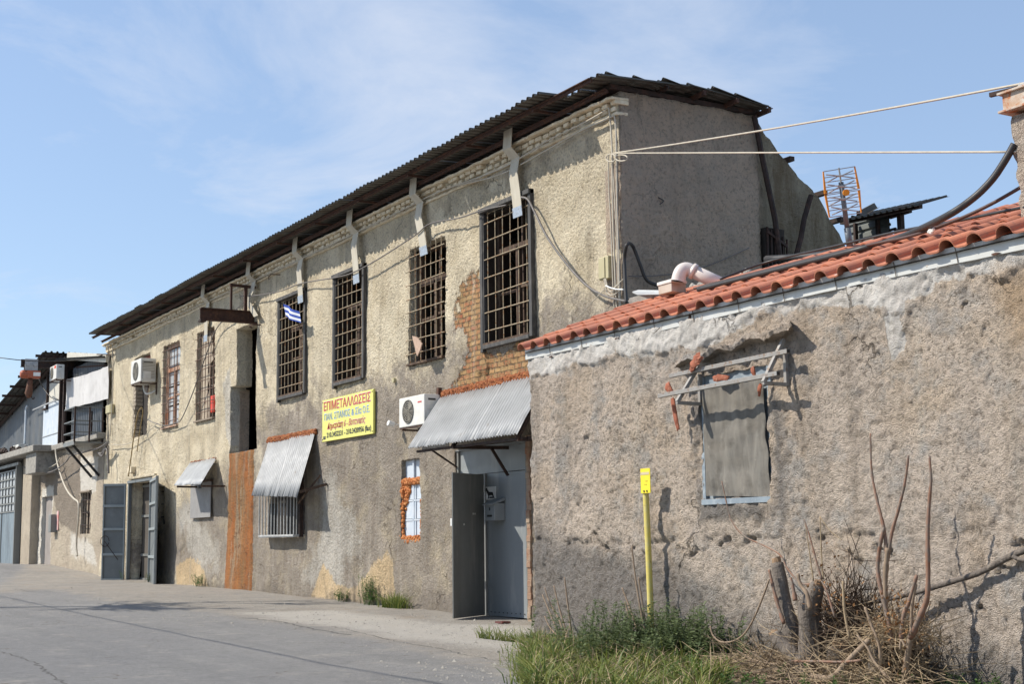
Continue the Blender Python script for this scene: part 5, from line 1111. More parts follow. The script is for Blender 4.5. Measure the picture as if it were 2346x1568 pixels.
for i in range(nP):
    for k in range(5): a = i*6+k; fs.append((a, a+1, a+7, a+6))
fs += [tuple(range(6)), tuple(nP*6+k for k in range(5, -1, -1))]; mb.add(vs, fs); mb.build('mortar_lip', wallB, Bh) if 1 else (simple('pale_mortar', (.58, .51, .42)))
# steel frame of the broken canopy
cf = thing('canopy_frame', 'bare grey steel frame of a broken canopy above the cloth-covered window', 'canopy frame', P(1800, 885, YB))
sq = simple('grey_square_tube', (.30, .29, .27), (.24, .22, .20), (.20, .12, .07), .6, .1, sc=10, thr=(.56, .66))
Yo1, Yo2 = YB-.20, YB-.36
a1 = P(1536, 862, Yo1); b1 = P(1806, 805, Yo1); a2 = P(1510, 908, Yo2); b2 = P(1783, 856, Yo2)
mb = MB(); mb.beam(a1, b1, .055, .055); mb.beam(a2, b2, .055, .055); mb.build('cross_tube', sq, cf, bevel=.004)
mb = MB()
for p_, d_ in ((a1, (b1-a1)), (b1, (b1-a1)), (a2, b1-a1), (b2, b1-a1)):
    d = d_.normalized(); s_ = 1 if p_ in (b1, b2) else -1; mb.beam(p_+d*s_*.001, p_+d*s_*.003, .043, .043)
mb.build('tube_end', black, cf)
for (wx, top, bot, ox) in ((1800, 788, 886, 1748), (1604, 850, 930, 1550)):
    wt = P(wx, top, YB-.03); wb = P(wx, bot, YB-.03); X_ = wt.x; ob = PX(ox, bot-3, X_)
    mb = MB(); mb.beam((X_, YB-.04, wt.z-.05), (X_, YB-.04, wb.z), .05, .05, (1, 0, 0)); mb.beam((X_, YB-.04, wb.z+.02), (X_, ob.y, wb.z+.02), .045, .045); mb.beam((X_, YB-.06, wt.z+.05), (X_, ob.y+.01, wb.z+.03), .05, .05, (1, 0, 0)); mb.build('triangular_bracket', sq, cf, bevel=.004)
# broken tiles left in the frame
def shard(name, label, outline, Yp, dep, tilt=0):
    mb = MB(); pl = [P(x, y, Yp+dep*i) for i, (x, y) in enumerate(outline)]; mb.prism(pl, (.012, .02, .004)); o = mb.build(name, tilem, None, bevel=.003); return tag(o, label, 'tile shard')
def curved_shard(label, a, b, w, Yp, seed, y2=None):
    """piece of half-round tile from a to b"""
    rr = random.Random(seed); A_ = P(*a, Yp); B_ = P(*b, y2 or Yp); d = (B_-A_); s_ = d.cross(Vector((0, 1, 0))).normalized(); mb = MB(); vs = []; n = 8; m_ = 6
    for th in (0, .016):
        for j in range(m_+1):
            ww = w*1.35*(1-.75*abs(j/m_-.35))*rr.uniform(.8, 1.1)
            for i in range(n+1):
                q = math.pi*(.28+.42*i/n); vs.append(A_+d*(j/m_+rr.uniform(-.06, .06))+s_*(ww*math.cos(q))+Vector((0, -1, 0))*(ww*.8*math.sin(q)-th))
    fs = []; o_ = (n+1)*(m_+1)
    for j in range(m_):
        for i in range(n): a_ = j*(n+1)+i; fs += [(a_, a_+1, a_+n+2, a_+n+1), (o_+a_, o_+a_+n+1, o_+a_+n+2, o_+a_+1)]
    for i in range(n): fs.append((i, o_+i, o_+i+1, i+1)); a_ = m_*(n+1)+i; fs.append((a_, a_+1, o_+a_+1, o_+a_))
    for j in range(m_): a_ = j*(n+1); fs.append((a_, a_+n+1, o_+a_+n+1, o_+a_)); a_ += n; fs.append((a_, o_+a_, o_+a_+n+1, a_+n+1))
    mb.add(vs, fs); return tag(mb.build('tile_shard', shardm), label, 'tile shard')
curved_shard('broken orange tile leaning on the upper tube at its left end', (1612, 815), (1586, 850), .09, YB-.22, 1)
curved_shard('long orange tile fragment hanging down on the left of the window', (1545, 915), (1556, 985), .055, YB-.16, 2)
curved_shard('orange tile piece wedged behind the lower tube at its left end', (1533, 880), (1545, 905), .07, YB-.25, 3)
curved_shard('small orange tile piece wedged by the right bracket', (1727, 842), (1731, 864), .045, YB-.22, 4)
curved_shard('thin orange tile strip hanging below the right bracket', (1745, 880), (1740, 908), .035, YB-.16, 5)
curved_shard('flat dark orange tile piece behind the lower tube in its middle', (1640, 868), (1672, 866), .06, YB-.12, 6)
# things lying on the tiled roof
def on(pts, h=.13): return [RB(x, y, h-.055) for x, y in pts]
cable('roof_hose', 'thick black hose coming down from the chimney and lying along the tiled roof', [P(2324, 330, 12.0), P(2300, 372, 11.95), P(2270, 415, 11.9), P(2225, 458, 11.8), P(2160, 500, 11.75)]+on([(2060, 545), (1960, 574), (1840, 604), (1720, 634), (1600, 664)], .12), .040, cableb)
cable('roof_cable', 'thin brown cable drooping beside the thick hose onto the tiled roof', [P(2342, 427, 12.1), P(2270, 468, 12.0), P(2190, 505, 12.0)]+on([(2090, 540), (1990, 562), (1880, 588), (1760, 618), (1640, 648), (1590, 662)], .14), .020, simple('brown_cable', (.085, .045, .035), (.06, .03, .025), rough=.6))
cable('roof_cable', 'thin black cable lying highest along the tiled roof', on([(2400, 465), (2300, 484), (2200, 505), (2060, 530), (1900, 567), (1760, 600), (1650, 640)], .16), .017, cableb)
a = RB(1560, 640, .2); pv = thing('vent_pipe', 'pale pinkish plastic pipe with an elbow on the tiled roof', 'pipe', a)
p0 = P(1620, 640, 13.3); p1 = P(1588, 622, 13.1); p2 = P(1570, 618, 13.0); p3 = P(1557, 630, 12.9); p4 = P(1553, 648, 12.85)
mb = MB(); mb.tube([P(1660, 655, 13.5), p1], .105, 18); mb.build('pipe_length', pvc, pv, smooth=True)
mb = MB(); mb.tube([P(1592, 624, 13.12), P(1584, 620, 13.08)], .125, 18); mb.tube([P(1590, 623, 13.1)]+curve_pts([P(1584, 620.5, 13.08), P(1570, 617, 13.0), P(1559, 625, 12.92), P(1553, 646, 12.88)], 6), .108, 18, cap=False); mb.build('pipe_elbow', pvc, pv, smooth=True)
mb = MB(); mb.tube([P(1553.4, 644, 12.88), P(1553.2, 645.5, 12.88)], .098, 18); mb.build('pipe_mouth', black, pv)
a = RB(1540, 668, .1); bx = thing('roof_box', 'dusty white junction box lying on the tiled roof', 'junction box', a)
mb = MB(); mb.box(a.x-.17, a.x+.17, a.y-.14, a.y+.14, a.z-.04, a.z+.10); mb.build('box_body', simple('dusty_plastic', (.50, .43, .36), (.40, .32, .25), rough=.7), bx, bevel=.01)
mb = MB(); mb.box(a.x-.185, a.x+.185, a.y-.155, a.y+.155, a.z+.10, a.z+.155); mb.build('box_lid', acwhite, bx, bevel=.01)
mb = MB(); a = P(1449, 671, 13.9); b = P(1520, 672, 13.3); mb.prism([a, P(1462, 667, 13.9), P(1520, 668, 13.4), P(1516, 675, 13.3), P(1460, 676, 13.5)], (0, 0, .02)); tag(mb.build('white_sheet', galvwhite, None), 'small white metal sheet on a bar at the left end of the tiled roof', 'metal sheet')
mb = MB(); mb.box(P(1452, 690, 13.6).x, P(1510, 680, 13.6).x, 13.5, 14.2, P(1480, 695, 13.6).z, P(1480, 677, 13.6).z); tag(mb.build('timber_block', conc, None, bevel=.01), 'pale block under the white metal sheet', 'block')
cable('black_duct', 'dark flat pipe lying behind the top of the tiled roof', [P(1755, 594, 14.3), P(1850, 588, 14.3), P(1935, 577, 14.3), P(1975, 574, 14.3)], .055, cableb, 3)
q = RB(2130, 532, .10); mb = MB(); blobs(mb, [q, q+Vector((.05, 0, 0))], .035, 8, 1); tag(mb.build('mortar_lump', white), 'small white lump on the tiled roof behind the hose', 'stone')
# ------------------------------------------------------------------ television antenna
DA = 19.0
an = thing('tv_antenna', 'television antenna with orange side strips on a leaning grey pole', 'antenna', PD(1946, 560, DA))
D = lambda x, y, dd=0: PD((2350+x/5.226)/1.2754, (450+y/5.226)/1.2754, DA+dd)
mb = MB(); mb.tube([D(700, 1440), D(655, 1130)], .045, 10); mb.tube([D(655, 1130), D(560, 430)], .034, 10); mb.build('mast', mast, an, smooth=True)
mb = MB(); mb.tube([D(560, 430, -.04), D(528, 212, -.04)], .012, 6)
for (a, b) in (((290, 270), (775, 190)), ((310, 363), (785, 292)), ((322, 437), (795, 365)), ((335, 508), (803, 437)), ((340, 556), (810, 487)), ((345, 605), (825, 530)), ((345, 628), (835, 553)), ((355, 673), (830, 603)), ((362, 722), (835, 652)), ((370, 797), (840, 728)), ((380, 868), (855, 798)), ((395, 966), (875, 898))): mb.tube([D(*a), D(*b)], .0065, 5)
mb.build('reflector_rods', alu, an)
for pl in ([(285, 268), (300, 268), (343, 610), (308, 610)], [(312, 630), (345, 630), (398, 968), (380, 966)], [(765, 188), (780, 188), (852, 528), (818, 532)], [(820, 550), (855, 547), (880, 895), (868, 897)]): mb = MB(); mb.prism([D(*p) for p in pl], fw*.03); mb.build('side_strip', orangea, an)
for (cx_, cy_, l1, l2, r1, r2_) in ((545, 335, (333, 317), (350, 432), (745, 252), (755, 364)), (570, 495, (355, 472), (378, 592), (765, 404), (778, 520)), (600, 690, (383, 665), (400, 780), (795, 604), (808, 719)), (625, 850, (410, 815), (425, 930), (815, 757), (832, 874))):
    mb = MB()
    for e_, s_ in ((l1, -1), (l2, -1), (r1, 1), (r2_, 1)): mb.tube([D(cx_+s_*22, cy_, -.1), D(cx_+s_*60, cy_+(e_[1]-cy_)*.25, -.1), D(*e_, -.1)], .009, 5)
    mb.tube([D(cx_-26, cy_+3, -.1), D(cx_+28, cy_-3, -.1)], .016, 6); mb.build('dipole', alu, an)
mb = MB(); q = D(583, 590, -.06); mb.tube([q-fw*.02+r2*.05, q+fw*.02+r2*.05], .045, 12); mb.build('feed_box', orangea, an)
# ------------------------------------------------------------------ shed behind
sh = thing('roof_shed', 'dark corrugated metal shed with a slanting roof behind the tiled house', 'shed', P(2000, 560, 22))
D2 = lambda x, y, Y=22.0: P((2350+x/5.226)/1.2754, (450+y/5.226)/1.2754, Y)
mb = MB(); o0 = D2(640, 1075); o1 = D2(1300, 975); lo_ = Vector((0, 0, -3.2)); mb2 = MB(); corr(mb2, o0+Vector((0, 0, -3.2)), Vector((0, 0, 3.2)), Vector((o1.x-o0.x, 0, 0)), .18, .04, nv=1); mb2.build('shed_wall', claddark, sh)
mb = MB()
for xx, yy in ((780, 1060), (1120, 1010)): q = D2(xx, yy, 21.9); q2 = D2(xx+75, 1375, 21.9); mb.beam(q, (q.x, q.y, q.z-3), .09, .06, (1, 0, 0))
mb.build('shed_post', darkrust, sh)
mb = MB(); a = D2(570, 1035, 21.3); b = D2(1705, 795, 21.3); corr(mb, a+Vector((0, 0, 0)), b-a, Vector((0, 1.0, .32)), .18, .04); mb.build('shed_roof', roofdark, sh)
mb = MB(); a = D2(570, 1050, 21.5); b = D2(1780, 795, 21.5); mb.beam(a, b, .10, .09); mb.beam(D2(1300, 965, 21.7), D2(1625, 865, 21.7), .08, .08); a = D2(1465, 890, 21.7); mb.beam(a, (a.x, a.y, a.z-3), .11, .11, (1, 0, 0)); a = D2(1395, 1145, 21.9); mb.beam(a, (a.x, a.y, a.z-2), .05, .05, (1, 0, 0)); mb.beam(D2(1310, 1165, 21.9), D2(1400, 1140, 21.9), .05, .05); mb.build('shed_frame', darkrust, sh)
mb = MB(); q = D2(690, 975, 21.4); corr(mb, q, D2(770, 930, 21.4)-q+Vector((0, .3, 0)), Vector((0, .5, 0)), .12, .05)
tag(mb.build('bent_sheet', roofdark), 'bent scrap of corrugated sheet on the shed roof next to the antenna', 'metal sheet')
mb = MB(); q = D2(770, 980, 21.6); corr(mb, q, D2(905, 945, 21.6)-q, Vector((0, .5, .25)), .3, .12); tag(mb.build('bent_sheet', roofmetal), 'upturned grey sheet scrap in the middle of the shed roof', 'metal sheet')
# ------------------------------------------------------------------ workshop at the far left
W = thing('workshop_building', 'old workshop at the far left with patched plaster below and grey corrugated sheet above', 'building', (-66, YA, .8))
c7 = lambda x, y: (x/4.9/1.2754, (980+y/4.9)/1.2754)
c1 = lambda x, y: (x/3.136/1.2754, (1250+y/3.136)/1.2754)
LEDZ = P(150, 1028).z
w1 = P(*c1(738, 800)); w2 = P(*c1(830, 800)); WW = (w1.x, w2.x, P(*c1(780, 978)).z, P(*c1(780, 598)).z)
n1_ = P(*c1(382, 900)); n2_ = P(*c1(470, 900)); NICHE = (n1_.x, n2_.x, .3, P(*c1(430, 635)).z)
us = list(np.arange(-84, -57.15, .09)); zs = list(np.arange(.0, LEDZ+.01, .06))
drk = zpoly([c1(*q) for q in [(190, 200), (740, 250), (735, 590), (720, 980), (560, 900), (480, 640), (380, 540), (340, 900), (160, 1270), (0, 1270), (0, 200)]])
pl1 = zpoly([c1(*q) for q in [(385, 560), (495, 530), (490, 680), (455, 1265), (345, 1265), (360, 900), (385, 640)]]); pl2 = zpoly([c1(*q) for q in [(740, 270), (900, 270), (880, 600), (740, 590)]]); pl3 = zpoly([c1(*q) for q in [(640, 950), (720, 980), (850, 1050), (900, 1300), (640, 1200)]])
rough_wall('lower_wall', wallC, W, 'x', YA, us, zs, [WW, NICHE], amp=.03, jit=.02, back=.4, attrs=[('grey', lambda U, Z: soft(poly_sd(U, Z, drk), .8)),
    ('pale', lambda U, Z: np.maximum(np.maximum(soft(poly_sd(U, Z, pl1), .7), soft(poly_sd(U, Z, pl2), .7)), soft(poly_sd(U, Z, pl3), 1.2)*.8))])
mb = MB(); mb.box(NICHE[0], NICHE[1], YA+.16, YA+.2, .3, NICHE[3]+.1); mb.build('blocked_doorway', simple('grey_plaster', (.30, .27, .25), (.24, .215, .195), rough=.95, sc=1.2, bst=.4, bdist=.02), W)
mb = MB(); x0, x1, z0, z1 = WW; mb.box(x0-.05, x1+.05, YA+.25, YA+.3, z0-.05, z1+.05); o = mb.build('window', darkin, W)
mb = MB()
for k in range(4): xx = x0+(x1-x0)*(k+.5)/4; mb.tube([(xx, YA+.06, z0), (xx, YA+.06, z1)], .018, 5)
for k in range(3): zz = z0+(z1-z0)*(k+.7)/3.3; mb.tube([(x0, YA+.05, zz), (x1, YA+.05, zz)], .018, 5)
mb.build('window_bars', darkrust, o)
mb = MB(); mb.beam((x0-.1, YA-.04, z1+.04), (x1+.05, YA-.04, z1+.04), .1, .06)
for k in range(3): a_ = x0+(x1-x0)*(k*.3+.15); mb.box(a_, a_+(x1-x0)*.16, YA+.18, YA+.2, z0, z1)
mb.build('window_frame', woodgrey, o)
mb = MB(); mb.box(-66.5, -57.25, YA-.30, YA+.3, LEDZ-.02, LEDZ+.22); mb.build('ledge', conc, W, bevel=.03)
mb = MB(); mb.box(-84, -57.3, 19.8, 20, 0, 8); mb.box(-84, -83.8, YA+.4, 20, 0, 7); mb.build('rear_wall', darkin, W)
XH = -65.1; RZ = P(*c7(610, 240), 13.6).z                    # high edge of the sloping roof
RZ = PX(*c7(610, 240), XH).z; slope_ = .127
rz = lambda x: RZ+(x-XH)*slope_*1.15
mb = MB(); vs = []                                            # cladding wall under the sloping roof
corr(mb, (-84, YA+.12, LEDZ+.2), (XH-3.7+84, 0, 0), (0, 0, 3.3), .28, .03)
mb.build('cladding', cladding, W)
mb = MB(); pw = P(*c7(620, 1010)); pw2 = P(*c7(850, 930)); k = 24; n_ = 24
x_a = -84; mb.prism([(x_a, YA+.16, LEDZ+3.4), (XH-.1, YA+.16, LEDZ+3.4), (XH-.1, YA+.16, rz(XH)-.18), (x_a, YA+.16, max(rz(x_a)-.18, LEDZ+3.45))], (0, .05, 0)); mb.build('upper_cladding', cladding, W)
mb = MB(); x_ = XH; 
corr(mb, (XH, 13.6, rz(XH)), (0, 5.5, 0), Vector((-19, 0, -19*slope_*1.15)), .26, .07, nv=6); mb.build('sloping_roof', roofdark, W)
for k in range(7):
    xx = XH-.3-k*1.9; mb = MB(); mb.beam((xx, 13.35, rz(xx)-.11), (xx, 19, rz(xx)-.11), .09, .12); mb.build('roof_purlin', darkrust, W)
mb = MB(); mb.beam((XH-.05, YA-.05, rz(XH)-.12), (-84, YA-.05, rz(-84)-.12), .1, .14); mb.build('roof_rafter', darkrust, W)
# panels, posts and porch between the sloping roof and the long building
px0 = P(*c7(620, 1010)).x; px1 = P(*c7(850, 930)).x; pz = P(*c7(735, 970)).z
mb = MB(); mb.box(px0, px1, YA+.02, YA+.06, LEDZ+.22, pz); mb.build('white_panel', blueboard, W)
mb = MB(); mb.beam((px0, YA-.0, pz-1.5), (px1, YA-.0, pz-1.5), .02, .03); mb.beam((px0-1.8, YA-.12, pz-.05), (px1+.1, YA-.12, pz+.0), .05, .05); mb.build('panel_rail', galv, W)
cx0 = P(*c7(695, 800)).x; cx1 = P(*c7(870, 800)).x; mb = MB(); mb.box(cx0, cx1, YA+.03, YA+.07, pz+.02, P(*c7(780, 690)).z+.1); mb.build('cream_panel', creamb, W)
mb = MB(); mb.beam((cx0-.08, YA-.02, pz-.25), (cx0-.08, YA-.02, rz(XH)-.5), .12, .12, (1, 0, 0)); mb.beam((cx0-.8, YA-.05, pz-.2), (cx0, YA-.05, pz-.2), .1, .08); mb.build('steel_post', darkrust, W)
mb = MB(); xa = P(*c7(880, 1200)).x; xb = P(*c7(905, 1200)).x; xc = P(*c7(935, 1200)).x
mb.beam((xa, YA-.05, LEDZ+.2), (xa, YA-.05, rz(XH)-.3), .16, .14, (1, 0, 0)); mb.beam((xc, YA-.05, LEDZ+.2), (xc, YA-.05, rz(XH)-.3), .16, .14, (1, 0, 0)); mb.build('steel_post', darkrust, W)
mb = MB(); mb.box(xa, xc, YA+.02, YA+.05, LEDZ+.2, rz(XH)-.4); mb.build('grey_strip', cladding, W)
# porch roof and white beam
wb0 = P(*c7(985, 300), YA-.1); wb1 = P(*c7(1545, 330), YA-.1)
mb = MB(); mb.beam(wb0, wb1, .16, .34); mb.build('white_beam', creamb, W)
mb = MB(); corr(mb, Vector((XH+.0, YA-.35, P(*c7(985, 262), YA-.3).z)), Vector((wb1.x-XH, 0, P(*c7(1540, 290), YA-.3).z-P(*c7(985, 262), YA-.3).z)), Vector((0, 4.5, .1)), .26, .07); mb.build('porch_roof', roofdark, W)
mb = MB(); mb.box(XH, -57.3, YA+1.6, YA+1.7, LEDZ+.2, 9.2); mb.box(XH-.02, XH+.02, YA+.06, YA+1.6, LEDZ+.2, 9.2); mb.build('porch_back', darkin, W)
mb = MB(); corr(mb, (-64.0, YA+.25, LEDZ+.2), (5.4, 0, 0), (0, 0, 3.4), .30, .05); mb.build('porch_cladding', cladding, W)
mb = MB(); mb.box(-58.5, -57.4, YA+.4, YA+.45, LEDZ+.2, LEDZ+3.2); mb.build('porch_dark_opening', darkin, W)  # near-black sheet in place of the shaded porch opening
mb = MB(); q = P(*c7(1340, 450), YA+.3); mb.beam(P(*c7(1095, 460), YA+.2), P(*c7(1540, 430), YA+.2), .05, .06); mb.build('porch_bar', rust, W)
mb = MB(); q = P(*c7(1200, 430), YA+.8); mb.box(q.x-1.1, q.x+.8, YA+.8, YA+1.2, 8.2, 9.6); mb.build('pale_post', creamb, W)
# tarpaulin
mb = MB(); TLc = P(*c7(950, 632), YA-.12); TRc = P(*c7(1548, 440), YA-.12); BLc = P(*c7(930, 1068), YA-.12); BRc = P(*c7(1550, 910), YA-.12); nu, nv = 40, 14; vs = []
for j in range(nv+1):
    for i in range(nu+1):
        u, v = i/nu, j/nv; p = TLc.lerp(TRc, u).lerp(BLc.lerp(BRc, u), v); p.z -= .10*math.sin(u*math.pi)*(1-v)*0.6
        vs.append(p+Vector((0, .07*mnoise.noise(Vector((u*7, v*.8, 3)))+.03*mnoise.noise(Vector((u*15, v, 8))), 0)))
n0 = len(vs); vs += [p+Vector((0, .006, 0)) for p in vs]; fs = []
for j in range(nv):
    for i in range(nu): a = j*(nu+1)+i; fs += [(a, a+1, a+nu+2, a+nu+1), (n0+a, n0+a+nu+1, n0+a+nu+2, n0+a+1)]
mb.add(vs, fs); tag(mb.build('tarpaulin', tarpw, None, smooth=True), 'pale grey tarpaulin hung across the porch above the balcony', 'tarpaulin')
# balcony
bl = thing('balcony', 'small steel balcony with rails at the end of the long building', 'balcony', (-58, YA, LEDZ+.2))
bx1 = -57.35; bx0 = P(*c7(925, 1080), 13.3).x-.1; by = 13.33; tz = PX(*c7(1095, 1025), bx1).z; bz0 = PX(*c7(1090, 1520), bx1).z
mb = MB(); mb.box(bx0, bx1, by, YA, bz0-.06, bz0); mb.box(bx0, bx1, by-.02, by+.04, bz0-.14, bz0+.03); mb.build('balcony_floor', greysteel2, bl)
mb = MB()
for zz in (tz, bz0+(tz-bz0)*.60, bz0+(tz-bz0)*.27): mb.beam((bx0, by, zz), (bx1, by, zz), .045, .045); mb.beam((bx1, by, zz), (bx1, YA, zz), .045, .045); mb.beam((bx0, by, zz), (bx0, YA, zz), .045, .045)
mb.build('rail', greysteel, bl)
for xx, yy in ((bx0, by), (bx1, by), (bx1, (by+YA)/2), (bx1, YA-.06), (bx0, YA-.06)):
    mb = MB(); mb.beam((xx, yy, bz0-.02), (xx, yy, tz), .06, .06, (1, 0, 0)); mb.build('rail_post', darkrust, bl)
for xx in (bx0+.1, bx1-.5): mb = MB(); mb.beam((xx, by+.05, bz0-.1), (xx, YA-.02, bz0-1.35), .09, .09, (1, 0, 0)); mb.build('strut', black, bl)
# concrete canopy, pillar and glazed gate
mb = MB(); q = P(*c1(290, 260), 13.6); cz0 = P(*c1(150, 272), 13.6).z; mb.box(-90, P(*c1(320, 260), 13.5).x, 13.4, YA+.2, cz0, cz0+.30); mb.build('canopy_slab', conc, W, bevel=.04)
mb = MB(); xa = P(*c1(232, 380), 13.6).x; xb = P(*c1(325, 380), 13.6).x; mb.box(xa, xb, 13.6, YA+.1, P(*c1(280, 425), 13.6).z, cz0); mb.build('canopy_bracket', conc, W, bevel=.04)
mb = MB(); xa = P(*c1(190, 1000), 14.1).x; xb = P(*c1(270, 1000), 14.1).x; mb.box(xa, xb, 14.1, YA+.1, .3, cz0); mb.build('pillar', wallC, W, bevel=.05)
tl_ = thing('tile_stack', 'old roofing tiles piled on the concrete canopy at the left edge', 'tiles', P(20, 1030, 13.8))
mb = MB(); blobs(mb, [P(*c1(0, 215), 13.8), P(*c1(150, 212), 13.8), P(*c1(300, 212), 13.8)], .16, 40, 4, .6); mb.build('tiles', darkrust, tl_)
gz0 = P(*c1(80, 1260), 14.0).z; ga = P(*c1(-160, 700), 14.0).x; gb = P(*c1(165, 700), 14.0).x; gt = P(*c1(165, 385), 14.0).z; gm = P(*c1(150, 768), 14.0).z
gt_ = thing('glazed_gate', 'tall blue-grey workshop gate with small panes above, at the left edge', 'gate', (gb, 14, gz0))
mb = MB(); mb.box(ga, gb, 14.0, 14.04, gz0, gm); mb.build('lower_panel', simple('blue_grey_gate', (.14, .18, .21), (.22, .27, .30), (.09, .10, .11), .55, 0, sc=1.5, streak=True), gt_)
mb = MB(); nx_ = 12
for i in range(nx_):
    for j in range(5): xa = ga+(gb-ga)*i/nx_; mb.box(xa+.04, xa+(gb-ga)/nx_-.04, 14.02, 14.03, gm+(gt-gm)*j/5+.05, gm+(gt-gm)*(j+1)/5-.04)
mb.build('pane', glassm, gt_)
mb = MB()
for i in range(nx_+1): xa = ga+(gb-ga)*i/nx_; mb.beam((xa, 13.99, gm), (xa, 13.99, gt), .05, .05, (1, 0, 0))
for j in range(6): zz = gm+(gt-gm)*j/5; mb.beam((ga, 13.985, zz), (gb, 13.985, zz), .05, .06)
mb.beam((gb+.1, 13.98, gz0), (gb+.1, 13.98, gt+.3), .3, .12, (1, 0, 0)); mb.beam(((ga+gb)/2+.9, 13.98, gz0), ((ga+gb)/2+.9, 13.98, gm), .06, .04, (1, 0, 0)); mb.beam((ga, 13.9, gt+.25), (gb+.5, 13.9, gt+.25), .12, .14); mb.build('gate_frame', greysteel2, gt_)
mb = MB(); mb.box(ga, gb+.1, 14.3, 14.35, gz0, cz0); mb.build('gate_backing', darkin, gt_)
# meter box
q = P(*c1(485, 860), YA-.15); mt_ = thing('meter_box', 'grey meter box with a red and white notice beside the blocked doorway', 'meter box', q)
mb = MB(); mb.box(q.x-.25, q.x+.25, YA-.3, YA, q.z-.5, q.z+.3); mb.build('box_body', greysteel2, mt_, bevel=.02)
mb = MB(); mb.box(q.x+.26, q.x+.6, YA-.05, YA-.03, q.z-.4, q.z+.45); mb.build('notice', simple('pink_white_notice', (.60, .50, .48), (.60, .15, .12), rough=.6, sc=3), mt_)
# hoses and cables
cable('white_hose', 'long pale hose hanging from the ledge down past the barred window', [P(*c1(*q), 14.2) for q in [(510, 200), (515, 260), (535, 360), (580, 500), (630, 600), (680, 655), (712, 680), (722, 730), (718, 850), (705, 980), (700, 1100), (708, 1180)]], .045, cablew)
cable('slack_cable', 'slack pale cable looping left of the hose', [P(*c1(*q), 14.2) for q in [(330, 365), (370, 380), (410, 372), (460, 365), (520, 330), (545, 290)]], .03, cablew)
cable('slack_cable', 'slack thin cable reaching from the pillar to the balcony', [P(*c1(*q), 14.1) for q in [(205, 355), (310, 410), (400, 420), (500, 395), (600, 320), (650, 260), (760, 230), (900, 190), (980, 140)]], .03, cableg)
cable('downpipe', 'thin pale downpipe on the grey corrugated cladding', [P(*c7(*q), 14.4) for q in [(395, 1010), (375, 1060), (372, 1150), (365, 1350), (355, 1560)]], .06, blueboard)
for k, (dx, lb) in enumerate(((0, 'dark clump of cables below the balcony'),)):
    cable('cable_clump', lb, [P(*c1(*q), 14.2) for q in [(985, 150), (960, 200), (930, 240), (900, 230), (940, 260), (975, 190), (990, 300), (995, 420)]], .045, cableg)
# electric hoist
hx = P(*c7(580, 400), YA).x; hq = P(*c7(295, 400), 12.0)
X_ = -64.2; tip = PX(*c7(300, 400), X_); zz = PX(*c7(560, 415), X_).z
eh = thing('electric_hoist', 'orange electric hoist hanging on a dark beam at the far left', 'hoist', (X_, YA, zz))
mb = MB(); mb.box(X_-.1, X_+.1, tip.y, YA+.3, zz-.17, zz-.13); mb.box(X_-.1, X_+.1, tip.y, YA+.3, zz+.13, zz+.17); mb.box(X_-.02, X_+.02, tip.y, YA+.3, zz-.13, zz+.13); mb.build('hoist_rail', darkrust, eh)
ty = PX(*c7(442, 430), X_).y; mb = MB(); mb.box(X_+.10, X_+.14, ty-.28, ty+.28, zz-.32, zz+.2); mb.box(X_-.14, X_-.10, ty-.28, ty+.28, zz-.32, zz+.2)
for s_ in (-.15, .15): mb.tube([(X_+.14, ty+s_, zz-.05), (X_+.19, ty+s_, zz-.05)], .09, 12)
mb.build('trolley', galv, eh, bevel=.01)
oz = PX(*c7(440, 565), X_).z; mb = MB(); mb.tube([(X_, ty-.45, oz), (X_, ty-.36, oz), (X_, ty+.35, oz), (X_, ty+.42, oz)], [.13, .19, .19, .14], 16); mb.box(X_-.16, X_+.2, ty-.18, ty+.40, oz-.17, oz+.17); mb.build('motor_body', orangep, eh, bevel=.03)
mb = MB(); mb.box(X_+.201, X_+.21, ty+.08, ty+.38, oz-.08, oz+.09); mb.build('rating_plate', white, eh)
mb = MB(); mb.tube([(X_, ty, oz-.2), (X_, ty-.02, oz-.5), (X_, ty-.05, oz-.85), (X_, ty-.04, oz-1.05)], [.10, .13, .17, .08], 10); mb.build('chain_bag', leather, eh, smooth=True)
mb = MB(); mb.tube(curve_pts([(X_, ty+.05, oz-.6), (X_, ty+.08, oz-1.0), (X_, ty+.16, oz-1.1), (X_, ty+.2, oz-1.0)], 5), .022, 6); mb.tube([(X_, ty-.12, oz-.6), (X_, ty-.14, oz-1.2)], .018, 6); mb.build('hook', darkrust, eh)
cable('hoist_lead', 'black lead drooping from the orange hoist to the panel below', [PX(*c7(545, 600), X_), P(*c7(590, 700), 14.0), P(*c7(650, 800), 14.2), P(*c7(730, 890), 14.3), P(*c7(830, 925), 14.35)], .022, cableb)
# far air conditioners
a = P(*c7(722, 560), 13.7); b = P(*c7(800, 640), 13.7)
xa = P(*c7(712, 560), 13.7).x; xb = P(*c7(805, 560), 13.7).x; z0 = P(*c7(760, 640), 13.7).z; z1 = P(*c7(760, 440), 13.7).z
aircon(xa, xb, 13.7, 14.05, z0, z1, 'white air conditioner with a red badge high up beside the orange hoist', fanx=.36, red=True)
xa = P(30, 1025, 13.9).x; xb = P(42, 1025, 13.9).x; aircon(xa, xb, 13.9, 14.3, P(40, 1029, 13.9).z, P(40, 1019, 13.9).z, 'small white air conditioner on the concrete canopy at the left edge')
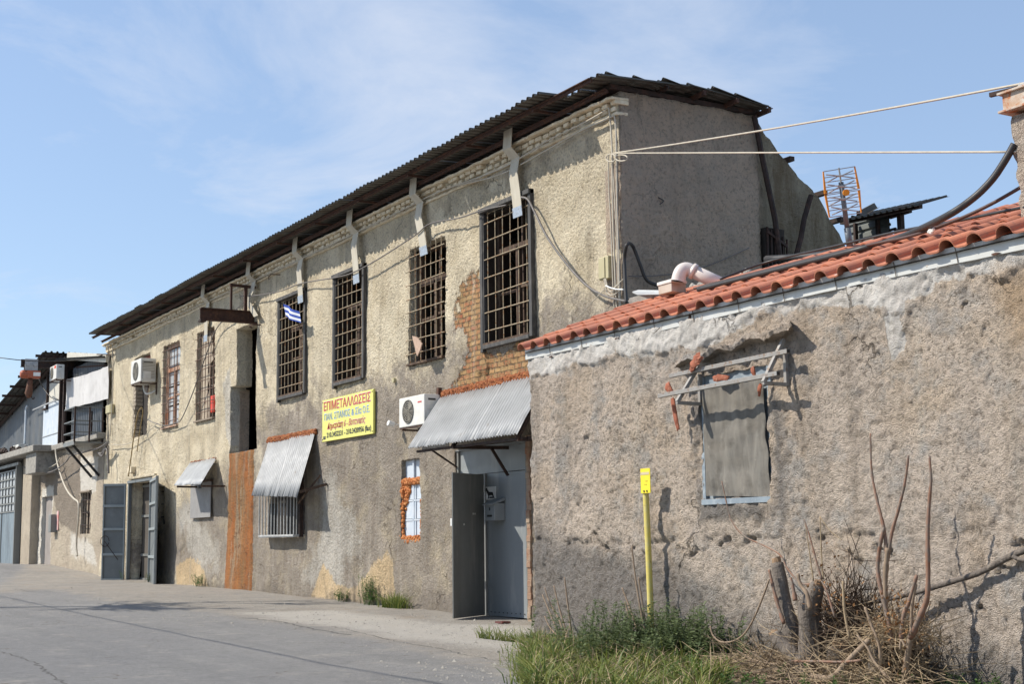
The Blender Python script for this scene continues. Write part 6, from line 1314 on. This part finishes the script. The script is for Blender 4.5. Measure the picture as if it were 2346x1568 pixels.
# ------------------------------------------------------------------ yellow marker post
pb = PG(1492, 1478); pb.y = 11.25; 
pb = P(1493, 1490, 11.40); ptp = P(1479, 1120, 11.43)
mp_ = thing('marker_post', 'yellow pipeline marker post leaning slightly against the rough wall', 'marker post', (pb.x, pb.y, 0))
mb = MB(); mb.tube(curve_pts([Vector((pb.x+.01, pb.y, pb.z-.12)), P(1488, 1330, 11.41), P(1484, 1230, 11.42), ptp], 5), .043, 14); mb.build('post', yellowp, mp_, smooth=True)
a = P(1467, 1075, 11.37); b = P(1490, 1130, 11.37); e_ = (b-a); mb = MB(); w_ = b.x-a.x; 
mb.box(a.x, b.x, 11.37, 11.378, b.z, a.z); mb.build('plate', yellows, mp_)
mb = MB(); h_ = a.z-b.z; mb.box(a.x+.004, a.x+w_*.92, 11.366, 11.369, b.z+h_*.74, b.z+h_*.85); mb.build('worn_label', simple('worn_cream', (.62, .54, .36), (.5, .42, .26), rough=.7), mp_)
mb = MB()
for uu in (.36, .66): mb.tube([(a.x+w_*uu, 11.369, b.z+h_*.08), (a.x+w_*uu, 11.362, b.z+h_*.08)], .014, 8)
mb.build('bolt', black, mp_)
text('1,8', a.x+w_*.52, a.x+w_*.74, b.z+h_*.45, b.z+h_*.51, 11.367, black, mp_, 'number'); text('1,0', a.x+w_*.42, a.x+w_*.64, b.z+h_*.31, b.z+h_*.37, 11.367, black, mp_, 'number')
# ------------------------------------------------------------------ vegetation
def on_line(pts, t): return lerpl(pts, t)
nrng = np.random.RandomState(4)
def blades(name, label, region, count, h0, h1, mat, lean=.35, wid=.008, cat='grass', seedheads=False):
    """long thin curved blades, region(rnd) -> (x, y, density height)"""
    vs = []; fs = []; rr = random.Random(hash(name) % 1000+len(label))
    for _ in range(count):
        x, y, hf = region(rr)
        z = gh(x, y)-.01; h = rr.uniform(h0, h1)*hf; q = rr.uniform(0, 2*math.pi); l = h*rr.uniform(.1, lean*2); dx, dy = math.cos(q)*l, math.sin(q)*l
        a = q+math.pi/2+rr.uniform(-.6, .6); wx, wy = math.cos(a)*wid*rr.uniform(.6, 1.3), math.sin(a)*wid*rr.uniform(.6, 1.3); b = len(vs)
        for t, ww in ((0, 1), (.4, .9), (.75, .6), (1, .08)):
            cx_, cy_, cz_ = x+dx*t*t, y+dy*t*t, z+h*(t-.18*t*t*(l/h)); vs += [(cx_-wx*ww, cy_-wy*ww, cz_), (cx_+wx*ww, cy_+wy*ww, cz_)]
        fs += [(b, b+1, b+3, b+2), (b+2, b+3, b+5, b+4), (b+4, b+5, b+7, b+6)]
    me = bpy.data.meshes.new(name); me.from_pydata(vs, [], fs); me.update(); me.materials.append(mat); o = bpy.data.objects.new(name, me); C.objects.link(o); set_rnd(o, 8)
    tag(o, label, cat, kind='stuff'); return o
gpoly = [(p.x, p.y) for p in (PG(1212, 1500), PG(1205, 1545), PG(1215, 1600), PG(1500, 1640), PG(1600, 1640), PG(1680, 1560))]+[(-13.4, 11.3), (-16, 11.48), (-18.9, 11.5), (-19.15, 11.6)]
def in_poly(x, y, pl):
    c_ = False
    for i in range(len(pl)):
        ax, ay = pl[i]; bx_, by_ = pl[i-1]
        if (ay > y) != (by_ > y) and x < (bx_-ax)*(y-ay)/(by_-ay)+ax: c_ = not c_
    return c_
def reg_grass(rr):
    while True:
        x = rr.uniform(-19.3, -11); y = rr.uniform(8.0, 11.5)
        if in_poly(x, y, gpoly):
            f_ = .5+.5*min(1, (x+19.3)/1.2) if x < -18 else 1; d = min(1, max(0, mnoise.noise(Vector((x*2.6, y*2.6, 0)))*1.1+.5))
            if rr.random() < .15+d*1.1: return x, y, f_*(.35+1.1*d)*rr.choice((.7, 1, 1, 1.25))
blades('dry_grass', 'straw-coloured dry blades mixed through the green grass', reg_grass, 2600, .07, .29, straw, 1.0, .007)
def reg_fringe(rr):
    q = PG(1240-abs(rr.gauss(0, 26)), rr.uniform(1458, 1590)); return q.x, min(q.y, 11.5), .6+.5*rr.random()
blades('green_grass', 'bright green grass growing along the foot of the rough wall', reg_grass, 8500, .07, .27, grassm, .9, .0095)
blades('grass_fringe', 'sparse yellow-green grass tufts at the road edge by the wall corner', reg_fringe, 1700, .10, .34, grassm, .8, .007)
def weed(base, h, seed, mat=weedg, nleaf=60, spread=.12, leaf=.035, mb=None):
    """a leafy upright stem"""
    rr = random.Random(seed); q = rr.uniform(0, 6.3); tip = base+Vector((math.cos(q)*spread, math.sin(q)*spread, h)); vs = []; fs = []
    st = [base, base.lerp(tip, .5)+Vector((rr.uniform(-.03, .03), rr.uniform(-.03, .03), 0)), tip]
    for i in range(nleaf):
        t = rr.uniform(.12, 1)**.8; p = base.lerp(tip, t); a = rr.uniform(0, 6.3); l = leaf*rr.uniform(.6, 1.3)*(1.25-.6*t); d = Vector((math.cos(a), math.sin(a), rr.uniform(-.1, .7))).normalized(); s_ = d.cross(Vector((0, 0, 1))).normalized()*l*.38
        p = p+d*l*rr.uniform(.1, .9); vs += [p, p+d*l*.5+s_, p+d*l, p+d*l*.5-s_]
    return st, vs
def weeds(name, label, spots, h0, h1, mat, leaf, nl, cat, kind='stuff', spread=.12):
    vs = []; mbs = MB(); fs = []
    rr = random.Random(len(label))
    for i, (x, y) in enumerate(spots):
        st, v = weed(Vector((x, y, gh(x, y))), rr.uniform(h0, h1), i*7+len(label), nleaf=nl, leaf=leaf, spread=spread); vs += v; mbs.tube(st, [.006, .004, .002], 4)
    nvl = len(vs); fs = [(i, i+1, i+2, i+3) for i in range(0, nvl, 4)]
    me = bpy.data.meshes.new(name); b = nvl; me.from_pydata([tuple(v) for v in vs]+mbs.v, [], fs+[tuple(q+b for q in f) for f in mbs.f]); me.update(); me.materials.append(mat)
    o = bpy.data.objects.new(name, me); C.objects.link(o); set_rnd(o, 4); return tag(o, label, cat, kind=kind)
rr = random.Random(31)
sp = []
while len(sp) < 230:
    px = rr.gauss(1590, 75); x = P(px, 1500, YB).x; y = 11.5-abs(rr.gauss(0, .65))
    if -17.5 < x < -12.6 and y > 9.4: sp.append((x, y))
weeds('leafy_weeds', 'dense grey-green leafy weeds right of the yellow post', sp, .28, .80, weedg, .058, 70, 'weeds')
sp = [(rr.uniform(-17.8, -15.2), 11.5-abs(rr.gauss(0, .35))) for _ in range(26)]
weeds('leafy_weeds', 'scattered leafy weeds among the grass left of the yellow post', sp, .18, .38, weedg, .036, 50, 'weeds')
sp = [(rr.uniform(-11.9, -9.2), 11.45-abs(rr.gauss(0, .28))) for _ in range(75)]
weeds('low_weeds', 'low dark green weeds at the foot of the wall in the right corner', sp, .08, .26, weedm, .040, 45, 'weeds')
sp = [(rr.uniform(-13.6, -10.5), rr.uniform(9.6, 10.6)) for _ in range(50)]
weeds('low_weeds', 'green weeds in front of the cut stumps at the bottom edge', sp, .06, .22, weedm, .038, 40, 'weeds')
# small tufts along the long wall
for i, (px, py, n_, hh, lb) in enumerate(((852, 1388, 22, .75, 'leafy green tuft growing at the wall foot under the yellow sign'), (790, 1380, 8, .35, 'smallest green tuft at the foot of the long wall'), (165, 1300, 30, .55, 'olive green tuft under the barred window of the workshop'), (205, 1313, 12, .45, 'green tuft left of the open steel gate'), (393, 1335, 9, .4, 'pale tuft right of the open steel gate'))):
    q = PG(px, py); rr = random.Random(i+50); sp = [(q.x+rr.gauss(0, .22 if i != 2 else .7), YA-.12-abs(rr.gauss(0, .08))) for _ in range(n_)]
    weeds('wall_tuft', lb, sp, hh*.5, hh, weedm if i != 4 else weedg, .05, 40, 'plant', kind=None, spread=.08)
q = PG(925, 1395); o = blades('wall_grass', 'grass clump at the foot of the wall left of the steel gate', lambda rr: (rr.gauss(q.x, .3), YA-.25+rr.uniform(-.2, .12), 1), 260, .15, .45, grassm, .8, .010, 'plant')
del o['kind']
# ------------------------------------------------------------------ stumps, shoots, brush
def gnarl(pts, rad_, n=14, seed=0, amp=.18):
    mb = MB(); pts = curve_pts(pts, 6); k = len(pts); vs = []; fs = []
    rs = [float(np.interp(i/(k-1), np.linspace(0, 1, len(rad_)), rad_)) for i in range(k)]
    for i, p in enumerate(pts):
        t = (pts[min(i+1, k-1)]-pts[max(i-1, 0)]).normalized(); a = t.orthogonal().normalized() if i == 0 else (a-t*a.dot(t)).normalized(); b = t.cross(a)
        for j in range(n):
            q = 2*math.pi*j/n; d = a*math.cos(q)+b*math.sin(q); r = rs[i]*(1+amp*mnoise.noise(Vector((math.cos(q)*1.6, math.sin(q)*1.6, i*.22+seed)))+amp*.5*mnoise.noise(Vector((math.cos(q)*5, math.sin(q)*5, i*.5+seed))))
            vs.append(p+d*r)
    for i in range(k-1):
        for j in range(n): fs.append((i*n+j, i*n+(j+1) % n, (i+1)*n+(j+1) % n, (i+1)*n+j))
    rr = random.Random(seed); tip = pts[-1]+(pts[-1]-pts[-2]).normalized()*rs[-1]*.15; vs.append(tip)
    for j in range(n): fs.append(((k-1)*n+j, (k-1)*n+(j+1) % n, len(vs)-1)); 
    fs.append(tuple(range(n-1, -1, -1))); mb.add(vs, fs); return mb
def S_(x, y, Y): return P(x, y, Y)
def stump(label, trunk, rads, cut, shoots, Y, seed):
    base = S_(*trunk[0], Y); t = thing('tree_stump', label, 'tree stump', base)
    o = gnarl([S_(*p, Y) if len(p) == 2 else S_(p[0], p[1], p[2]) for p in trunk], rads, 16, seed).build('trunk', barkm, t, smooth=True)
    if cut:
        q = S_(*trunk[-1][:2], Y if len(trunk[-1]) == 2 else trunk[-1][2]); mb = MB(); d = (q-S_(*trunk[-2][:2], Y)).normalized(); rr = random.Random(seed+5); r = rads[-1]*.75; s1 = d.orthogonal().normalized(); s2 = d.cross(s1)
        vs = [q+d*.06]; vs += [q+d*(.012+rr.uniform(0, .07))+(s1*math.cos(a)+s2*math.sin(a))*r*rr.uniform(.7, 1.1) for a in np.linspace(0, 2*math.pi, 13)[:-1]]+[q-d*.05+(s1*math.cos(a)+s2*math.sin(a))*r for a in np.linspace(0, 2*math.pi, 13)[:-1]]
        fs = [(0, 1+i, 1+(i+1) % 12) for i in range(12)]+[(1+i, 13+i, 13+(i+1) % 12, 1+(i+1) % 12) for i in range(12)]; mb.add(vs, fs); mb.build('split_top', cutm, t)
    for i, (pts, r0, r1, mt, yy) in enumerate(shoots):
        p3 = curve_pts([S_(x, y, yy+(.0)) for x, y in pts], 5); k = len(p3); rr = random.Random(i+seed)
        rs = [(r0+(r1-r0)*j/(k-1))*(1+(.22 if j % 4 == 2 else 0)+rr.uniform(-.05, .05)) for j in range(k)]; mb = MB(); mb.tube(p3, rs, 8); mb.build('shoot', mt, t, smooth=True)
    return t
e = lambda x, y: ((2200+x/2.0909)/1.2754, (1250+y/2.0909)/1.2754)         # from the enlarged view of the stumps
E_ = lambda *pts: [e(*p) for p in pts]
S1, S2, S3 = 11.1, 10.85, 10.95
stump('grey split stump at the left of the cut shrubs, leaning left', E_((260, 1480), (240, 1250), (185, 1050), (145, 830)), [.11, .095, .085, .075], True,
      [(E_((190, 1200), (150, 1080), (120, 960), (100, 870)), .022, .014, twigr, 10.95), (E_((350, 960), (290, 950), (215, 870), (165, 780), (60, 720), (-60, 660), (-135, 560), (-170, 420), (-190, 330)), .011, .006, twigr, 10.98)], S1, 1)
stump('broad stump leaning left at the foot of the middle stump', E_((300, 1500), (250, 1400), (180, 1330), (140, 1270)), [.10, .09, .085, .08], True, [], 10.85, 9)
stump('thick grey middle stump of the cut shrubs with a knobbly top', E_((330, 1620), (345, 1450), (345, 1250), (350, 1100), (400, 960)), [.15, .13, .125, .13, .07], True,
      [(E_((420, 930), (380, 790), (345, 660), (312, 560)), .012, .006, twigr, 10.7), (E_((370, 940), (345, 760), (315, 560)), .008, .004, straw, 10.75), (E_((430, 930), (420, 800), (410, 545)), .010, .005, straw, 10.72), (E_((410, 545), (470, 630), (545, 690)), .005, .003, straw, 10.72),
       (E_((260, 1060), (245, 980), (232, 920)), .025, .012, twigr, 10.65), (E_((350, 1110), (330, 1020), (290, 960), (275, 895)), .025, .016, twigm, 10.6), (E_((590, 1290), (560, 1130), (550, 940)), .014, .012, straw, 10.6), (E_((500, 1160), (450, 1000), (420, 940)), .012, .008, twigr, 10.55)], S2, 2)
stump('short stump in the shade between the two groups of shoots', E_((520, 1600), (520, 1450), (530, 1350)), [.14, .13, .11], True, [], 11.0, 12)
stump('right-hand stump with the tallest upright red-brown shoots', E_((790, 1650), (770, 1480), (760, 1330)), [.13, .12, .10], True,
      [(E_((850, 1330), (830, 1200), (800, 1060), (765, 900), (770, 760), (800, 615)), .026, .017, twigr, 10.80), (E_((810, 1130), (810, 900), (825, 740)), .026, .024, twigm, 10.82),
       (E_((825, 820), (800, 620), (755, 430), (725, 260), (718, 35)), .020, .008, twigr, 10.84), (E_((825, 800), (850, 640), (890, 500), (930, 330), (950, 170)), .019, .011, twigr, 10.86),
       (E_((960, 1290), (1020, 1160), (1060, 1060), (1070, 950), (1068, 650), (1078, 450), (1088, 320), (1078, 170)), .034, .010, twigr, 10.78),
       (E_((905, 1300), (920, 1160), (960, 1050), (1000, 905)), .024, .017, twigr, 10.75), (E_((970, 1270), (970, 1110), (995, 960)), .018, .014, twigm, 10.76), (E_((960, 1290), (945, 1400), (930, 1500)), .030, .034, twigm, 10.78),
       (E_((780, 1450), (770, 1330), (720, 1200), (685, 1100)), .016, .014, twigm, 10.6), (E_((830, 1540), (740, 1430), (700, 1350), (635, 1270)), .014, .008, twigm, 10.5), (E_((900, 1360), (905, 1300), (930, 1340)), .012, .010, twigm, 10.6)], S3, 3)
# long branch leaning against the wall
lb = thing('fallen_branch', 'long grey branch leaning up to the right across the rough wall', 'branch', P(*e(620, 1080), 11.1))
mb = MB(); pts = curve_pts([P(*e(600, 1100), 11.3), P(*e(760, 1065), 11.35), P(*e(960, 1020), 11.4), P(*e(1180, 955), 11.44), P(*e(1390, 885), 11.47), P(*e(1560, 795), 11.47), P(*e(1700, 735), 11.46), P(*e(1800, 690), 11.45)], 7)
rr = random.Random(3); mb.tube(pts, [(.022+.016*i/len(pts))*(1+.18*mnoise.noise(Vector((i*.8, 0, 0)))) for i in range(len(pts))], 9); mb.build('main_limb', barkm, lb, smooth=True)
mb = MB(); mb.tube(curve_pts([P(*e(1590, 790), 11.4), P(*e(1650, 812), 11.38), P(*e(1760, 800), 11.3)], 5), [.022]*10+[.016], 7); mb.build('side_limb', barkm, lb, smooth=True)
mb = MB(); mb.tube(curve_pts([P(*e(1000, 1100), 11.0), P(*e(1030, 1030), 11.15), P(*e(1100, 985), 11.25)], 5), .010, 6); mb.build('side_limb', barkm, lb, smooth=True)
tb = lambda name, label, pts, r, mt, cat: cable(name, label, pts, r, mt, 6, cat)
tb('dry_branch', 'thick dry branch lying slanting at the foot of the right stump', [P(*e(360, 1520), 10.3), P(*e(480, 1530), 10.3), P(*e(560, 1450), 10.4), P(*e(640, 1370), 10.5), P(*e(710, 1300), 10.6)], .030, twigm, 'branch')
tb('dry_branch', 'thin reddish branch lying level across the front of the stumps', [P(*e(240, 1430), 10.35), P(*e(400, 1432), 10.35), P(*e(540, 1435), 10.4), P(*e(660, 1425), 10.4)], .014, twigr, 'branch')
tb('curved_cane', 'curved cane bending left from the split stump to the weeds', [P(*e(100, 930), 10.9), P(*e(60, 1040), 10.9), P(*e(0, 1180), 10.9), P(*e(-60, 1270), 10.9), P(*e(-130, 1310), 10.9), P(*e(-200, 1310), 10.9), P(*e(-245, 1270), 10.9), P(*e(-260, 1215), 10.9)], .011, twigm, 'branch')
# small cut shoots near the wall corner and the post
f_ = lambda x, y: ((1500+x/2.24)/1.2754, (1300+y/2.24)/1.2754)
def shrub(label, Yp, stems, base):
    t = thing('bare_shrub', label, 'shrub', P(*f_(*base), Yp))
    for i, st in enumerate(stems):
        pts = curve_pts([P(*f_(*p), Yp+.03*i-.05) for p in st], 5); k = len(pts); mb = MB(); mb.tube(pts, [(.017-.009*j/k)*(1+(.25 if j % 4 == 1 else 0)) for j in range(k)], 6); mb.build('stem', twigm, t, smooth=True)
shrub('bare cut shrub with thin stems beside the wall corner', 11.2, [[(360, 1380), (300, 1270), (240, 1200), (205, 1125)], [(365, 1370), (300, 1250), (230, 1080), (190, 985)], [(370, 1370), (345, 1230), (300, 1070), (265, 925)], [(380, 1370), (375, 1200), (350, 1000), (335, 870)], [(355, 1300), (300, 1150), (235, 1030), (205, 935)]], (370, 1380))
shrub('bare cut shrub with thin stems just left of the yellow post', 11.15, [[(880, 1310), (840, 1120), (800, 880), (775, 665)], [(885, 1310), (860, 1150), (835, 980), (818, 870)], [(850, 1310), (800, 1180), (750, 1040), (712, 940)], [(800, 1260), (760, 1140), (730, 1030)]], (880, 1310))
# straw and brush heaps
def brush(name, label, cen, ext, n, L0, L1, mat, cat, seed, up=.5, r=.004):
    rr = random.Random(seed); mb = MB()
    for _ in range(n):
        p = Vector((cen[0]+rr.gauss(0, ext[0]), cen[1]+rr.gauss(0, ext[1]), 0)); p.z = cen[2]+abs(rr.gauss(0, ext[2])); d = Vector((rr.gauss(0, 1), rr.gauss(0, .7), rr.gauss(0, up))).normalized()*rr.uniform(L0, L1); b = Vector((rr.gauss(0, 1), rr.gauss(0, 1), rr.gauss(0, 1)))*.12*d.length
        if p.y > 11.45: p.y = 11.4
        q = [p, p+d*.5+b*.6, p+d]; 
        for v in q: v.z = max(v.z, gh(v.x, v.y)+.005); v.y = min(v.y, 11.5)
        mb.tube(q, [r, r*.9, r*.5], 3, cap=False)
    return tag(mb.build(name, mat), label, cat, kind='stuff')
q = P(*e(120, 1440), 10.9); brush('brush_heap', 'tangled heap of dry grey-brown twigs left of the stumps', (q.x, 10.85, .03), (.36, .22, .10), 1000, .2, .6, straw, 'twigs', 1, .35)
q = P(*e(120, 1440), 10.6); brush('brush_heap', 'darker dry twigs mixed under the heap left of the stumps', (q.x+.2, 10.8, .02), (.5, .3, .12), 350, .2, .7, twigm, 'twigs', 7, .4, .006)
q = P(*e(840, 1250), 10.85); brush('straw_clump', 'clump of dry stalks and leaves caught on the right stump', (q.x, 10.95, q.z-.12), (.20, .14, .12), 340, .15, .55, straw, 'straw', 2, .5)
q = P(*e(500, 1120), 10.95); brush('straw_clump', 'shaggy dry stalks hanging behind the middle stump', (q.x+.05, 11.15, q.z-.35), (.15, .08, .26), 600, .2, .6, twigd, 'straw', 3, 1.3, .005)
q = P(*e(620, 1130), 10.95); brush('straw_clump', 'dry stalks strewn between the middle and right stumps', (q.x, 11.1, .15), (.40, .15, .22), 420, .25, .75, straw, 'straw', 5, .6)
q = P(*e(640, 1350), 10.7); brush('straw_clump', 'loose dry stalks low in front of the right stump', (q.x+.1, 10.6, .06), (.45, .25, .10), 420, .2, .7, straw, 'straw', 6, .5)
q = P(*e(560, 1150), 11.25); brush('dark_tangle', 'dark brown tangle of dead twigs behind the middle stump', (q.x, 11.28, .10), (.28, .07, .24), 1100, .2, .6, twigd, 'twigs', 13, 1.0, .006)
q = P(*e(800, 1250), 11.25); brush('dark_tangle', 'dark brown tangle of dead twigs behind the right stump', (q.x, 11.25, .05), (.24, .08, .22), 700, .2, .55, twigd, 'twigs', 14, .9, .006)
mb = MB(); rr = random.Random(77); vs = []; fs = []
for cx_, cy_, n_, sx_, sz_ in ((880, 1180, 190, .18, .15), (480, 1000, 130, .14, .18), (720, 950, 3, .02, .05), (880, 1050, 26, .05, .10), (400, 800, 10, .05, .10), (880, 1430, 30, .15, .12)):
    for _ in range(n_):
        q = P(*e(cx_, cy_), 10.75)+Vector((rr.gauss(0, sx_), rr.gauss(0, .1), rr.gauss(0, sz_))); d = Vector((rr.gauss(0, 1), rr.gauss(0, 1), rr.gauss(-.6, 1))).normalized()*rr.uniform(.025, .06); s_ = d.cross(Vector((rr.random(), rr.random(), 1))).normalized()*d.length*.3; b = len(vs); vs += [q, q+d*.5+s_, q+d, q+d*.5-s_]; fs.append((b, b+1, b+2, b+3))
mb.add(vs, fs); tag(mb.build('dry_leaves', dryleaf), 'shrivelled brown leaves caught among the stalks', 'leaves', kind='stuff')
# stones and grit at the road edge
mb = MB(); rr = random.Random(5)
for _ in range(2200):
    if _ < 700:
        px = rr.gauss(1150, 130); py = rr.gauss(1520, 45)
        if py < 1440 or px > 1260: continue
    else:
        px = rr.uniform(100, 1235); py = 1330+px*.085+abs(rr.gauss(0, 30))
    q = PG(px, py); s_ = rr.uniform(.006, .022)*(2.2 if rr.random() < .04 else 1); vs = [q+Vector((rr.uniform(-1, 1)*s_*1.3, rr.uniform(-1, 1)*s_*1.3, 0)) for _ in range(3)]
    zz = gh(q.x, q.y); vs = [Vector((q.x+math.cos(a+k)*s_*rr.uniform(.7, 1.3), q.y+math.sin(a+k)*s_*rr.uniform(.7, 1.3), zz+.002)) for k, a in enumerate((0, 1.1, 2.2, 3.3))]+[Vector((q.x+rr.uniform(-.3, .3)*s_, q.y+rr.uniform(-.3, .3)*s_, zz+s_*.9))]
    mb.add(vs, [(0, 1, 4), (1, 2, 4), (2, 3, 4), (3, 0, 4)])
tag(mb.build('gravel', conc), 'scattered grit and small stones on the road edge', 'gravel', kind='stuff')
for (px, py, s_, lb) in ((1222, 1493, .09, 'largest pale stone in the grass at the wall corner'), (1196, 1518, .06, 'dark stone at the road edge left of the grass'), (1140, 1498, .04, 'small stone on the dusty verge near the steel gate')):
    q = PG(px, py); mb = MB(); blobs(mb, [q, q+Vector((.01, 0, 0))], s_, 2, int(px), .3); tag(mb.build('stone', conc, None, smooth=True), lb, 'stone')
# ------------------------------------------------------------------ outside the frame, across the road: a bare tree and a wire pole whose shadows reach the road
def bare_tree(x, y, h, seed, label):
    t = thing('bare_tree', label, 'tree', (x, y, gz(x))); rr = random.Random(seed); mt_ = MB(); base = Vector((x, y, gz(x)-.1))
    mt_.tube([base, base+Vector((.1, 0, h*.3)), base+Vector((.2, .1, h*.5))], [.2, .16, .13], 10); mt_.build('trunk', barkm, t, smooth=True)
    mb = MB()
    def grow(p, d, l, r, k):
        q = p+d*l*.5+Vector((rr.gauss(0, .05), rr.gauss(0, .05), .02))*l; e_ = p+d*l; mb.tube([p, q, e_], [r, r*.85, r*.7], 5, cap=False)
        if k == 0: return
        for _ in range(rr.choice((2, 3, 3))):
            nd = (d+Vector((rr.gauss(0, .5), rr.gauss(0, .5), rr.gauss(.12, .35)))).normalized(); grow(e_ if rr.random() < .6 else q, nd, l*rr.uniform(.6, .85), r*.66, k-1)
    for _ in range(5): grow(base+Vector((.2, .1, h*.5)), Vector((rr.gauss(0, .6), rr.gauss(0, .6), .9)).normalized(), h*.12, .14, 4)
    mb.build('crown', barkm, t); return t
_b = PG(700, 1388); bare_tree(_b.x-6.6, _b.y-11.0, 16.0, 5, 'bare tree across the road, outside the photo, casting branch shadows')
pA = Vector((-44, -3.0, gz(-44))); up_t = thing('utility_pole', 'wooden utility pole across the road, outside the photo', 'pole', pA)
mb = MB(); mb.tube([pA-Vector((0, 0, .2)), pA+Vector((0, 0, 9))], [.16, .11], 12); mb.build('pole_shaft', woodgrey, up_t, smooth=True)
mb = MB(); mb.beam(pA+Vector((-.9, 0, 8.6)), pA+Vector((.9, 0, 8.6)), .1, .12); mb.build('crossarm', woodgrey, up_t)
def sh_wire(a, b, h, label):                    # wire whose shadow falls on the road from a to b
    A_, B_ = PG(*a), PG(*b); k = h/SUN.z; off = SUN*k; p, q = A_+off, B_+off; d = (q-p); return span('street_wire', label, p-d*.6, q+d*.5, .12, .02, cableb)
sh_wire((0, 1366), (1020, 1568), 7.0, 'overhead wire across the road outside the photo, its shadow slanting over the asphalt')

# ------------------------------------------------------------------ shared group phrases for things of one kind
GRP = {'cable': 'cables and wires strung over the buildings', 'tile shard': 'broken orange tile pieces in the canopy frame', 'tree stump': 'cut stumps at the foot of the rough wall',
       'shrub': 'bare cut shrubs at the foot of the rough wall', 'plant': 'small plants along the foot of the long wall', 'branch': 'dry branches around the stumps', 'stone': 'loose stones', 'hook': 'rusty iron hooks in the wall',
       'junction box': 'beige and white junction boxes', 'canister': 'canisters behind window bars', 'metal sheet': 'loose metal sheets on the roofs'}
for o in bpy.data.objects:
    if o.parent is None and o.get('category') in GRP and not o.get('group') and not o.get('kind'): o['group'] = GRP[o['category']]
